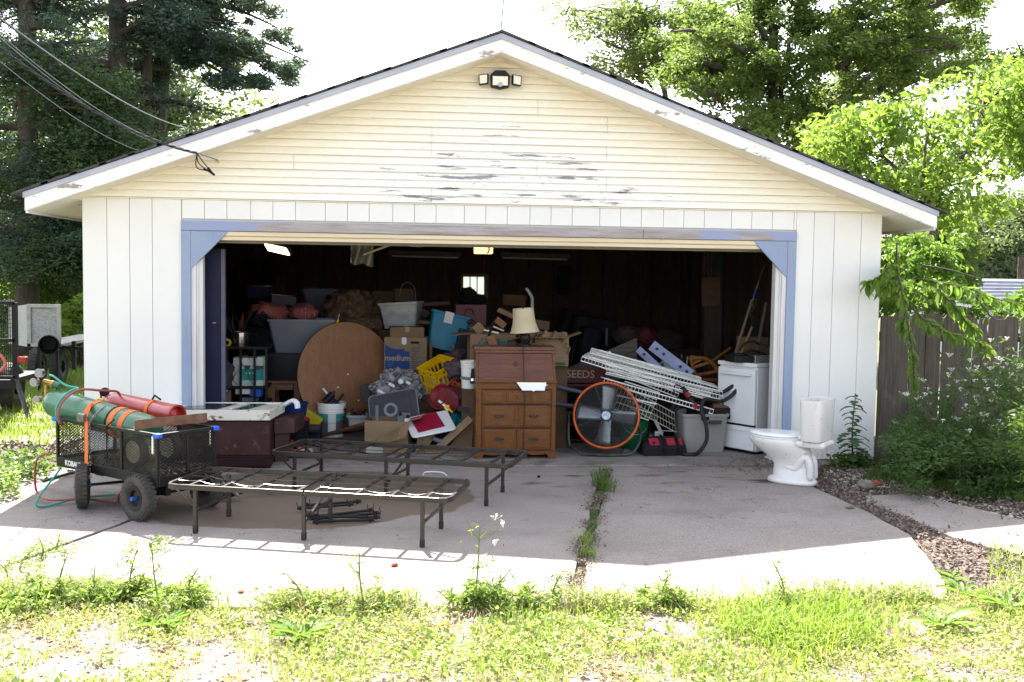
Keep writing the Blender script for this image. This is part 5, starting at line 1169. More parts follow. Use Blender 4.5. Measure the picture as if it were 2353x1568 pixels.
obj('spout', B().cyl(at(1008, 921, .72), at(1024, 934, .70), .012, .016).cyl(at(1024, 934, .70), at(1031, 943, .69), .022), CREAMP, gcn)
obj('nozzle', B().cyl(at(1026, 936, .68), at(1040, 948, .67), .014, .008).cbox(at(1028, 934, .68), (.04, .03, .03)), MC['yellow_plastic'], gcn)
rbw = obj('red_bowl', B(pxT(1012, 912, .98, -35, 68, 0)).lathe([(.05, -.06), (.10, -.04), (.135, .0), (.14, .004), (.128, .004), (.09, -.035), (.0, -.05)], 32), RDP, smooth=True); tag(rbw, 'red plastic bowl standing behind the fuel can', 'bowl')
DLD = mat('dark_grey_lid', (.055, .055, .065), (.07, .07, .08), 5, .45); LRIM = mat('pale_grey_rim', (.26, .27, .32), rough=.4)
ld = thing('tub_lid', 'dark grey tub lid with pale rim leaning in the heap', 'lid', tuple(at(900, 960, .95)))
LT_ = pxT(905, 940, .95, -8, 62, -12)
rr_ = lambda w, d, r=.04: [(cx_+r*math.cos(R(a0+22.5*j)), cy_+r*math.sin(R(a0+22.5*j)), 0) for cx_, cy_, a0 in ((w/2-r, d/2-r, 0), (-w/2+r, d/2-r, 90), (-w/2+r, -d/2+r, 180), (w/2-r, -d/2+r, 270)) for j in range(5)]
obj('panel', B(LT_).prism(rr_(.50, .36), (0, 0, .012)), DLD, ld); obj('rim', B(LT_).tube(rr_(.51, .37), .011, 6, closed=True), LRIM, ld)
obj('recess', B(LT_ @ TR((0, 0, .013))).prism(rr_(.38, .24), (0, 0, .008)), DLD, ld, bevel=.004)
PVC = mat('grey_pvc', (.22, .24, .27), (.18, .20, .23), 10, .4)
fit = thing('pipe_flange', 'grey plastic pipe flange fitting in the open carton', 'pipe fitting', tuple(at(895, 950, .6)))
FT = pxT(898, 942, .6, 0, 80)
obj('ring', B(FT).lathe([(.045, -.015), (.07, -.015), (.07, .015), (.045, .015), (.045, -.015)], 28, capb=False), PVC, fit, smooth=True)
obj('barrel', B(FT).lathe([(.05, -.10), (.05, .01), (.042, .01), (.042, -.10)], 24, capb=False), PVC, fit, smooth=True)
o = obj('grey_pipe', B().cyl(at(866, 968, .6), at(866, 932, .6), .02, n=14), PVC, smooth=True); tag(o, 'short grey pipe standing upright left of the flange', 'pipe')
o = thing('holder_block', 'grey plastic block with two round holes', 'holder', tuple(at(930, 960, .58))); obj('block', B(pxT(929, 962, .62, -10)).cbox((0, 0, 0), (.13, .08, .12)), PVC, o, bevel=.006)
for u in (920, 937): obj('hole', B().cyl(at(u, 952+(u-920)*.3, .555), at(u, 952+(u-920)*.3, .57), .019, n=16), mat('hole_dark', (.03, .02, .012)), o)
oc_T = TR((at(893, 1020, .45).x, .62, .013), -8)
oc = carton('open_carton', oc_T, 100*S(.5), .36, at(893, 968, .45).z-.013, CARDL, 'sagging open carton full of grey pipe fittings', open_=True, flaps=1)
obj('torn_flap', B().grid(lambda u, v: tuple(at(870+u*72-v*10, 1010-u*42+v*(18+20*u), .36-.1*v+.03*math.sin(u*6))), 8, 5), CARD, oc, solid=.005)
obj('white_patch', B(oc_T).box(-.2, -.03, -.186, -.1835, .0, .10), mat('pale_print', (.5, .48, .44), rough=.8), oc)
# clear plastic bag bundle
n = N('crinkled_clear_plastic'); c = n.mix(n.ramp(n.noise(6, detail=4, dist=3.), .40, .62), (.12, .12, .14), (.58, .58, .62)); n.color(c); n.set(Roughness=.12, Alpha=.85, Specular_IOR_Level=.8); n.bump(n.noise(24, detail=5, dist=3), 1., .05); n.m.name = 'crinkled_clear_plastic'; CRK = n.m
pb = thing('plastic_bags', 'bundle of crinkled clear plastic bags on the heap', 'plastic bags', tuple(at(915, 900, 1.25)))
for c_, rx_, rz_, sd in (((890, 893), .15, .085, 1), ((925, 880), .17, .12, 2), ((958, 903), .11, .10, 3), ((905, 866), .12, .07, 4)): blob('bag', at(*c_, 1.28+.04*sd), rx_, .12, rz_, CRK, .55, 2.2, parent=pb, seed=sd+20, fold=.5, seg=22, flat=True)
for u, v, sx in ((877, 902, .09), (900, 885, .07), (938, 880, .05)): obj('label', B(pxT(u, v, 1.1, 0, 0, 30)).box(-sx/2, sx/2, -.003, 0, -.014, .014), WPR, pb)
obj('cap', B().cyl(at(921, 877, 1.1), at(921, 877, 1.07), .03, .026, n=20), WPR, pb)
tag(obj('heap_core', B().box(at(870, 950, 1.3).x, at(1060, 950, 1.3).x, 1.35, 1.75, .013, at(940, 905, 1.4).z), CARDD, bevel=.01), 'low dim carton under the plastic bags', 'box')
tag(obj('heap_core', B().box(at(965, 950, .9).x, at(1070, 950, .9).x, .95, 1.3, .013, at(1000, 952, .9).z), CARDD, bevel=.01), 'low dim carton under the fuel can', 'box')
# white lid and red folder
wl = thing('white_tray', 'white plastic tray with pale rim tilted on cardboard', 'tray', tuple(at(985, 980, .5)))
WT_ = pxT(988, 975, .5, 14, 30, -9)
obj('panel', B(WT_).prism(rr_(.44, .30, .03), (0, 0, .008)), WPR, wl); obj('rim', B(WT_).tube(rr_(.445, .305, .03), .009, 6, closed=True), mat('white_plastic', (.72, .72, .74)), wl)
o = obj('red_folder', B(WT_ @ TR((-.02, .01, .012), 4)).box(-.14, .14, -.11, .13, 0, .008), mat('crimson_cover', (.38, .01, .045), rough=.45), bevel=.002); tag(o, 'crimson folder lying on the white tray', 'folder')
tg = blob('teal_bag', at(1045, 975, .75), .11, .12, .10, mat('teal_fabric', (.0, .17, .20), (.0, .12, .15), 9, .6), .5, 3, fold=.4, seed=9); tag(tg, 'teal cloth bag bulging right of the white tray', 'bag')
cf = thing('broken_carton', 'flattened broken carton with upturned edge left of the desk', 'box', tuple(at(1040, 1040, .45)))
obj('wall', B().prism([at(1018, 1042, .5), at(1090, 955, .55), at(1083, 1040, .5)], (0, .006, 0)), CARD, cf)
obj('edge_strip', B().beam(at(1005, 1032, .42), at(1082, 962, .46), .02, .075, (0, .5, 1)), CARDL, cf)
obj('base', B().box(at(960, 1030, .5).x, at(1080, 1030, .5).x, .42, .85, .013, .03), CARD, cf)
obj('torn_side', B().prism([at(960, 1000, .48), at(1000, 996, .48), at(995, 1010, .48), at(985, 1025, .48), at(970, 1038, .48), at(955, 1038, .48)], (0, .005, 0)), CARDL, cf)
o = blob('dark_clothes', at(1015, 1010, .65), .16, .14, .11, BCL, .4, 3, seed=12); tag(o, 'dark clothes stuffed in the broken carton', 'clothes')
o = obj('grey_bottle', B().cyl(at(995, 1008, .45), at(1022, 1018, .45), .022, .026, n=14), PVC, smooth=True); tag(o, 'grey bottle lying in the broken carton', 'bottle')
# bucket with tools
T_ = TR((at(761, 990, 1.5).x, 1.55, .013)); bh = at(761, 926, 1.5).z-.013
bw = bucket('white_bucket', T_, .132, .155, bh, WBK, 'white bucket with teal band full of black tools', rings=3)
obj('label_band', B(T_).lathe([(.1465, bh*.52), (.1515, bh*.70)], 40, capb=False), TEAL, bw); obj('label_lower', B(T_).lathe([(.136, bh*.08), (.1465, bh*.515)], 40, capb=False), mat('bucket_print', (.28, .28, .32), (.06, .06, .10), 3, .5, stretch=(1, 1, .1)), bw)
obj('label_stripe', B(T_).add([(.153*math.cos(a), .153*math.sin(a), z) for z in (bh*.06, bh*.71) for a in (R(-100), R(-92), R(-84), R(-76), R(-68))], [(i, i+1, i+6, i+5) for i in range(4)]), WPR, bw, solid=.002)
for i, (u0, v0, u1, v1, r_, mt) in enumerate(((745, 925, 765, 905, .04, FIX), (762, 915, 795, 945, .022, FIX), (742, 893, 752, 905, .012, WPR), (760, 930, 768, 898, .015, DLD), (775, 925, 790, 905, .012, FIX))):
    o = obj('bucket_tool', B().cyl(at(u0, v0, 1.5), at(u1, v1, 1.5), r_, n=8), mt); tag(o, ['thick black tool body inside the white bucket', 'long black handle leaning over the bucket rim', 'white tipped tool sticking out of the bucket', 'dark grey tool upright in the bucket', 'short black tool leaning right in the bucket'][i], 'tool')
o = obj('wood_plank', B().beam(at(744, 1003, 1.42)+Vector((0, 0, .01)), at(842, 980, 1.0)+Vector((0, 0, .03)), .09, .035), mat('brown_plank', (.22, .12, .05), (.16, .085, .04), 7, .7, stretch=(1, 4, 4)), bevel=.003); tag(o, 'brown plank lying in front of the white bucket', 'plank')
cc = tub('clear_box', pxT(822, 978, 1.35), 46*S(1.35), 38*S(1.35), .2, 26*S(1.35), CLR, 'small clear box of coiled cables by the bucket')
tg = thing('cable_coil', 'black coiled cables piled in the small clear box', 'cables', tuple(at(825, 945, 1.4)))
for i in range(9):
    T = pxT(825+random.uniform(-6, 6), 948+random.uniform(-6, 8), 1.4, random.uniform(0, 180), random.uniform(-50, 50), random.uniform(-30, 30)); r_ = random.uniform(.05, .085)
    obj('loop', B(T).tube([(r_*math.cos(t*.5), r_*.8*math.sin(t*.5), 0) for t in range(12)], .007, 5, closed=True), CAB if i % 4 else MC['red_wire'], tg)
# small clutter behind the cabinet
BB = mat('blue_bowl_plastic', (.01, .035, .16), rough=.35)
bbx = bucket('blue_bucket', TR((at(675, 950, .75).x, .80, at(675, 958, .7).z)), .12, .14, 30*S(.75), BB, 'blue plastic basin behind the enamel panel', rings=0, bail=False)
zz = at(675, 958, .7).z
bg_ = thing('black_bin', 'black wire bin with red cloth below the blue basin', 'bin', (at(680, 1000, .6).x, .7, .013))
obj('shell', B(TR((at(680, 1000, .6).x, .72, .013))).lathe([(.095, 0), (.125, zz-.05), (.13, zz-.045), (.12, zz-.045), (.09, .01)], 30), FIX, bg_, smooth=True)
obj('wire_ring', B(TR((at(680, 1000, .6).x, .72, zz-.08))).tube([(.128*math.cos(t*math.pi/10), .128*math.sin(t*math.pi/10), 0) for t in range(20)], .004, 5, closed=True), CHR, bg_)
o = blob('red_cloth', (at(680, 1000, .6).x, .72, zz-.035), .12, .12, .05, mat('magenta_red_cloth', (.36, .015, .06), rough=.8), .3, 4, seed=4); tag(o, 'red cloth bunched in the black bin', 'cloth')
o = obj('yellow_case', B(pxT(716, 962, 1.3, 0, 0, 35)).cbox((0, 0, 0), (.22, .12, .13)), mat('yellow_case_plastic', (.50, .42, .01), rough=.45), bevel=.01); tag(o, 'yellow tool case tilted behind the black bin', 'case')
o = obj('grey_tube', B().cyl(at(690, 985, 1.2), at(735, 985, 1.2), .045, n=16), DLD, bevel=.004); tag(o, 'thick dark grey cylinder lying beside the yellow case', 'cylinder')
for k_, (u, v, w_, h_, mt, lab) in enumerate(((664, 1040, .07, .16, RDP, 'red box standing behind the rear bed frame'), (692, 1030, .09, .06, RDP, 'red packet with white marks behind the bed frame'), (712, 1035, .05, .06, GAL, 'small silver can behind the bed frame'))):
    q = gnd(u, v+8, .013); o = obj('small_box', B(TR((q.x, q.y, .013), 12*k_-10)).box(-w_/2, w_/2, -.04, .04, 0, h_), mt, bevel=.004); tag(o, lab, 'box')
    if k_ == 1: obj('white_mark', B(TR((q.x, q.y, .013), 12*k_-10)).box(-.02, .035, -.042, -.0405, .015, .05), WPR, o)
# litter on the floor
for i in range(34):
    q = gnd(random.uniform(690, 1300), random.uniform(1020, 1066), .013); s_ = random.uniform(.008, .03)
    o = obj('litter_scrap', B(TR((q.x, q.y, .014), random.uniform(0, 180))).prism([(0, 0, 0), (s_*1.6, 0, 0), (s_*1.3, s_, 0), (s_*.2, s_*.8, 0)], (0, 0, .003)), (WPR, CARDL, FIX)[i % 3]); tag(o, ('white paper scrap', 'tan cardboard crumb', 'black plastic crumb')[i % 3]+' on the garage floor edge', 'litter', ('white', 'tan', 'black')[i % 3]+' litter on the garage floor')
q = gnd(1000, 1086, 0); o = obj('white_wire_handle', B().tube(bez([at(1092/1.0-120, 1092, -1.15), at(980, 1085, -1.15), at(1015, 1086, -1.15), at(1027, 1094, -1.15)], 10), .006, 6), mat('white_plastic', (.72, .72, .74))); tag(o, 'white wire handle lying behind the near bed frame', 'handle')

# more of the jumble in the heap's gaps
CRD = mat('kraft_scrap', (.33, .22, .13), (.25, .16, .09), 9, .9)
for k_, (u, v, Y, sz, r3, mt, nm, lab, cat) in enumerate((
 (990, 742, 2.6, (.34, .2, .04), (5, 0, 6), CRD, 'cardboard_flap', 'thin cardboard flap behind the blue tub', 'cardboard'),
 (962, 712, 3.0, (.28, .2, .10), (0, 0, 30), DTUB, 'dark_case', 'dark case tipped behind the cloudy tub', 'case'),
 (1000, 698, 3.1, (.36, .2, .05), (4, 0, -4), MAR2, 'maroon_board', 'flat maroon board behind the blue tub', 'board'),
 (650, 690, 3.0, (.30, .3, .12), (12, 0, 4), DTUB, 'dark_case', 'dark case piled behind the red pillows', 'case'),
 (600, 672, 3.4, (.26, .3, .16), (-8, 0, 0), NAVY, 'navy_box', 'navy box at the back behind the left pillow', 'box'),
 (770, 690, 3.1, (.22, .2, .06), (10, 0, 22), BRN, 'brown_plank', 'short brown plank stuck behind the fur rug', 'plank'),
 (1165, 720, 1.6, (.20, .16, .05), (-14, 0, 24), CRD, 'cardboard_flap', 'curled cardboard flap behind the lettered box', 'cardboard'),
 (1068, 780, 1.5, (.16, .12, .22), (8, 0, 12), DTUB, 'black_box', 'black box wedged right of the blue tub', 'box'),
 (1070, 905, .70, (.14, .14, .10), (20, 0, -8), MAR2, 'maroon_tin', 'maroon tin wedged between fuel can and desk', 'tin'),
 (1066, 940, .60, (.12, .12, .05), (10, 0, 5), BINM if 'BINM' in globals() else DLD, 'dark_tray', 'dark tray lying between fuel can and desk', 'tray'),
 (842, 905, 1.6, (.10, .10, .20), (0, 0, -14), DLD, 'dark_canister', 'dark canister against the round tabletop', 'canister'),
 (730, 930, 1.9, (.16, .12, .14), (25, 0, 10), FIX, 'black_box', 'small black box left of the white bucket', 'box'),
 (716, 1000, 1.3, (.20, .10, .06), (-12, 0, 0), NAVY, 'navy_box', 'low navy box on the floor near the white bucket', 'box'),
 (962, 1002, .9, (.12, .12, .10), (14, 0, 0), DTUB, 'black_box', 'black box between open carton and white tray', 'box'),
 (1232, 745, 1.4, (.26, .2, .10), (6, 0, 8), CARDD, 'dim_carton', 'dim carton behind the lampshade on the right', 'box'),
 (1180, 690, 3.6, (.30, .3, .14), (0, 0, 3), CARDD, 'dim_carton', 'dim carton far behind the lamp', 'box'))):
    q = at(u, v, Y); o = obj(nm, B(TR(q, r3[0], r3[1], r3[2])).cbox((0, 0, 0), sz), mt, bevel=.006); tag(o, lab, cat)
for k_, (pts_, mt, lab) in enumerate(((((700, 1012, 1.0), (730, 1022, .8), (770, 1030, .6), (820, 1026, .5), (850, 1034, .35)), CAB, 'black cable snaking over the floor before the bucket'), (((640, 1052, .2), (700, 1048, .15), (760, 1040, .2), (800, 1052, .12)), CAB, 'black cord on the floor behind the rear bed frame'), (((985, 905, .8), (992, 925, .7), (1004, 930, .68), (1020, 925, .7), (1022, 912, .72)), CAB, 'black hose curling round the fuel can spout'), (((955, 1000, .4), (962, 1015, .38), (960, 1032, .36), (948, 1046, .3)), MC['pale_webbing'], 'pale wire drooping below the white tray'))):
    P_ = [at(*p) for p in pts_]
    for p in P_:
        if k_ < 2: p.z = .018
    o = obj('loose_cable', B().tube(bez(P_, 24), .006, 5), mt, smooth=2); tag(o, lab, 'cable')
for k_, (u, v, Y, rx_, rz_, mt, lab) in enumerate(((600, 730, 2.2, .10, .08, BCL, 'black rag hanging left of the grey tub'), (1048, 850, 1.2, .12, .10, PUR, 'mauve cloth lump beside the yellow crate'), (740, 975, 1.7, .13, .07, BCL, 'black rag behind the white bucket'), (1000, 1040, .5, .16, .05, CRD, 'crushed brown paper at the foot of the broken carton'))):
    o = blob('cloth_lump', at(u, v, Y), rx_, .12, rz_, mt, .45, 2.6, fold=.4, seed=60+k_); tag(o, lab, 'cloth')

for u0, v0, u1, v1, lab in ((1205, 785, 1235, 765, 'a'), (1240, 760, 1300, 766, 'b'), (1296, 768, 1308, 800, 'c'), (1214, 800, 1250, 792, 'd')):
    obj('torn_edge', B().grid(lambda u, v: tuple(at(u0+(u1-u0)*u+3*math.sin(u*14+v*4), v0+(v1-v0)*u+v*16+3*math.sin(u*19), .66-.06*v+.03*math.sin(u*17+v*3))), 14, 4), CARDL, tb_, solid=.005)
# ================================================================ right half of the garage
# stove
ENW = mat('stove_enamel', (.70, .71, .72), (.64, .65, .66), 3, .25, c3=(.30, .2, .12), s3=26, lo3=.72, hi3=.75)
sv = thing('stove', 'white kitchen stove standing at the right door jamb', 'stove', (2.70, .28, 0))
ST = TR((2.70, .28, .013), 32); hz = at(1735, 842, .28).z
obj('body', B(ST).box(0, .60, 0, .50, .03, hz-.03), ENW, sv, bevel=.004)
obj('cooktop', B(ST).box(-.03, .60, -.006, .51, hz-.028, hz+.012), ENW, sv, bevel=.008)
dz_ = at(1735, 984, .28).z
od_ = obj('oven_door', B(ST).box(-.035, -.002, .005, .495, dz_+.01, hz-.05), ENW, sv, bevel=.006)
obj('oven_handle', B(ST).box(-.075, -.036, .05, .45, hz-.12, hz-.09), ENW, od_, bevel=.008)
dr_ = obj('bottom_drawer', B(ST).box(-.035, -.002, .005, .495, .04, dz_-.012), ENW, sv, bevel=.006)
obj('drawer_grip', B(ST).box(-.045, -.036, .08, .42, dz_-.06, dz_-.045), ENW, dr_, bevel=.003)
obj('dark_gap', B(ST).box(-.004, .3, .0045, .49, dz_-.014, dz_+.012), FIX, sv)
obj('toe_kick', B(ST).box(.02, .58, .03, .48, 0, .029), FIX, sv)
for k_, (x, y) in enumerate(((.15, .13), (.42, .13), (.15, .36), (.42, .36))): obj('burner', B(ST @ TR((x, y, hz+.014))).lathe([(.03, 0), (.09, .004), (.095, .012), (.085, .014)], 20), FIX, sv)
# hot plate on the stove
hp = thing('camp_stove', 'steel two burner camp stove on top of the kitchen stove', 'camp stove', tuple(at(1735, 836, .4)))
HT = TR((2.69, .42, hz+.027), 8)
obj('case', B(HT).box(.0, .42, -.05, .22, 0, .075), mat('brushed_steel', (.42, .42, .44), (.34, .34, .36), 30, .35, .7, stretch=(.2, 1, 4)), hp, bevel=.006)
obj('left_case', B(HT).box(-.22, -.01, -.03, .20, 0, .07), FIX, hp, bevel=.008)
obj('knob', B(HT).prism([(.17, -.055, .035), (.195, -.055, .012), (.22, -.055, .035), (.195, -.055, .062)], (0, -.012, 0)), FIX, hp)
for x in (.1, .3, -.12): obj('grate', B(HT).tube([(x+.08*math.cos(t*math.pi/6), .08+.08*math.sin(t*math.pi/6), .08) for t in range(12)], .006, 5, closed=True), FIX, hp)
# tools in the right corner
def stick(name, u0, v0, Y0, u1, v1, Y1, r, mt, lab, n=8):
    o = obj(name, B().cyl(at(u0, v0, Y0), at(u1, v1, Y1), r, n=n), mt); return tag(o, lab, 'pole')
stick('rake_pole', 1728, 690, 1.0, 1690, 812, .9, .016, mat('grey_wood_handle', (.22, .17, .12), rough=.7), 'long grey wood handle leaning left in the corner')
stick('bamboo_handle', 1728, 752, .95, 1703, 812, .9, .013, mat('bamboo_yellow', (.35, .24, .08), rough=.6), 'short yellow bamboo handle in the right corner')
o = obj('timber_strip', B().beam(at(1760, 695, .95), at(1738, 812, .9), .05, .018, (1, 0, 0)), mat('grey_slat', (.20, .15, .115), (.15, .11, .08), 8, .8), bevel=.002); tag(o, 'flat wooden slat leaning behind the camp stove', 'slat')
kb = thing('kayak_paddle', 'orange and blue painted paddle upright in the corner', 'paddle', tuple(at(1722, 700, 1.1)))
obj('orange_tip', B().tube([at(1758, 608, 1.1), at(1750, 625, 1.1), at(1744, 645, 1.1)], [.02, .022, .012], 8, flat=.3), mat('burnt_orange', (.30, .09, .02), rough=.5), kb)
obj('amber_band', B().tube([at(1744, 645, 1.1), at(1740, 657, 1.1), at(1737, 665, 1.1)], [.010, .02, .02], 8, flat=.3), mat('amber', (.5, .26, .02), rough=.5), kb)
obj('blue_band', B().tube([at(1737, 665, 1.1), at(1733, 677, 1.1), at(1731, 686, 1.1)], .02, 8, flat=.3), CLIP, kb)
obj('yellow_band', B().tube([at(1731, 686, 1.1), at(1728, 696, 1.1), at(1730, 706, 1.1)], [.02, .024, .01], 8, flat=.3), MC['amber'], kb)
obj('shaft', B().tube(bez([at(1738, 686, 1.08), at(1734, 706, 1.08), at(1724, 722, 1.08), at(1728, 745, 1.08), at(1722, 770, 1.05)], 16), .008, 6), CHR, kb)
sh = obj('dark_fabric_shade', B().prism([at(1728, 725, 1.3), at(1745, 735, 1.3), at(1778, 790, 1.3), at(1770, 805, 1.3), at(1722, 780, 1.3)], (0, .05, 0)), mat('dark_fabric_gloss', (.03, .028, .03), rough=.35), bevel=.008); tag(sh, 'dark folded fabric shade hanging behind the wooden slat', 'chair')  # a dark fabric shade; no chair is modelled here
cb_ = carton('cardboard_box', pxT(1730, 815, 1.2, 10), 60*S(1.2), .25, 42*S(1.2), CARD, 'brown carton behind the camp stove in the corner', seam=False)
o = obj('support_shelf', B().box(at(1690, 820, 1).x, 3.4, .85, 1.5, .013, at(1730, 815, 1.1).z-.004), BRN); tag(o, 'dark workbench box in the right corner', 'workbench')
for k_, (pts_, r_) in enumerate((([(1700, 805), (1712, 790), (1730, 785), (1745, 792)], .018), ([(1705, 815), (1725, 806), (1750, 812), (1768, 820)], .022), ([(1745, 788), (1760, 795), (1775, 800)], .01))):
    o = obj('black_tool', B().tube(bez([at(u, v, .62) for u, v in pts_], 14), r_, 8, flat=.7), FIX if k_ < 2 else CAP, smooth=2); tag(o, ['black curved tool arched over the camp stove', 'thick black tool lying along the camp stove', 'thin black tool pointing at the right jamb'][k_], 'tool')
o = obj('steel_bottle', B(TR(at(1774, 770, 1.0), 0, 0, 2)).lathe([(.03, -.12), (.035, -.1), (.035, .12), (.015, .18), (.012, .2)], 16), mat('dark_chrome', (.12, .12, .15), rough=.2, metal=.9), smooth=True); tag(o, 'dark shiny bottle beside the right jamb', 'bottle')
# tall cabinet / partition panel
PNLM = mat('brown_grooved_panel', (.085, .065, .05), (.06, .045, .035), 6, .6, stretch=(8, 1, .3))
tp = thing('room_divider', 'tall brown grooved panel with framed picture at the right', 'panel', tuple(at(1640, 985, 2.6)))
a, c_ = at(1613, 985, 2.6), at(1663, 565, 2.6)
obj('board', B().box(a.x, c_.x, 2.6, 2.66, .013, c_.z), PNLM, tp)
for i in range(6): x = a.x+(c_.x-a.x)*(i+.5)/6; obj('batten', B().box(x-.006, x+.006, 2.590, 2.599, .02, c_.z-.02), PNLM, tp)
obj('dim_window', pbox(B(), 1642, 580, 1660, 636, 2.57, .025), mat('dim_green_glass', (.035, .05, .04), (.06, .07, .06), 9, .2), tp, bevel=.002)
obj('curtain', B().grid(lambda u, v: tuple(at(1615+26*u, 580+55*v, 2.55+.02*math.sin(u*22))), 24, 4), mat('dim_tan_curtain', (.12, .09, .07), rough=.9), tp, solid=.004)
cbd = obj('cardboard_sheet', B().prism([at(1612, 640, 2.5), at(1656, 636, 2.5), at(1655, 702, 2.5), at(1613, 706, 2.5)], (0, .01, 0)), CARDD); tag(cbd, 'dim cardboard sheet leaning on the tall panel', 'cardboard')
# pale web like wall hanging on the back wall
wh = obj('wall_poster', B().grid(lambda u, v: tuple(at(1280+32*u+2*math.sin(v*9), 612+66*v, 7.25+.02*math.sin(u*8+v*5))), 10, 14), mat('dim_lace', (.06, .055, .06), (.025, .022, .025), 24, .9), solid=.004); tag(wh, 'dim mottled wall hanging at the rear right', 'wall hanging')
# rear dark sofa and goods
o = thing('dark_sofa', 'dark sofa backs piled behind the desk on the right', 'sofa', tuple(at(1350, 985, 4.6)))
DSF = mat('dark_blue_upholstery', (.018, .018, .026), (.03, .028, .034), 5, .8)
for (u0, v0, u1, v1, Y) in ((1262, 705, 1330, 985, 5.0), (1290, 722, 1395, 985, 4.4), (1310, 745, 1360, 985, 3.9)):
    a, c_ = at(u0, v1, Y), at(u1, v0, Y); obj('sofa_back', B(TR(((a.x+c_.x)/2, Y+.2, .013), 0, 0, 9)).box(-(c_.x-a.x)/2, (c_.x-a.x)/2, -.2, .3, 0.05, c_.z-.05), DSF, o, bevel=.06)
o = obj('pale_post', B().box(at(1393, 720, 3.6).x, at(1398, 720, 3.6).x, 3.6, 3.65, .013, at(1395, 755, 3.6).z), mat('pale_leg', (.22, .22, .22), rough=.6)); tag(o, 'pale upright leg behind the weathered boards', 'post')
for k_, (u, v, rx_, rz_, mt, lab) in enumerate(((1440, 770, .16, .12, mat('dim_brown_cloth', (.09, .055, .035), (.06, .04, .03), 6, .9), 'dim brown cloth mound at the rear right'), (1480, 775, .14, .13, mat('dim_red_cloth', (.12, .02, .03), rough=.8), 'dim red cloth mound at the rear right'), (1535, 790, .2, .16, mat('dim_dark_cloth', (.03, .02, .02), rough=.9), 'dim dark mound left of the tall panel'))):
    tag(blob('cloth_mound', at(u, v, 2.9), rx_, .2, rz_, mt, .3, 2.5, seed=30+k_), lab, 'cloth')
tag(obj('low_crate', B().box(at(1400, 900, 2.9).x, at(1600, 900, 2.9).x, 2.65, 3.3, .013, at(1480, 800, 2.9).z), BRN), 'dark low crate stack under the cloth mounds', 'crate')
o = obj('soccer_ball', B(TR(at(1537, 1040, 1.6))).lathe([(.105*math.cos(R(a_)), .105*math.sin(R(a_))) for a_ in range(-90, 91, 12)], 22, capb=False), mat('white_green_ball', (.45, .48, .45), (.02, .22, .12), 7, .4, lo=.52, hi=.54), smooth=2); o.location = at(1533, 847, 1.6)-at(1537, 1040, 1.6); tag(o, 'white and green ball behind the blue board', 'ball')
bt1 = thing('baseball_bat', 'black shiny bat standing behind the ball', 'bat', tuple(at(1568, 900, 1.5)))
obj('barrel', B().tube([at(1572, 900, 1.5), at(1569, 850, 1.5), at(1566, 818, 1.5), at(1566, 808, 1.5)], [.012, .025, .033, .02], 14), mat('black_gloss', (.02, .02, .024), rough=.1), bt1, smooth=2)
obj('grip_print', B().tube([at(1576, 865, 1.45), at(1580, 820, 1.45)], .008), mat('pale_print', (.5, .48, .44)), bt1)
tag(obj('ball_box', B().box(at(1515, 900, 1.5).x, at(1585, 900, 1.5).x, 1.45, 1.85, .013, at(1533, 864, 1.6).z), BRN), 'dark box under the ball and the bat', 'box')
# weathered boards panel
WTH = mat('weathered_grey_board', (.16, .145, .135), (.10, .085, .075), 7, .85, stretch=(.5, 1, 6), bump=.4)
wp_ = thing('weathered_panel', 'weathered grey board panel leaning behind wire shelves', 'panel', tuple(at(1390, 985, 1.5)))
for i in range(3):
    f0, f1 = i/3, (i+1)/3-.015
    def q_(u, f): 
        vt = 845+(785-845)*(u-1308)/(1462-1308) - (8 if u > 1400 else 0); vb = 905+(862-905)*(u-1308)/(1465-1308)
        return at(u, vt+(vb-vt)*f, 1.45)
    obj('board', B().prism([q_(1300, f0), q_(1463, f0), q_(1465, f1), q_(1300, f1)], (0, .025, 0)), WTH, wp_, bevel=.002)
tag(obj('panel_support', B().box(at(1300, 900, 1.5).x, at(1465, 900, 1.5).x, 1.48, 1.9, .013, at(1380, 885, 1.5).z), BRN), 'dark box behind the weathered board panel', 'box')
# maroon shelf unit with lettering
sd_ = thing('seeds_shelf', 'maroon painted shelf unit lettered SEEDS beside the desk', 'shelf unit', tuple(gnd(1330, 1020, .013)))
Ye = 1.0; MRS = mat('seeds_maroon', (.12, .022, .026), (.09, .018, .022), 5, .55)
obj('sign_board', pbox(B(), 1262, 846, 1393, 880, Ye, .03), MRS, sd_, bevel=.003)
a = at(1334, 861, Ye-.003); text('lettering', 'SEEDS', .115, TR(a, 0, 0, 1) @ TXF, mat('cream_lettering', (.42, .36, .24), rough=.6), sd_, bold=.0008)
for v in (884, 935, 975, 1010): obj('shelf', pbox(B(), 1262, v, 1400, v+4, Ye+.01, .35), MRS, sd_, bevel=.002)
for u in (1262, 1396): obj('side_panel', B().box(at(u, 900, Ye).x, at(u, 900, Ye).x+.03, Ye+.0, Ye+.37, .013, at(u, 882, Ye).z), MRS, sd_)
for k_, (v0, v1) in enumerate(((888, 904), (928, 937))):
    o = obj('grey_tube', B().cyl(at(1277, v0, .7), at(1345, v1, .6), .021, n=14), mat('blue_grey_tube', (.13, .15, .22), rough=.35), smooth=True); tag(o, ['upper blue grey tube sticking out beside the desk', 'lower blue grey tube sticking out beside the desk'][k_], 'tube')
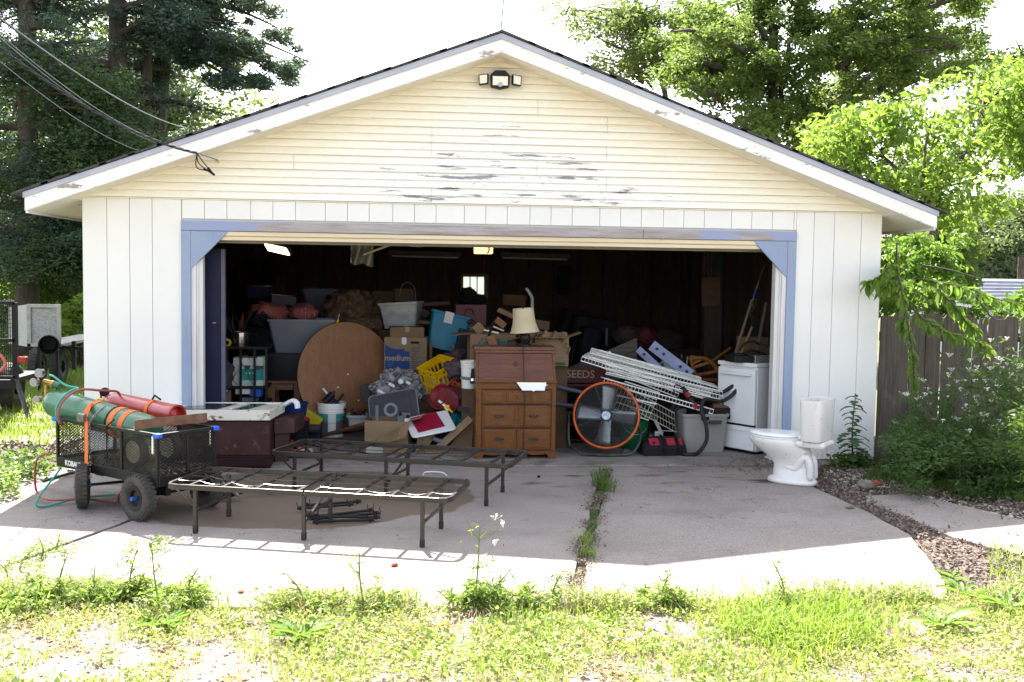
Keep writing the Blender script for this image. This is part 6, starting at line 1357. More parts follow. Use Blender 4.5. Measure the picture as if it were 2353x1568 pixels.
# blue boards with bolt holes
BHB = mat('lavender_blue_paint', (.24, .28, .47), (.29, .33, .52), 6, .5)
for k_, (u0, v0, u1, v1, wd, lab, nh) in enumerate(((1497, 793, 1588, 862, .115, 'longer lavender blue board with four bolt holes', (.13, .3, .72, .88)), (1466, 802, 1520, 852, .075, 'shorter lavender blue board with bolt holes behind wire shelves', (.25,)))):
    t_ = thing('blue_board', lab, 'board', tuple(at(u0, v0, 1.0))); a, c_ = at(u0, v0, 1.05), at(u1, v1, .95); obj('board', B().beam(a, c_, .03, wd, (0, 0, 1)), BHB, t_, bevel=.003)
    for f in nh: q = a.lerp(c_, f); obj('bolt', B().cyl(q+Vector((0, -.022, 0)), q+Vector((0, -.014, 0)), .017, n=12), DLD, t_); obj('washer', B().cyl(q+Vector((0, -.026, 0)), q+Vector((0, -.022, 0)), .009, n=8), FIX, t_)
# folding wooden chair
ch_ = thing('wooden_chair', 'orange brown slatted wooden chair folded by the stove', 'chair', tuple(at(1625, 985, 1.1)))
OC = mat('orange_chair_wood', (.34, .13, .02), (.25, .09, .015), 7, .45)
cp_ = [at(u, v, 1.15) for u, v in ((1586, 820), (1592, 845), (1604, 872), (1622, 905))]; cq_ = [at(u, v, 1.15) for u, v in ((1617, 823), (1640, 838), (1652, 862), (1660, 900))]
obj('side_rail', B().tube(bez(cp_, 10), .02, 8), OC, ch_, smooth=2); obj('side_rail', B().tube(bez([at(1590, 825, 1.15)]+cq_, 14), .022, 8), OC, ch_, smooth=2)
for i in range(6): f = (i+.5)/6; a = bez(cp_, 10)[int(f*9)]; c_ = bez([at(1605, 823, 1.15)]+cq_, 14)[int(f*14)]; obj('slat', B().beam(a, c_, .012, .03), OC, ch_)
obj('leg', B().cyl(at(1630, 835, 1.2), at(1678, 800, 1.3), .014), OC, ch_); obj('leg', B().beam(at(1612, 880, 1.15), Vector((at(1615, 985, 1.1).x, 1.1, .015)), .03, .03), OC, ch_)
# wire shelves (white coated), stack
WWR = mat('white_coated_wire', (.72, .72, .70), (.64, .64, .60), 30, .35)
def wshelf(P0, P1, Dv, label, nl=5, step=.036, lip=True, mt=WWR, rr=.0045):
    P0, P1, Dv = Vector(P0), Vector(P1), Vector(Dv)
    t = thing('wire_shelf', label, 'wire shelf', tuple(P0), 'white wire closet shelves in a heap'); L = (P1-P0).length
    up_ = (P1-P0).normalized().cross(Dv).normalized()
    for i in range(nl):
        o_ = Dv*(i/(nl-1)); obj('long_rod', B().tube([P0+o_, P1+o_], rr*(1.35 if i in (0, nl-1) else 1), 6), mt, t)
    if lip:
        lo_ = up_*(-.045)*(1 if up_.z > 0 else -1); obj('long_rod', B().tube([P0+lo_, P1+lo_], rr*1.35, 6), mt, t)
    b = B(); n_ = int(L/step)
    for i in range(n_+1):
        q = P0.lerp(P1, i/n_); b.tube([q+Vector((0, 0, .003)), q+Dv+Vector((0, 0, .003))], rr*.42, 4, cap=False)
        if lip: b.tube([q, q+lo_], rr*.5, 4, cap=False)
    o = obj('cross_wires', b, mt, t); o['kind'] = 'stuff'
    return t
wshelf(at(1338, 820, .55), at(1632, 911, .5), (.10, .26, .02), 'wire shelf lowest at its left tip, sticking out furthest left')
wshelf(at(1355, 811, .62), at(1612, 880, .60), (.06, .24, .03), 'wire shelf second from top of the heap')
wt1 = wshelf(at(1376, 818, .72), at(1655, 893, .70), (.0, .22, .02), 'topmost full wire shelf in the heap with hooks')
obj('hanging_rod', B().tube([at(1377, 805, .75), at(1558, 858, .72)], .008, 8), WWR, wt1)
for u, v in ((1402, 816), (1461, 834), (1523, 852)):
    obj('hook', B().tube(bez([at(u-5, v+16, .74), at(u-7, v+4, .74), at(u-3, v-7, .74), at(u+2, v-4, .74), at(u+2, v+3, .74)], 14), .005, 6), WWR, wt1)
wshelf(at(1394, 856, .50), at(1662, 920, .48), (.0, .04, .085), 'wire shelf with upright lip across the middle of heap', nl=3)
wshelf(at(1386, 836, .66), at(1560, 905, .60), (.04, .24, .06), 'wire shelf crossing steeply under the top one')
wshelf(at(1390, 870, .46), at(1640, 942, .44), (.0, .24, -.01), 'lowest broad wire shelf resting on grey bin')
OLDW = mat('yellowed_wire', (.50, .46, .36), rough=.5)
wshelf(at(1440, 890, .56), at(1550, 950, .55), (.02, .02, -.20), 'yellowed wire grid hanging below the heap', nl=4, lip=False, step=.035, mt=OLDW, rr=.004)
wshelf(at(1410, 940, .52), at(1490, 966, .50), (.12, .04, .28), 'small white wire grid beside the fan hanging lowest', nl=5, lip=False, step=.04, rr=.0042)
obj('white_rod', B().tube([at(1415, 908, .5), at(1508, 929, .48)], .009, 8), WWR, wt1)
# barrel fan
fan = thing('drum_fan', 'large drum fan with orange rim on a black stand', 'fan', tuple(gnd(1390, 1050, .013)))
fc = at(1393, 955, .30); rF = 76*S(.30)
FM = TR(fc, -14, 90-6)           # axis toward the camera, turned a little
ORG = mat('orange_rim_paint', (.62, .12, .03), (.50, .09, .025), 12, .4, c3=(.2, .07, .04), s3=30, lo3=.66, hi3=.7)
DRM = mat('dark_red_drum', (.10, .02, .018), (.07, .018, .018), 6, .4)
obj('drum', B(FM).lathe([(rF, .0), (rF, -.24), (rF-.006, -.24), (rF-.006, 0)], 56, capb=False), DRM, fan, smooth=True)
obj('rim', B(FM).tube([(rF*math.cos(t), rF*math.sin(t), 0) for t in [2*math.pi*i/56 for i in range(56)]], .013, 8, closed=True), ORG, fan, smooth=2)
obj('rear_rim', B(FM).tube([(rF*math.cos(t), rF*math.sin(t), -.24) for t in [2*math.pi*i/56 for i in range(56)]], .010, 6, closed=True), DRM, fan, smooth=2)
gr = B(FM)
for k_ in range(19):
    r_ = .05+(rF-.06)*k_/19; gr.tube([(r_*math.cos(t), r_*math.sin(t), .008+.03*(1-r_/rF)) for t in [2*math.pi*i/40 for i in range(40)]], .0016, 4, closed=True)
o = obj('guard_rings', gr, mat('dark_guard_wire', (.10, .10, .11), rough=.4, metal=.5), fan)
for k_ in range(8): t = k_*math.pi/4+.4; obj('guard_spoke', B(FM).tube([(.04*math.cos(t), .04*math.sin(t), .038), (rF*math.cos(t), rF*math.sin(t), .006)], .003, 5), MC['dark_guard_wire'], fan)
BLD = mat('galvanised_blade', (.36, .38, .42), (.28, .30, .33), 9, .3, .7)
for k_ in range(4):
    BM = FM @ Matrix.Rotation(R(90*k_-6), 4, 'Z') @ TR((.0, 0, -.05)) @ Matrix.Rotation(R(24), 4, 'X')
    obj('blade', B(BM).grid(lambda u, v: (.03+u*(rF*.84), (v-.5)*(.12+.05*u), .012*math.cos((v-.5)*3)), 8, 6), BLD, fan, smooth=2, solid=.003)
obj('motor', B(FM).cyl((0, 0, -.2), (0, 0, -.06), .07, n=20), FIX, fan); obj('hub', B(FM).cyl((0, 0, -.05), (0, 0, .045), .045, n=24), mat('hub_badge', (.45, .5, .6), (.25, .3, .4), 30, .25, .4), fan, bevel=.004)
obj('strut', B(FM).beam((-rF, 0, -.15), (rF, 0, -.15), .03, .01), FIX, fan); obj('strut', B(FM).beam((0, -rF, -.15), (0, rF, -.15), .03, .01), FIX, fan)
SPK = mat('worn_black_tube', (.03, .03, .032), (.12, .12, .12), 12, .4)
xl_, xr_2 = at(1309, 960, .42).x, at(1467, 950, .42).x
st_ = [(xl_, .47, fc.z), (xl_, .42, fc.z-.3), (xl_+.06, .30, .06), (xl_+.14, .22, .034), (xr_2-.16, .20, .034), (xr_2-.04, .26, .10), (xr_2+.02, .38, .22), (xr_2, .45, fc.z-.1), (xr_2-.015, .47, fc.z)]
obj('stand', B().tube(bez(st_, 60), .014, 9), SPK, fan, smooth=2)
q = gnd(1444, 1046, .04); obj('caster', B().cyl((q.x, .26, .045), (q.x, .30, .045), .036, n=18), RUB, fan)
obj('pivot', B().cyl((xl_-.02, .47, fc.z), (xl_+.06, .47, fc.z), .022, n=10), FIX, fan)
# green bucket, hammer drill, tool bag
gq = at(1462, 1010, .68); GBK = mat('green_bucket_plastic', (.0, .16, .05), (.0, .13, .045), 5, .4)
gbk = bucket('green_bucket', TR((gq.x-.02, .74, .013)), .135, .155, at(1462, 950, .68).z, GBK, 'green plastic bucket between fan and tool bag')
text('bucket_print', 'ACE', .07, TR((gq.x-.02, .585, .20)) @ TXF, mat('green_dark_print', (.0, .06, .02), rough=.5), gbk)
nl_ = thing('nail_gun', 'silver air tool lying on top of the tool bag', 'power tool', tuple(at(1500, 985, .55)))
obj('body', B().cyl(at(1473, 962, .6), at(1492, 958, .6), .028, n=12).cbox(at(1502, 957, .6), (.08, .05, .06)), mat('dark_tool_metal', (.08, .08, .085), rough=.35, metal=.5), nl_)
obj('arm', B().beam(at(1505, 965, .6), at(1520, 995, .58), .03, .03), GAL, nl_); obj('head', B().cbox(at(1513, 1000, .56), (.09, .05, .08)), GAL, nl_, bevel=.006); obj('foot', B().cyl(at(1488, 1003, .56), at(1500, 1010, .56), .05, n=14), MC['dark_tool_metal'], nl_); obj('pin', B().cyl(at(1520, 990, .56), at(1555, 992, .56), .005), GAL, nl_)
BAGM = mat('black_canvas', (.014, .013, .016), (.022, .02, .024), 8, .85, bump=.4, bscale=60)
tb2 = thing('tool_bag', 'black canvas tool bag with red panels on the floor', 'tool bag', tuple(gnd(1520, 1052, .013)))
BT = TR((at(1521, 1045, .36).x, .36, .013), 4); bw_, bh_ = 106*S(.3), 40*S(.3)
def bsec(x, k): 
    h_ = bh_*k; return [(x, -.12, 0), (x, -.125, h_*.45), (x, -.075, h_*.9), (x, -.02, h_), (x, .05, h_), (x, .12, h_*.8), (x, .13, h_*.4), (x, .12, 0)]
xs_ = [(-bw_/2, .55), (-bw_/2+.02, .75), (-bw_*.3, 1.0), (0, 1.03), (bw_*.3, 1.0), (bw_/2-.03, .92), (bw_/2, .6)]; vs = [p for x, k_ in xs_ for p in bsec(x, k_)]
fs = [tuple(range(8)), tuple(range(48, 56))[::-1]] + [(i*8+j, i*8+(j+1) % 8, (i+1)*8+(j+1) % 8, (i+1)*8+j) for i in range(6) for j in range(8)]
obj('body', B(BT).add(vs, fs), BAGM, tb2, bevel=.012)
RPN = mat('red_canvas', (.42, .02, .045), rough=.7)
for x, w2 in ((-.11, .10), (.065, .085), (.165, .035)): obj('red_panel', B(BT).prism([(x-w2/2, -.112, bh_*.62), (x+w2/2, -.112, bh_*.62), (x+w2/2-.012, -.07, bh_*1.0), (x-w2/2-.012, -.07, bh_*1.0)], (0, -.004, .003)), RPN, tb2)
for x in (-.02, .13): obj('strap', B(BT).tube(bez([(x, -.13, .03), (x, -.135, bh_*.5), (x+.0, -.08, bh_*1.0), (x, .02, bh_*1.12)], 12), .014, 6, flat=.3), BAGM, tb2)
tag(obj('red_badge', B(BT).cyl((-.12, -.112, bh_*.78), (-.12, -.102, bh_*.78), .014, n=12), FIX, tb2), None, None)
# grey bin with hose
BINM = mat('pale_grey_bin', (.36, .34, .33), (.42, .40, .39), 4, .5, c3=(.12, .09, .08), s3=14, lo3=.66, hi3=.74)
gbin = tub('grey_bin', TR((at(1619, 1044, .42).x, .64, .013), 3), 112*S(.42), 98*S(.42), .42, 92*S(.42), BINM, 'pale grey storage bin full of hoses and tools', rim=.018)
obj('grip', B(TR((at(1640, 1044, .42).x, .40, .013), 3)).box(-.065, .065, -.025, .02, 70*S(.42), 78*S(.42)), DLD, gbin, bevel=.006)
BHS = mat('black_hose_rubber', (.016, .016, .018), (.03, .03, .032), 9, .5)
bh2 = obj('black_hose', B().tube(bez([at(1540, 955, .62), at(1580, 920, .6), at(1640, 912, .56), at(1683, 888, .52), at(1698, 880, .5), at(1690, 900, .48), at(1660, 922, .45), at(1620, 918, .42), at(1612, 945, .36), at(1622, 975, .33), at(1624, 1010, .30), at(1610, 1035, .26), (at(1595, 1044, .2).x, .22, .03), (at(1570, 1048, .2).x, .24, .03)], 90), .020, 9), BHS, smooth=2); tag(bh2, 'thick black hose looping over the grey bin to floor', 'hose')
o = obj('black_hose', B().tube(bez([at(1640, 930, .7), at(1670, 910, .7), at(1678, 870, .8), at(1660, 850, .85), at(1650, 880, .85)], 30), .022, 9), BHS, smooth=2); tag(o, 'second black hose loop standing against the stove', 'hose')
o = obj('black_hose', B().tube(bez([at(1545, 975, .66), at(1542, 945, .62), at(1560, 925, .6), at(1600, 925, .62), at(1650, 918, .64)], 30), .026, 9), BHS, smooth=2); tag(o, 'thick dark hose bundle left of the grey bin', 'hose')
gd2 = thing('angle_grinder', 'red and black angle grinder sticking out of the bin', 'power tool', tuple(at(1588, 918, .48)))
ga_, gb_2 = at(1568, 890, .5), at(1598, 935, .46)
obj('body', B().cyl(ga_, ga_.lerp(gb_2, .3), .024, n=12).cyl(ga_.lerp(gb_2, .55), gb_2, .024, .032, n=12), FIX, gd2)
obj('red_collar', B().cyl(ga_.lerp(gb_2, .28), ga_.lerp(gb_2, .5), .028, n=12).cyl(ga_.lerp(gb_2, .86), ga_.lerp(gb_2, 1.08), .034, n=12), RDP, gd2)
obj('hang_loop', B().tube(bez([at(1568, 890, .5), at(1552, 885, .5), at(1550, 905, .5), at(1572, 925, .5)], 12), .007), BHS, gd2)
for k_, (u, v, mt, lab) in enumerate(((1655, 930, mat('copper_brown', (.22, .08, .05), (.3, .13, .1), 12, .5), 'copper brown sheet of scrap in the grey bin'), (1668, 925, ORB, 'small brown wood frame standing in the bin'), (1632, 938, FIX, 'black lump of tools filling the grey bin'))):
    o = obj('bin_scrap', B(pxT(u, v+10, .62, 10*k_, 0, [10, -40, 0][k_])).cbox((0, 0, 0), [(.2, .15, .10), (.03, .02, .22), (.4, .3, .12)][k_]), mt, bevel=.01); tag(o, lab, 'scrap')
q = gnd(1760, 1072, -.0); 
for k_, (u, v, w_, mt, lab) in enumerate(((1770, 1056, .12, WPR, 'white plastic strip in front of the stove'), (1540, 1072, .05, GAL, 'small grey metal tube on the drive before the tool bag'), (1238, 1098, .025, FIX, 'small black lump on the slab before the desk'))):
    q = gnd(u, v, .0); o = obj('floor_scrap', B(TR((q.x, q.y, .013 if v < 1070 else 0), 8)).box(-w_/2, w_/2, -.012, .012, .001, .02), mt, bevel=.004); tag(o, lab, 'scrap')
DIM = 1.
# ================================================================ vegetation and surroundings
BARK = mat('dark_bark', (.05, .038, .03), (.09, .07, .055), 9, .95, stretch=(2, 2, .4), bump=.8, bscale=25)
BARKG = mat('grey_bark', (.10, .085, .07), (.16, .14, .12), 9, .95, stretch=(2, 2, .4), bump=.6)
CED = leaf_mat('cedar_foliage', (.045, .085, .068), (.095, .145, .115), .28, (.055, .095, .04))
CED2 = leaf_mat('cedar_dark_foliage', (.03, .06, .028), (.06, .11, .04), .3)
MAP = leaf_mat('maple_foliage', (.07, .12, .03), (.12, .19, .05), .55, (.18, .24, .06))
MAPL = leaf_mat('pale_tree_foliage', (.09, .14, .045), (.14, .19, .06), .5, (.2, .23, .08))
BRT = leaf_mat('bright_broadleaf', (.11, .20, .03), (.19, .30, .045), .55, (.27, .36, .07), scale=2)
UND = leaf_mat('undergrowth_leaf', (.045, .10, .02), (.09, .17, .03), .4, (.14, .22, .05), scale=3)
WEED = leaf_mat('weed_leaf', (.06, .13, .035), (.10, .18, .05), .35, scale=4)
FARC = leaf_mat('far_conifer_foliage', (.09, .13, .065), (.14, .18, .085), .4)

def tree(label, root, trunk, limbs, n, size, mt, bark, Y, clump=.5, cat='tree', asp=.45, flat=.7, droop=.3, seed=0, extra=(), tr=.2, per=6, name='tree', zflat=1., group=None, spread=.7):
    """trunk: list of points; limbs: list of (start, end) points; clumps hang along the outer part of each limb"""
    t = thing(name, label, cat, tuple(root), group)
    obj('trunk', B().tube(bez(trunk, 14), [tr*(1-.5*i/14) for i in range(len(bez(trunk, 14)))], 10), bark, t, smooth=2)
    cs, rs = [], []; rr_ = random.Random(seed)
    b = B()
    for a, e in limbs:
        a, e = Vector(a), Vector(e); L = (e-a).length
        mid_ = a.lerp(e, .5) + Vector((rr_.uniform(-.1, .1)*L, rr_.uniform(-.1, .1)*L, rr_.uniform(.02, .12)*L))
        P = bez([a, mid_, e], 8); b.tube(P, [max(.012, tr*.42*(1-i/len(P))) for i in range(len(P))], 6)
        for k_ in range(per):
            f = .25+.75*(k_+rr_.random())/per; q = P[min(len(P)-1, int(f*(len(P)-1)))]
            off = Vector((rr_.gauss(0, spread), rr_.gauss(0, spread), rr_.gauss(-.1, spread*.5)))*clump*1.2
            cs.append(q+off); rs.append(clump*rr_.uniform(.5, 1.15))
            if rr_.random() < .5: b.tube([q, q+off*.9], [.012, .006], 4)
    for c_, r in extra: cs.append(Vector(c_)); rs.append(r)
    obj('branches', b, bark, t, smooth=2)['kind'] = 'stuff'
    leaves('crown', cs, np.array(rs), n, size, mt, t, flat=flat, droop=droop, asp=asp, seed=seed, kind='stuff')
    return t
def A(u, v, Y): return at(u, v, Y)
rd_ = random.Random(5)
# left conifers
def conifer(u, Y, vtop, n, size, mt, label, tr, spanl, spanr, nl, seed, z0=1.6, lean=0., clump=.42):
    base = at(u, 900, Y); x = base.x; rr_ = random.Random(seed)
    top = at(u+lean, vtop, Y).z
    trunk = [(x, Y, -.05), (x+.1, Y, top*.35), (x+(at(u+lean, vtop, Y).x-x)*.6, Y+.1, top*.7), (at(u+lean, vtop, Y).x, Y, top)]
    T_ = bez(trunk, 20); lb = []
    for i in range(nl):
        f = rr_.uniform(.12, .98); q = T_[int(f*(len(T_)-1))]
        if q.z < z0: q = Vector((q.x, q.y, z0+rr_.random()))
        az = rr_.uniform(0, 2*math.pi); k_ = (1-.45*f); sp_ = (spanr if math.cos(az) > 0 else spanl)*k_*rr_.uniform(.55, 1.1)
        e = q + Vector((math.cos(az)*sp_, math.sin(az)*sp_*.6, -.10*sp_+rr_.uniform(-.2, .5)))
        lb.append((q, e))
    return tree(label, (x, Y, 0), trunk, lb, n, size, mt, BARK, Y, clump=clump, tr=tr, seed=seed, asp=.32, droop=.15, per=7, name='conifer_tree', flat=.55, spread=.6)
conifer(268, 13.5, -330, 62000, .105, CED, 'big dark conifer with the thickest trunk on the left', .26, 4.6, 4.2, 58, 3, z0=2.4)
conifer(60, 11.5, -200, 62000, .09, CED, 'bluish conifer at the far left edge', .24, 3.8, 3.0, 58, 4, z0=1.9, clump=.5)
conifer(350, 15, -330, 40000, .105, CED, 'conifer with leaning trunk reaching right over the roof', .24, 3., 4.4, 40, 8, z0=3.2, lean=50)
conifer(200, 10.6, 150, 34000, .10, CED2, 'small dark cedar close behind the left eave', .12, 2.2, 1.9, 40, 12, z0=1.7, clump=.42)
# the long right arms over the ridge line
arms = []
for u, v in ((745, 158), (700, 205), (690, 90), (640, 40), (600, 10), (655, 140), (600, 170), (640, 215), (560, 120), (560, 200), (722, 185)): arms.append((A(330+rd_.uniform(-20, 60), max(-60, v-rd_.uniform(60, 140)), 14.), A(u, v, 14+rd_.uniform(-1.5, 1.5))))
tree('conifer with long drooping arms against the sky', (A(330, 900, 14).x, 14, 0), [(A(330, 900, 14).x, 14, 0), A(330, 500, 14), A(335, 200, 14), A(350, -100, 14)], arms, 36000, .09, CED, BARK, 14, clump=.32, tr=.17, seed=21, name='conifer_tree', per=8, flat=.6, asp=.32, droop=.1)
# bright broadleaf woods behind them
for i, (u, Y, w_, vt, lab) in enumerate(((-60, 26, 4., -100, 'sunlit broadleaf tree behind the far left conifer'), (150, 25, 4., 0, 'sunlit broadleaf tree behind the thick conifer trunk'), (400, 27, 4.5, -60, 'sunlit broadleaf tree glimpsed behind the leaning conifer'), (-350, 24, 5, -200, 'broadleaf tree beyond the left picture edge'))):
    x = at(u, 900, Y).x; top = at(u, vt, Y).z
    lb = [((x, Y, top*.25+rd_.random()*top*.5), (x+rd_.uniform(-w_, w_), Y+rd_.uniform(-2, 2), rd_.uniform(1.0, top))) for _ in range(26)]
    tree(lab, (x, Y, 0), [(x, Y, 0), (x+.2, Y, top*.4), (x, Y, top*.85)], lb, 24000, .20, MAPL, BARK, Y, clump=1.1, tr=.22, seed=40+i, name='broadleaf_tree', per=6)
for i, (u, Y, r_, zc, lab) in enumerate(((150, 12.5, 1.0, 1.3, 'sunny bush beside the plywood trailer'), (100, 13.5, 1.3, 1.5, 'dense bush behind the plywood trailer'), (30, 14.5, 1.5, 1.7, 'bush behind the mesh trailer'), (185, 9.5, .6, .9, 'small bush at the left garage corner'), (-60, 13, 1.8, 1.6, 'bush beyond the left edge'), (230, 14.5, 1.4, 1.9, 'bush hidden mostly behind the garage corner'))):
    q = at(u, 800, Y); t = thing('bush', lab, 'bush', (q.x, Y, -.03))
    cs = [(q.x+rd_.uniform(-r_, r_), Y+rd_.uniform(-.7, .7), rd_.uniform(.1, zc*1.5)) for _ in range(22)]
    b = B()
    for c_ in cs[:12]: b.tube([(q.x, Y, -.03), c_], [.02, .008], 5)
    obj('stems', b, BARK, t)['kind'] = 'stuff'; leaves('foliage', cs, r_*.42, 7000, .10, BRT if i in (0, 3) else UND, t, seed=60+i, kind='stuff')
# maple on the right with visible limbs
Ym = 15.
mp = [(A(1744, 299, Ym), A(1738, 130, Ym)), (A(1780, 250, Ym), A(1770, 140, Ym)), (A(1770, 150, Ym), A(1782, -60, Ym)), (A(1795, 260, Ym), A(1822, 120, Ym)), (A(1723, 225, Ym), A(1655, 110, Ym)), (A(1740, 130, Ym), A(1680, -40, Ym)), (A(1870, 270, Ym), A(2061, 172, Ym)), (A(2061, 172, Ym), A(2210, 70, Ym)), (A(1830, 160, Ym), A(1930, 30, Ym)), (A(1830, 200, Ym), A(2000, 110, Ym)), (A(1940, 160, Ym), A(2100, 20, Ym))]
for _ in range(125):
    u, v = rd_.uniform(1500, 2290), rd_.uniform(-90, 320)
    if u > 2060 and v > 190: v = rd_.uniform(-60, 160)
    if u < 1660 and v > 190: v -= 140
    f_ = rd_.uniform(.25, .5); Yq = Ym+rd_.uniform(-2.5, 3.5); mp.append((A(u+(1800-u)*f_, v+rd_.uniform(20, 70), Yq*.5+Ym*.5), A(u, v, Yq)))
tree('large maple with dark forked limbs behind the right roof slope', (A(1790, 900, Ym).x, Ym, 0), [(A(1790, 900, Ym).x, Ym, 0), A(1785, 600, Ym), A(1775, 330, Ym), A(1778, 60, Ym)], mp, 82000, .12, MAP, BARK, Ym, clump=.40, tr=.2, seed=71, per=5, name='maple_tree', spread=.65)
# slender pale tree left of it
Yp = 18.
pp_ = [(A(1530, 215, Yp), A(1450, 30, Yp)), (A(1500, 120, Yp), A(1430, -40, Yp)), (A(1470, 190, Yp), A(1455, 40, Yp)), (A(1520, 200, Yp), A(1560, 100, Yp)), (A(1480, 60, Yp), A(1530, -60, Yp))]
for _ in range(22): u, v = rd_.uniform(1270, 1600), rd_.uniform(-60, 170); v += max(0, (1420-u))*.35; pp_.append((A(1480+rd_.uniform(-20, 40), v+60, Yp), A(u, v, Yp+rd_.uniform(-2, 2))))
tree('slender pale leaved tree with thin bare stems', (A(1530, 900, Yp).x, Yp, 0), [(A(1530, 900, Yp).x, Yp, 0), A(1535, 500, Yp), A(1528, 215, Yp), A(1440, -60, Yp)], pp_, 9000, .12, MAPL, BARKG, Yp, clump=.5, tr=.11, seed=73, per=5, name='slender_tree', spread=.8)
# second maple at the right edge
Yg = 16.
gp = [(A(2420, 250, Yg), A(rd_.uniform(2270, 2500), rd_.uniform(40, 330), Yg+rd_.uniform(-1, 1))) for _ in range(26)]
tree('dark maple cut by the right picture edge', (A(2440, 900, Yg).x, Yg, 0), [(A(2440, 900, Yg).x, Yg, 0), A(2440, 500, Yg), A(2430, 150, Yg)], gp, 20000, .15, MAP, BARK, Yg, clump=.6, tr=.2, seed=75, per=5, name='maple_tree')
# dark understorey behind the bright tree
ug = [(A(2130, 600, 9.5), A(rd_.uniform(2040, 2230), rd_.uniform(470, 640), 9.5+rd_.uniform(-1, 1))) for _ in range(14)]
tree('dark green tree behind the bright branches', (A(2130, 900, 9.5).x, 9.5, 0), [(A(2130, 900, 9.5).x, 9.5, 0), A(2130, 720, 9.5), A(2125, 560, 9.5)], ug, 16000, .12, MAP, BARK, 9.5, clump=.45, tr=.08, seed=79, per=5, name='small_tree')
# far conifers and hedge line all round the horizon
for i, (u, vt, Y, w_) in enumerate(((2230, 500, 36, 2.2), (2300, 478, 38, 2.6), (2375, 455, 37, 3.), (2440, 430, 40, 3), (2180, 540, 40, 2.), (2520, 470, 38, 3))):
    x = at(u, 800, Y).x; top = at(u, vt, Y).z
    lb = [((x, Y, z_), (x+rd_.uniform(-w_, w_)*(1.1-z_/top*.8), Y+rd_.uniform(-1, 1), z_-.2)) for z_ in [rd_.uniform(.5, top*.98) for _ in range(30)]]
    tree(['pale conifer nearest the neighbour roof', 'pale conifer second from the neighbour roof', 'tall pale conifer at the right edge', 'pale conifer past the right edge', 'pale conifer above the fence leaves', 'outermost pale conifer past the right edge'][i], (x, Y, 0), [(x, Y, 0), (x, Y, top*.5), (x, Y, top)], lb, 11000, .24, FARC, BARKG, Y, clump=.9, tr=.15, seed=90+i, name='conifer_tree', per=5)
cs = [(x_, 60+rd_.uniform(-4, 4), rd_.uniform(0, 6)) for x_ in np.arange(-75, 75, .9)] + [(s*70+rd_.uniform(-3, 3), y_, rd_.uniform(0, 6)) for s in (-1, 1) for y_ in np.arange(-20, 60, 1.5)]
tag(leaves('far_woods', cs, 2.6, 60000, .8, MAP, None, seed=99, kind='stuff'), 'far green woods along the horizon', 'woods')
# neighbour house
nh = thing('neighbour_house', 'white neighbour house with blue grey shingle roof behind fence', 'house', tuple(at(2250, 900, 14)))
pk_ = at(2196, 640, 14); el_ = at(2085, 702, 14); er = at(2330, 716, 14)
HW = mat('white_house_paint', (.75, .75, .74), rough=.6)
obj('gable_wall', B().prism([(el_.x, 14.1, -.1), (er.x, 14.1, -.1), (er.x, 14.1, er.z), (pk_.x, 14.1, pk_.z-.06), (el_.x, 14.1, el_.z)], (0, .1, 0)), HW, nh)
RS = mat('blue_grey_shingles', (.22, .23, .29), (.33, .34, .40), 4, .8, stretch=(1, 1, 9))
rdir = Vector((7.5, 3.4, 0)); e2 = Vector((er.x+.25, er.y-.1, er.z-.1))
nrow = 11
for i in range(nrow):
    a, c_ = Vector(pk_).lerp(e2, i/nrow), Vector(pk_).lerp(e2, (i+1)/nrow); up2 = Vector((.02, 0, .03))
    obj('shingle_row', B().prism([a+up2*.2, a+up2*.2+rdir, c_+up2+rdir, c_+up2], (0, 0, -.03)), RS, nh)
obj('far_roof', B().prism([Vector(pk_), Vector(pk_)+rdir, Vector(el_)+Vector((-.25, 0, -.08))+rdir, Vector(el_)+Vector((-.25, -.1, -.08))], (0, 0, -.04)), RS, nh)
for p1 in (el_+Vector((-.25, -.12, -.1)), e2): obj('rake_trim', B().beam(pk_+Vector((0, -.12, -.06)), Vector(p1), .05, .12), HW, nh)
obj('side_wall', B().prism([(er.x, 14.1, -.1), (er.x, 14.1, er.z-.05), Vector((er.x, 14.1, er.z-.05))+rdir, Vector((er.x, 14.1, -.1))+rdir], (.05, 0, 0)), HW, nh)
for k_, (v0, v1) in enumerate(((603, 607), (632, 634), (618, 620))): tag(obj('overhead_line', B().tube([at(2100, v0, 22), at(2500, v1-6, 22)], .012, 4), CAB), ['upper faint overhead line above the neighbour roof', 'lower faint overhead line above the neighbour roof', 'middle faint overhead line above the neighbour roof'][k_], 'cable', 'overhead lines on the right')
pq = at(2350, 560, 22); tag(obj('utility_pole', B().cyl((pq.x, 22, 0), (pq.x, 22, at(2350, 590, 22).z), .12), BARK), 'dark utility pole at the right edge among pale trees', 'utility pole')
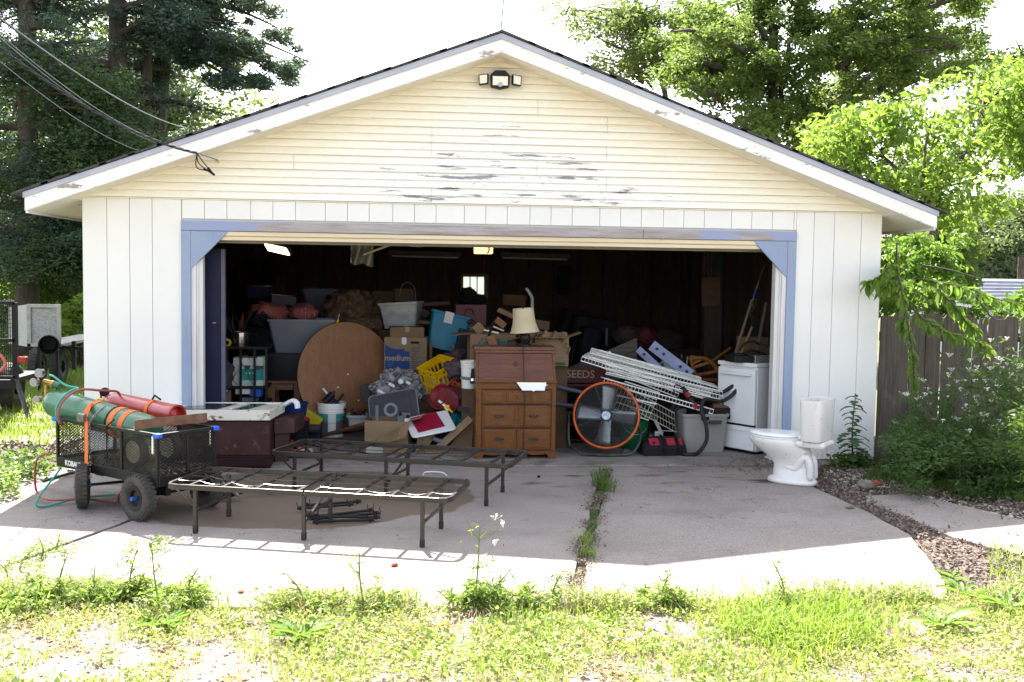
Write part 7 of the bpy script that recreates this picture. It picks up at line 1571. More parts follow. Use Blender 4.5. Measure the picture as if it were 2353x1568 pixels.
# fence
FNC = mat('weathered_fence_wood', (.115, .092, .076), (.062, .048, .04), 5, .9, stretch=(9, 1, .5), bump=.5, c3=(.2, .18, .165), s3=3, lo3=.55, hi3=.75)
fe = thing('wooden_fence', 'grey weathered dog eared plank fence right of the garage', 'fence', (4.8, .1, 0))
x = 3.87; zt3 = at(2180, 722, .08).z; i = 0
while x < 6.6:
    w_ = .158*random.uniform(.96, 1.03); zt4 = zt3+random.uniform(-.015, .015)-(x-4.5)*.012; y = .08+random.uniform(-.008, .008)
    if i == 6: top_ = [(x, zt4-.05), (x+.02, zt4-.02), (x+.04, zt4-.12), (x+.06, zt4-.03), (x+.09, zt4-.10), (x+.11, zt4-.04), (x+w_, zt4-.22)]
    elif i == 0: top_ = [(x, zt4-.02), (x+w_, zt4-.02)]
    else: top_ = [(x, zt4-.035), (x+.03, zt4), (x+w_-.03, zt4), (x+w_, zt4-.035)]
    obj('plank', B(Matrix.Translation((x, y, 0)) @ Matrix.Rotation(R(random.uniform(-.5, .5)), 4, 'Y') @ Matrix.Translation((-x, -y, 0))).prism([(x, y, -.02)] + [(a_, y, b_) for a_, b_ in top_] + [(x+w_, y, -.02)], (0, .018, 0)), FNC, fe, bevel=.002)
    x += w_+random.uniform(.004, .012); i += 1
for z_ in (.3, 1.2): obj('fence_rail', B().box(3.9, 6.6, .11, .15, z_, z_+.09), FNC, fe)
for x_ in (4.0, 6.2): obj('fence_post', B().box(x_, x_+.09, .15, .24, -.02, zt3-.05), FNC, fe)
# bright near tree
Yh = 4.2
def leafmesh(L, w_, nm):
    b = B(); P = [(0, 0, 0)]; 
    for f, k_ in ((.15, .6), (.4, 1.), (.7, .7)): P += [(-w_/2*k_, f*L, .012*k_-.03*f), (0, f*L, -.004-.03*f), (w_/2*k_, f*L, .012*k_-.03*f)]
    P.append((0, L, -.06)); 
    b.add(P, [(0, 2, 1), (0, 3, 2), (1, 2, 5, 4), (2, 3, 6, 5), (4, 5, 8, 7), (5, 6, 9, 8), (7, 8, 10), (8, 9, 10)])
    return b.me(nm)
bt_ = thing('broadleaf_tree', 'bright green broadleaf tree overhanging fence beside the garage', 'tree', (5.2, 2.6, 0))
tr0 = [(5.4, 2.6, -.05), (5.3, 2.7, 1.2), at(2140, 560, 3.2), at(2120, 420, 3.8)]
obj('trunk', B().tube(bez(tr0, 12), [.09-.004*i for i in range(len(bez(tr0, 12)))], 10), BARK, bt_, smooth=2)
br = B(); cs, rs = [], []
hub = at(2120, 470, 3.6); mains = []
for u, v, Y in ((1960, 330, 4.5), (2050, 270, 5), (2150, 250, 4.2), (2260, 230, 5), (2340, 300, 4), (2250, 420, 3.6), (2120, 360, 5.5)):
    P = bez([hub+Vector((rd_.uniform(-.05, .05), 0, rd_.uniform(-.4, 0))), hub.lerp(at(u, v, Y), .5)+Vector((rd_.uniform(-.2, .2), rd_.uniform(-.3, .3), .1)), at(u, v, Y)], 12); mains.append(P); br.tube(P, [.035*(1-.75*i/len(P)) for i in range(len(P))], 6)
for _ in range(120):
    u = rd_.uniform(1870, 2420); lo_v = 300-(u-1850)*.26; hi_v = 520 if u > 2060 else 330+(u-1870)*.85
    if u > 2290: lo_v, hi_v = 150, 400
    v = rd_.uniform(lo_v, hi_v); Y = rd_.uniform(3.2, 6.5); q = at(u, v, Y)
    if abs(q.x) < 4.35 and q.y < 7.8 and q.z < roofz(q.x)+.3: continue
    cs.append(q); rs.append(rd_.uniform(.25, .5)); s_ = min((p for P in mains for p in P), key=lambda p: (p-q).length); br.tube([s_, s_.lerp(q, .5)+Vector((0, 0, .04)), q], [.011, .008, .004], 4)
for u, v in ((1870, 322), (1900, 310), (1960, 285), (1935, 320), (2005, 260), (2040, 250), (2200, 170), (2260, 165), (2320, 160), (2120, 215), (2150, 190), (2335, 215), (2345, 330), (2070, 240)):
    q = at(u, v, 5); cs.append(q); rs.append(.24)
obj('branches', br, BARK, bt_, smooth=2)['kind'] = 'stuff'
leaves('crown', cs, np.array(rs), 15000, .125, BRT, bt_, droop=.7, asp=.42, seed=120, kind='stuff', shell=.3)
# lower mass right beside the garage wall and hanging twigs in front of the fence
cs = [at(rd_.uniform(2040, 2200), rd_.uniform(545, 700), rd_.uniform(.9, 2.6)) for _ in range(38)] + [at(rd_.uniform(2040, 2360), rd_.uniform(655, 735), rd_.uniform(.3, 1.3)) for _ in range(22)]
leaves('lower_foliage', cs, .19, 4600, .10, leaf_mat('mid_broadleaf', (.07, .15, .025), (.13, .24, .04), .5, (.2, .32, .05), scale=3), bt_, droop=.8, asp=.40, seed=122, kind='stuff', shell=.3)
MIDL = MC['mid_broadleaf']
LM = leafmesh(.135, .052, 'leaf'); LM.materials.append(MIDL); LM2 = leafmesh(.115, .05, 'leaf'); LM2.materials.append(BRT)
twigs = [[(2060, 560, .6), (2062, 620, -.1), (2075, 680, -.35), (2088, 760, -.45), (2098, 830, -.5), (2100, 895, -.5)], [(2062, 600, .2), (2040, 618, -.2), (2015, 640, -.35), (1995, 650, -.4)], [(2070, 640, 0), (2050, 640, -.2), (2030, 665, -.3)], [(2100, 640, .1), (2160, 650, -.1), (2230, 665, -.2), (2300, 690, -.3), (2370, 700, -.3)], [(2150, 660, 0), (2190, 700, -.2), (2220, 740, -.3), (2245, 765, -.35)], [(2090, 700, -.2), (2130, 740, -.4), (2180, 765, -.5), (2230, 780, -.5), (2270, 800, -.5)], [(2080, 720, -.3), (2075, 770, -.4), (2070, 800, -.45)], [(2240, 680, -.1), (2280, 730, -.2), (2310, 735, -.2)], [(2120, 700, -.2), (2150, 790, -.5), (2175, 830, -.55)], [(2120, 610, .4), (2180, 620, .3), (2250, 640, .2)]]
tb3 = B(); nleaf = 0
for tw in twigs:
    P = bez([at(*p) for p in tw], 26); tb3.tube(P, [.008*(1-.7*i/len(P))+.002 for i in range(len(P))], 5)
    for i in range(2, len(P)):
        for s in (-1, 1):
            if nleaf >= 296: break
            d = (P[i]-P[i-1]).normalized(); sd_v = d.cross(Vector((0, 1, .3))).normalized()*s
            dr = (d*.5+sd_v*rd_.uniform(.5, 1)+Vector((rd_.uniform(-.3, .3), rd_.uniform(-.5, .2), -rd_.uniform(.3, 1.1)))).normalized()
            o = bpy.data.objects.new('leaf', LM if rd_.random() < .6 else LM2); col.objects.link(o); o.parent = bt_; o.matrix_parent_inverse = Matrix.Translation(-Vector(bt_['_loc']))
            o.matrix_basis = Matrix.Translation(P[i]) @ dr.to_track_quat('Y', 'Z').to_matrix().to_4x4() @ Matrix.Rotation(rd_.uniform(-.7, .7), 4, 'Y') @ Matrix.Scale(rd_.uniform(.65, 1.2), 4); nleaf += 1
obj('twigs', tb3, BARK, bt_)['kind'] = 'stuff'

# ---------------------------------------------------------------- ground plants
def blades(name, pos, h, w_, mt, parent=None, kind='stuff', seed=0, lean=.45):
    g = np.random.default_rng(seed+500); pos = np.asarray(pos, float); n = len(pos)
    hh = h*(.5+.8*g.random(n)); az = g.random(n)*2*np.pi; le = lean*g.random(n)
    d1 = np.stack([np.cos(az)*le*.4, np.sin(az)*le*.4, np.ones(n)], 1)*hh[:, None]*.5
    d2 = d1 + np.stack([np.cos(az)*le*1.3, np.sin(az)*le*1.3, .8*np.ones(n)-.3*le], 1)*hh[:, None]*.5
    a2 = az+np.pi/2+g.normal(size=n)*.5; W_ = np.stack([np.cos(a2), np.sin(a2), 0*a2], 1)*w_/2
    q1 = np.stack([pos-W_, pos+W_, pos+d1+W_*.9, pos+d1-W_*.9], 1); q2 = np.stack([pos+d1-W_*.9, pos+d1+W_*.9, pos+d2+W_*.08, pos+d2-W_*.08], 1)
    return quadmesh(name, np.concatenate([q1, q2]).reshape(-1, 3), mt, parent, kind)
def inpoly(poly, n, g, z=0.):
    P = np.array([(p[0], p[1]) for p in poly]); lo_, hi_ = P.min(0), P.max(0); out = []
    while len(out) < n:
        q = lo_+(hi_-lo_)*g.random((n*2, 2)); x, y = q[:, 0], q[:, 1]; ins = np.zeros(len(q), bool); j = len(P)-1
        for i in range(len(P)):
            c_ = ((P[i, 1] > y) != (P[j, 1] > y)) & (x < (P[j, 0]-P[i, 0])*(y-P[i, 1])/(P[j, 1]-P[i, 1]+1e-12)+P[i, 0]); ins ^= c_; j = i
        out += list(q[ins])
    out = np.array(out[:n]); return np.c_[out, np.full(n, z)]
def small_leaves(name, pos, size, mt, seed=0, kind='stuff', parent=None, zj=.02, asp=.6):
    g = np.random.default_rng(seed+900); n = len(pos); s = size*(.5+g.random(n)); pos = pos+np.c_[np.zeros((n, 2)), g.random(n)*zj]
    ax = g.normal(size=(n, 3)); ax[:, 2] = np.abs(ax[:, 2])*.5; ax /= np.linalg.norm(ax, axis=1)[:, None]; sd = np.cross(ax, g.normal(size=(n, 3))*.5+[0, 0, 1]); sd /= np.linalg.norm(sd, axis=1)[:, None]
    L = ax*s[:, None]; W_ = sd*(s*asp*.5)[:, None]; return quadmesh(name, np.stack([pos, pos+L*.5-W_, pos+L, pos+L*.5+W_], 1).reshape(-1, 3), mt, parent, kind)
GRS = leaf_mat('sunny_grass', (.17, .26, .04), (.25, .33, .07), .5, scale=3)
CLV = leaf_mat('clover_leaf', (.20, .28, .05), (.29, .35, .08), .45, (.36, .34, .14), scale=4)
DRY = leaf_mat('dry_straw', (.50, .34, .22), (.56, .44, .31), .3, scale=6)
STN = mat('pale_stones', (.50, .47, .43), (.36, .31, .27), 40, .9)
MUL = mat('mulch_chip', (.075, .05, .035), (.235, .18, .15), 60, .9)
g = np.random.default_rng(3)
def nz(P, s, off=0): return np.array([_nz.noise(Vector((p[0]*s+off, p[1]*s, off))) for p in P])
FR = [(-3.4, -4.05), (-2.2, -4.36), (0, -4.46), (2.35, -4.36), (2.9, -4.1), (3.6, -4.2), (3.2, -6.6), (-3.6, -6.6)]
P = inpoly(FR, 85000, g); k = nz(P, 1.5) + .55*nz(P, 5, 3); P1 = P[k > -.10+.25*np.clip((P[:, 0]+.2)*-.4*(P[:, 1] < -4.9), -.5, 1)]
tag(small_leaves('clover_cover', P1, .022, CLV, 1, zj=.035), 'yellow green clover and low weeds in the foreground', 'ground cover')
P = inpoly(FR, 16000, g); k = nz(P, 2.2, 5); tag(blades('dry_grass', P[k > -.12], .06, .004, DRY, seed=2, lean=1.1), 'dry straw coloured grass in the foreground', 'dry grass')
P = inpoly(FR, 20000, g); k = nz(P, 1.8, 1); tag(blades('short_grass', P[k > .08], .075, .005, GRS, seed=3, lean=.9), 'short sunlit green grass in the foreground', 'grass')
def stones(name, P, s0, s1, mt, lab, seed=0, cat='gravel'):
    g_ = np.random.default_rng(seed); v, f = [], []; base = [(-1, -1, -.4), (1, -1, -.4), (1, 1, -.4), (-1, 1, -.4), (-.7, -.6, .6), (.6, -.7, .5), (.7, .6, .6), (-.6, .7, .5)]
    F_ = [(0, 3, 2, 1), (4, 5, 6, 7), (0, 1, 5, 4), (1, 2, 6, 5), (2, 3, 7, 6), (3, 0, 4, 7)]
    for p in P:
        s = s0+(s1-s0)*g_.random()**3; a = g_.random()*6.3; ca, sa = math.cos(a), math.sin(a); o_ = len(v)
        for x, y, z in base:
            x, y, z = x*s*(.7+.5*g_.random()), y*s*.7*(.7+.5*g_.random()), z*s*.55
            v.append((p[0]+x*ca-y*sa, p[1]+x*sa+y*ca, p[2]+z))
        f += [tuple(i+o_ for i in q) for q in F_]
    b = B(); b.v = v; b.f = f; b.mi = [0]*len(f); o = obj(name, b, mt, recalc=False); tag(o, lab, cat, kind='stuff'); return o
P = inpoly(FR, 9000, g, .0); k = nz(P, 1.5); stones('foreground_gravel', P[k < .12], .004, .015, STN, 'pale gravel between foreground weeds', 4)
# clump of long grass right of centre
P = np.array([(*gnd(u, v).to_2d(), -.01) for u, v in zip(g.normal(1840, 95, 2900), g.normal(1440, 34, 2900))])
tag(blades('grass_clump', P, .125, .007, leaf_mat('lush_grass', (.19, .29, .03), (.27, .37, .05), .55, scale=2), seed=6, lean=1.6, kind=None), 'lush long grass clump in the right foreground', 'grass clump')
# broadleaf rosettes
def rosette(u, v, L, n_, mt, lab, rise=.5, wd=.28, name='leafy_weed', group=None):
    q = gnd(u, v); t = thing(name, lab, 'weed', tuple(q), group)
    for i in range(n_):
        az = 2*math.pi*i*.382+rd_.random(); el = rise*rd_.uniform(.5, 1.6); l = L*rd_.uniform(.6, 1.15); b = B()
        d = Vector((math.cos(az), math.sin(az), 0)); sd_v = Vector((-d.y, d.x, 0)); vs = []; K = 9
        for k_ in range(K):
            f = k_/(K-1); c_ = q + d*(l*f*math.cos(el*(1-f*.4))) + Vector((0, 0, l*(math.sin(el)*f-.45*f*f*math.sin(el*.9)))) ; w2 = l*wd*.5*(math.sin(math.pi*min(1, f*.95+.04))**.7)*(1 if k_ % 2 else .62)
            vs += [c_-sd_v*w2+Vector((0, 0, .01)), c_-Vector((0, 0, .003)), c_+sd_v*w2+Vector((0, 0, .01))]
        obj('leaf', b.add(vs, [(3*k_+j, 3*k_+j+1, 3*k_+j+4, 3*k_+j+3) for k_ in range(K-1) for j in (0, 1)]), mt, t, smooth=2)
    return t
WL = leaf_mat('rosette_leaf', (.10, .20, .03), (.16, .27, .05), .45, scale=5)
for u, v, L, n_, lab in ((375, 1440, .15, 16, 'broadleaf weed at left below the tall wispy stem'), (690, 1465, .17, 18, 'grey green leafy weed left of centre in foreground'), (2165, 1440, .20, 12, 'upright broadleaf weed in the right foreground'), (2315, 1400, .24, 12, 'large lobed dandelion weed at the right edge'), (2215, 1368, .17, 12, 'lobed weed beside the mulch strip'), (345, 1372, .14, 14, 'yellow green leafy weed at the slab edge left'), (2190, 1330, .12, 9, 'small lobed weed on the mulch in the sun'), (20, 1390, .14, 12, 'leafy weed at the left edge of the verge'), (880, 1395, .10, 9, 'small pointed leaf weed at the slab edge'), (1395, 1430, .08, 8, 'little weed right of the driveway seam')):
    rosette(u, v, L, n_, WL, lab)
# tall wispy flowering weeds
UMB = mat('white_umbel', (.80, .80, .72), rough=.7); STEM = leaf_mat('green_stem', (.12, .18, .05), (.18, .24, .08), .2)
STEMD = leaf_mat('shaded_stem', (.06, .12, .04), (.10, .16, .06), .2)
def wispy(u, v, H, lab, nb=6, fl=.6, name='wispy_weed', sd_=0, mt=WEED, sm=None, lz=.045, nl=34, group=None, base=60, Y=None, z=0.):
    rr_ = random.Random(sd_); q = gnd(u, v, z); t = thing(name, lab, 'weed', tuple(q), group); b = B(); uf = B(); P_ = []
    main = bez([q, q+Vector((rr_.uniform(-.03, .03), 0, H*.5)), q+Vector((rr_.uniform(-.08, .08), rr_.uniform(-.05, .05), H))], 12)
    b.tube(main, [.005*(1-.7*i/len(main))+.001 for i in range(len(main))], 5); tips = [main[-1]]
    for i in range(nb):
        s = main[rr_.randrange(3, len(main)-2)]; e = s+Vector((rr_.uniform(-1, 1)*.38*H, rr_.uniform(-.5, .5)*.3*H, rr_.uniform(.08, .32)*H)); bb = bez([s, s.lerp(e, .5)+Vector((0, 0, -.03*H)), e], 6); b.tube(bb, [.003, .0025, .002, .002, .0015, .0015, .001, .001][:len(bb)], 4); tips.append(e); P_ += bb
    for tp_ in tips:
        if rr_.random() < fl:
            for _ in range(9):
                e = tp_+Vector((rr_.gauss(0, .014), rr_.gauss(0, .014), rr_.uniform(.006, .018))); uf.tube([tp_-Vector((0, 0, .015)), e], .0008, 3, cap=False); uf.cbox(e, (.006, .006, .003))
    obj('stems', b, sm or STEM, t)
    if uf.v: obj('flower_heads', uf, UMB, t)['kind'] = 'stuff'
    pts_ = main + P_
    leaves('foliage', [tuple(p) for p in pts_], np.full(len(pts_), .045*max(.6, H)), nl, lz, mt, t, seed=sd_, asp=.22, droop=.2, kind='stuff')
    if base: leaves('base_foliage', [tuple(q+Vector((rr_.uniform(-.16, .16), rr_.uniform(-.09, .09), rr_.uniform(.01, .05+.16*H)))) for _ in range(12)], .07*max(.7, H), base*5, lz, mt, t, seed=sd_+1, asp=.25, droop=.1, kind='stuff')
    return t
for k_, (u, v, H, nb, fl, bs, lab) in enumerate(((368, 1405, .36, 5, 0, 60, 'tall thin weed rising over the sunlit slab at left'), (838, 1400, .33, 5, 0, 60, 'tall thin weed left of the bed frame legs'), (1090, 1400, .46, 7, .45, 150, 'tallest white flowered weed before the near bed frame'), (1150, 1400, .22, 9, .1, 200, 'bushy feathery weed right of the tallest flowered weed'), (1800, 1400, .27, 4, 0, 20, 'single thin stem over the right slab'), (140, 1380, .25, 4, 0, 90, 'thin weed with bushy base at lower left'), (230, 1385, .20, 4, 0, 140, 'low bushy weed along the slab edge at left'), (300, 1375, .26, 5, 0, 140, 'medium bushy weed along the slab edge'), (440, 1392, .22, 5, 0, 120, 'feathery weed right of the leafy rosette'), (690, 1400, .18, 4, 0, 60, 'short thin weed at the slab edge centre left'), (1525, 1395, .18, 5, 0, 160, 'tan tipped bushy weed right of the seam'), (1270, 1395, .20, 4, 0, 40, 'thin weed beside the driveway seam'), (60, 1400, .17, 4, 0, 160, 'low bushy weed at the bottom left corner'))):
    wispy(u, v, H, lab, nb, fl, sd_=200+k_, base=bs, mt=leaf_mat('sunny_weed', (.16, .25, .05), (.24, .32, .08), .5, scale=5))
for k_, (u, v, H, lab) in enumerate(((95, 1285, .13, 'weed tuft in the crack of the left slab'), (45, 1310, .12, 'lower weed tuft in the left slab crack'), (20, 1335, .12, 'weed tuft by the left edge in the slab crack'), (130, 1262, .10, 'uppermost weed tuft in the left slab crack'), (350, 1262, .07, 'tiny weed in the slab joint near the shadow edge'))): wispy(u, v, H, lab, 3, 0, sd_=230+k_, base=60, lz=.025, mt=MC['sunny_weed'])
# seam between the slabs
S0, S1 = Vector((1.06, -.42, 0)), Vector((.10, -4.3, 0))
P = np.array([tuple(S0.lerp(S1, t)+Vector((rd_.gauss(0, .03), rd_.gauss(0, .03), -.02))) for t in g.random(2600)]); kk = nz(P, 2.6, 9) > -.08
tag(blades('seam_grass', P[kk][::2], .05, .006, WEED, seed=9, lean=1.2), 'ragged grass growing along the driveway seam', 'grass')
P = np.array([tuple(S0.lerp(S1, t)+Vector((rd_.gauss(0, .05), rd_.gauss(0, .05), .0))) for t in g.random(5000)]); tag(small_leaves('seam_debris', P[nz(P, 3, 4) > -.1], .016, MUL, 10, zj=.012), 'leaf crumbs and dirt along the driveway seam', 'debris')
for k_, (u, v, H, n_, lab) in enumerate(((1378, 1118, .26, 120, 'tall grass tuft in the seam below the fan'), (1400, 1128, .17, 90, 'shorter grass tuft beside the tall one in the seam'), (1352, 1278, .10, 90, 'grass tuft in the seam at the shadow edge'), (1345, 1250, .12, 70, 'green tuft in the seam near the shadow edge'))):
    q = gnd(u, v); t_ = thing('grass_tuft', lab, 'grass tuft', tuple(q), 'grass tufts in the driveway seam'); P = np.c_[q.x+g.normal(0, .03, n_), q.y+g.normal(0, .028, n_), np.full(n_, -.01)][::2]; blades('blades', P, H*1.1, .006, UND if k_ < 2 else GRS, t_, None, seed=40+k_, lean=1.9)
# mulch and leaf litter right of the drive, gravel, rocks
MU = [(2.95, -.2), (2.72, -1.2), (2.80, -2.2), (2.78, -2.95), (2.48, -4.0), (2.4, -4.4), (3.6, -4.6), (4.4, -4.3), (4.9, -2.6), (4.6, -1.2), (4.2, -.1), (3.6, .0)]
P = inpoly(MU, 15000, g); slabq = [(3.02, -1.62), (3.44, -1.55), (3.75, -2.2), (3.95, -2.72), (4.5, -3.1), (4.4, -3.8), (3.3, -3.6), (3.05, -3.02), (2.98, -2.2)]
def inside(P, poly):
    Q = np.array(poly); x, y = P[:, 0], P[:, 1]; ins = np.zeros(len(P), bool); j = len(Q)-1
    for i in range(len(Q)):
        c_ = ((Q[i, 1] > y) != (Q[j, 1] > y)) & (x < (Q[j, 0]-Q[i, 0])*(y-Q[i, 1])/(Q[j, 1]-Q[i, 1]+1e-12)+Q[i, 0]); ins ^= c_; j = i
    return ins
P = P[~(inside(P, slabq) & (g.random(len(P)) > .03))]
tag(small_leaves('mulch_litter', P+[0, 0, -.02], .03, MUL, 12, zj=.035), 'brown mulch and dry leaf litter right of the drive', 'mulch')
struct('mulch_bed', B().prism([(x_, y_, -.02) for x_, y_ in MU], (0, 0, -.01)), mat('dark_mulch_soil', (.055, .038, .03), (.12, .09, .07), 25, .95, bump=.8))
P = inpoly([(2.9, -1.0), (3.2, -.3), (3.7, -.4), (3.6, -1.2), (3.1, -1.4)], 420, g, -.0); stones('pale_gravel', P, .006, .02, STN, 'pale gravel scattered beside the toilet', 5)
P = inpoly([(3.5, -1.6), (4.2, -2.3), (4.6, -2.9), (4.4, -3.2), (3.7, -2.3)], 260, g, -.0); stones('pale_gravel', P, .006, .024, STN, 'pale gravel along the weedy edge of the patch', 6)
P = inpoly([(2.75, -4.0), (3.2, -3.2), (3.4, -3.4), (3.2, -4.4)], 500, g, -.005); tag(blades('strip_grass', P, .07, .006, GRS, seed=19, lean=1.), 'green grass strip through the sunny mulch', 'grass')
RK1 = mat('grey_rock', (.24, .21, .18), (.15, .13, .11), 12, .9, bump=.5); BRK = mat('brick_red', (.30, .07, .04), (.22, .05, .03), 15, .9)
for u, v, r_, mt, lab, c_ in ((1990, 1122, .075, RK1, 'rounded grey rock beside the brick chunk', 'rock'), (2011, 1117, .05, BRK, 'red brick chunk beside the rounded rock', 'brick'), (2002, 1133, .025, RK1, 'small pale stone below the brick chunk', 'stone'), (906, 1302, .022, BRK, 'small reddish stone on the sunlit slab', 'stone'), (553, 1363, .016, BRK, 'tiny red pebble near the slab edge', 'stone'), (1953, 1168, .03, RK1, 'flat pale leaf like stone on the mulch', 'stone')):
    q = gnd(u, v); o = blob('loose_stone', (q.x, q.y, r_*.35), r_, r_*.8, r_*.6, mt, .5, 2.2, seed=int(u), seg=20); tag(o, lab, c_)
# thistle by the toilet
q = gnd(1960, 1075); th = thing('tall_thistle', 'tall jagged leaved weed between toilet and fence', 'weed', tuple(q)); TH = leaf_mat('thistle_leaf', (.035, .085, .035), (.06, .12, .05), .3, scale=4)
zt5 = .72; obj('stem', B().tube(bez([q, q+Vector((-.02, 0, zt5*.5)), q+Vector((.0, 0, zt5))], 12), [.011-.0006*i for i in range(13)], 6), TH, th)
for i in range(34):
    f = i/34; z_ = .04+f*(zt5-.04); az = i*2.4+rd_.random()*1.4; l = (.21-.13*f)*rd_.uniform(.55, 1.3); d = Vector((math.cos(az), math.sin(az)*.9, 0)); sdv = Vector((-d.y, d.x, 0)); vs = []; K = 11
    for k_ in range(K):
        h_ = k_/(K-1); c_ = q+Vector((-.02*math.sin(f*3.1), 0, z_))+d*l*h_+Vector((0, 0, l*(.35*h_-.65*h_*h_))); w2 = l*.34*(math.sin(math.pi*min(1, h_*.92+.05))**.6)*(1.25 if k_ % 2 else .4)*rd_.uniform(.7, 1.3)
        vs += [c_-sdv*w2+Vector((0, 0, .008)), c_, c_+sdv*w2+Vector((0, 0, .008))]
    obj('leaf', B().add(vs, [(3*k_+j, 3*k_+j+1, 3*k_+j+4, 3*k_+j+3) for k_ in range(K-1) for j in (0, 1)]), TH, th)
P = np.c_[q.x+g.normal(0, .12, 500), q.y+g.normal(0, .06, 500), np.zeros(500)]; tag(small_leaves('low_weeds', P, .05, UND, 31, zj=.12), 'low green weeds at the foot of the thistle', 'weeds')
# thicket in front of the fence
SHW = leaf_mat('thicket_leaf', (.035, .085, .025), (.07, .13, .035), .4, (.10, .17, .05), scale=3)
for k_, (u, v, H, nb, fl, lab) in enumerate(((2110, 1100, .75, 8, .7, 'flowering weed nearest the garage along the fence'), (2160, 1110, .95, 9, .8, 'tall flowering weed against the middle fence planks'), (2215, 1125, 1.05, 10, .9, 'tallest white flowered weed in the thicket'), (2260, 1120, .9, 9, .8, 'flowering weed right of the tallest one'), (2310, 1130, 1.1, 10, .7, 'dense flowering weed near the right edge'), (2350, 1135, 1.35, 12, .4, 'leafy weed cut by the right edge'), (2330, 1100, 1.45, 12, .3, 'tallest leafy weed by the right picture edge'), (2365, 1090, 1.5, 12, .2, 'leafy weed just outside the right edge'), (2080, 1085, .45, 6, .3, 'short weed at the fence foot by the wall'), (2185, 1075, .8, 8, .7, 'weed standing close against the fence'), (2290, 1070, 1.0, 8, .7, 'weed close against the right fence planks'), (2240, 1090, .7, 8, .8, 'mid height flowering weed in the thicket'))):
    wispy(u, v, H, lab, nb+4, fl, name='flowering_weed', sd_=300+k_, mt=SHW, sm=STEMD, lz=.06, nl=420, base=190, group='flowering weeds by the fence')
cs = [tuple(gnd(u, v)+Vector((0, 0, rd_.uniform(.05, .5)))) for u, v in [(rd_.uniform(2050, 2420), rd_.uniform(1060, 1150)) for _ in range(70)]]
tag(leaves('thicket', cs, .17, 9000, .055, SHW, None, seed=330, asp=.3, kind='stuff', droop=0), 'dark leafy undergrowth at the foot of the fence', 'undergrowth')
cs = [tuple(at(rd_.uniform(2330, 2420), rd_.uniform(880, 1120), rd_.uniform(-2.2, -1.2))) for _ in range(26)]
tt_ = thing('sunlit_bush', 'sunlit yellow green bush at the right picture edge', 'bush', tuple(gnd(2390, 1180))); leaves('foliage', cs, .12, 1500, .05, UND, tt_, seed=333, kind='stuff'); q = gnd(2390, 1180); obj('stem', B().tube([q, Vector(cs[0])], .01), BARK, tt_)
P = inpoly([(3.3, -.9), (4.0, -.05), (5.4, -.1), (5.2, -2.6), (4.6, -2.2), (3.9, -1.7)], 9000, g, -.02); k = nz(P, 2.2, 2); tag(blades('fence_grass', P[k > -.15], .12, .007, UND, seed=21, lean=1.), 'shaded grass growing between mulch and fence', 'grass')
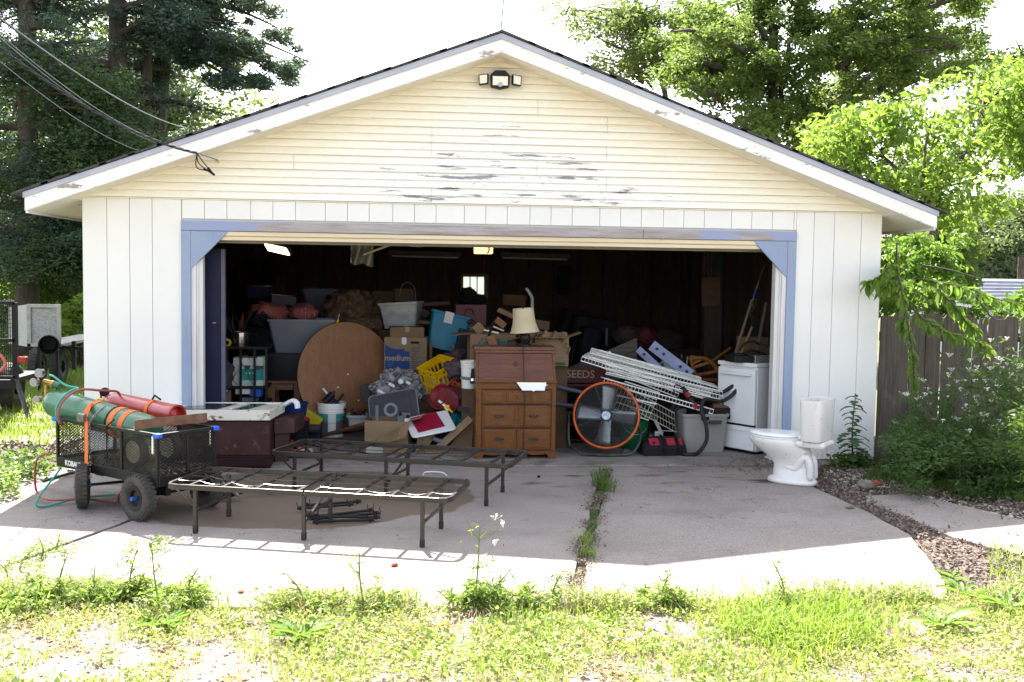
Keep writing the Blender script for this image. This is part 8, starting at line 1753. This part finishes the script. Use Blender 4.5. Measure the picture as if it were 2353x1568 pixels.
# left side lawn, weeds, leaf litter
P = inpoly([(-9, 14), (-4.0, 14), (-3.95, 2.6), (-4.5, 1.0), (-9, 1.2)], 30000, g, -.03); tag(blades('back_lawn', P, .14, .014, GRS, seed=22, lean=1.), 'green lawn behind the left garage corner', 'lawn')
P = inpoly([(-9, 60), (9, 60), (9, 8), (-9, 8)], 26000, g, -.03); tag(blades('rear_lawn', P, .2, .03, GRS, seed=23, lean=1.), 'rough lawn stretching behind the garage', 'lawn')
P = inpoly([(-7.5, 1.2), (-3.9, 1.2), (-3.9, .2), (-4.6, -.4), (-7.5, -.4)], 5000, g, -.02); tag(small_leaves('path_litter', P, .045, MUL, 24, zj=.03), 'dry leaf litter over the old garden path', 'leaf litter')
P = inpoly([(-7.0, .3), (-3.9, .3), (-3.75, -.6), (-4.4, -1.3), (-7, -1.5)], 12000, g, -.02); k = nz(P, 1.6, 8); tag(small_leaves('side_weeds', P[k > -.1], .05, UND, 25, zj=.16), 'shaded leafy weeds left of the driveway', 'weeds')
P = inpoly([(-6.0, -.9), (-4.1, -.9), (-3.85, -1.5), (-4.6, -2.3), (-6, -2.3)], 9000, g, -.02); tag(small_leaves('sunny_weeds', P, .045, leaf_mat('sunny_side_weed', (.14, .24, .04), (.2, .3, .07), .5, (.3, .36, .12)), 26, zj=.2), 'sunlit leafy weeds at the left edge of the slab', 'weeds')
P = np.array([tuple(gnd(u, v)) for u, v in zip(g.uniform(250, 2000, 130), g.uniform(1085, 1300, 130))]); tag(small_leaves('slab_debris', P, .022, mat('dark_crumbs', (.05, .035, .025), (.12, .09, .06), 40, .9), 27, zj=.004, asp=.25), 'scattered twigs and crumbs on the driveway', 'debris')
P = np.array([tuple(gnd(u, v)) for u, v in zip(g.normal(1760, 70, 1500), g.normal(1068, 9, 1500))]); tag(small_leaves('threshold_litter', P, .02, MUL, 28, zj=.02), 'brown litter drifted before the stove', 'debris')

# tangled weeds massed along the slab edge
g = np.random.default_rng(77)
us = g.uniform(-40, 2353, 15000); dens = .5+.5*np.sin(us/95.)+.35*np.sin(us/37.+2); us = us[g.random(15000) < np.clip(dens, .05, 1)]
P = np.array([tuple(gnd(u, v)) for u, v in zip(us, 1392+g.normal(0, 9, len(us))-np.where(us < 500, 25, 0)-np.where(us > 1900, 14, 0))])
tag(small_leaves('edge_weeds', P-[0, 0, .01], .028, MC['sunny_weed'], 41, zj=.085, asp=.35), 'tangled low weeds along the sunny slab edge', 'weeds')
tag(blades('edge_straw', P[::4]-[0, 0, .01], .13, .004, DRY, seed=44, lean=1.0), 'thin dry stalks along the sunny slab edge', 'dry grass')
tag(blades('edge_grass', P[1::5]-[0, 0, .01], .12, .005, GRS, seed=45, lean=1.1), 'thin green blades along the sunny slab edge', 'grass')
P = inpoly(FR, 9000, g); k = nz(P, 1.1, 12); tag(small_leaves('leafy_patches', P[k > .12], .034, MC['sunny_weed'], 46, zj=.06), 'denser leafy patches in the foreground verge', 'ground cover')
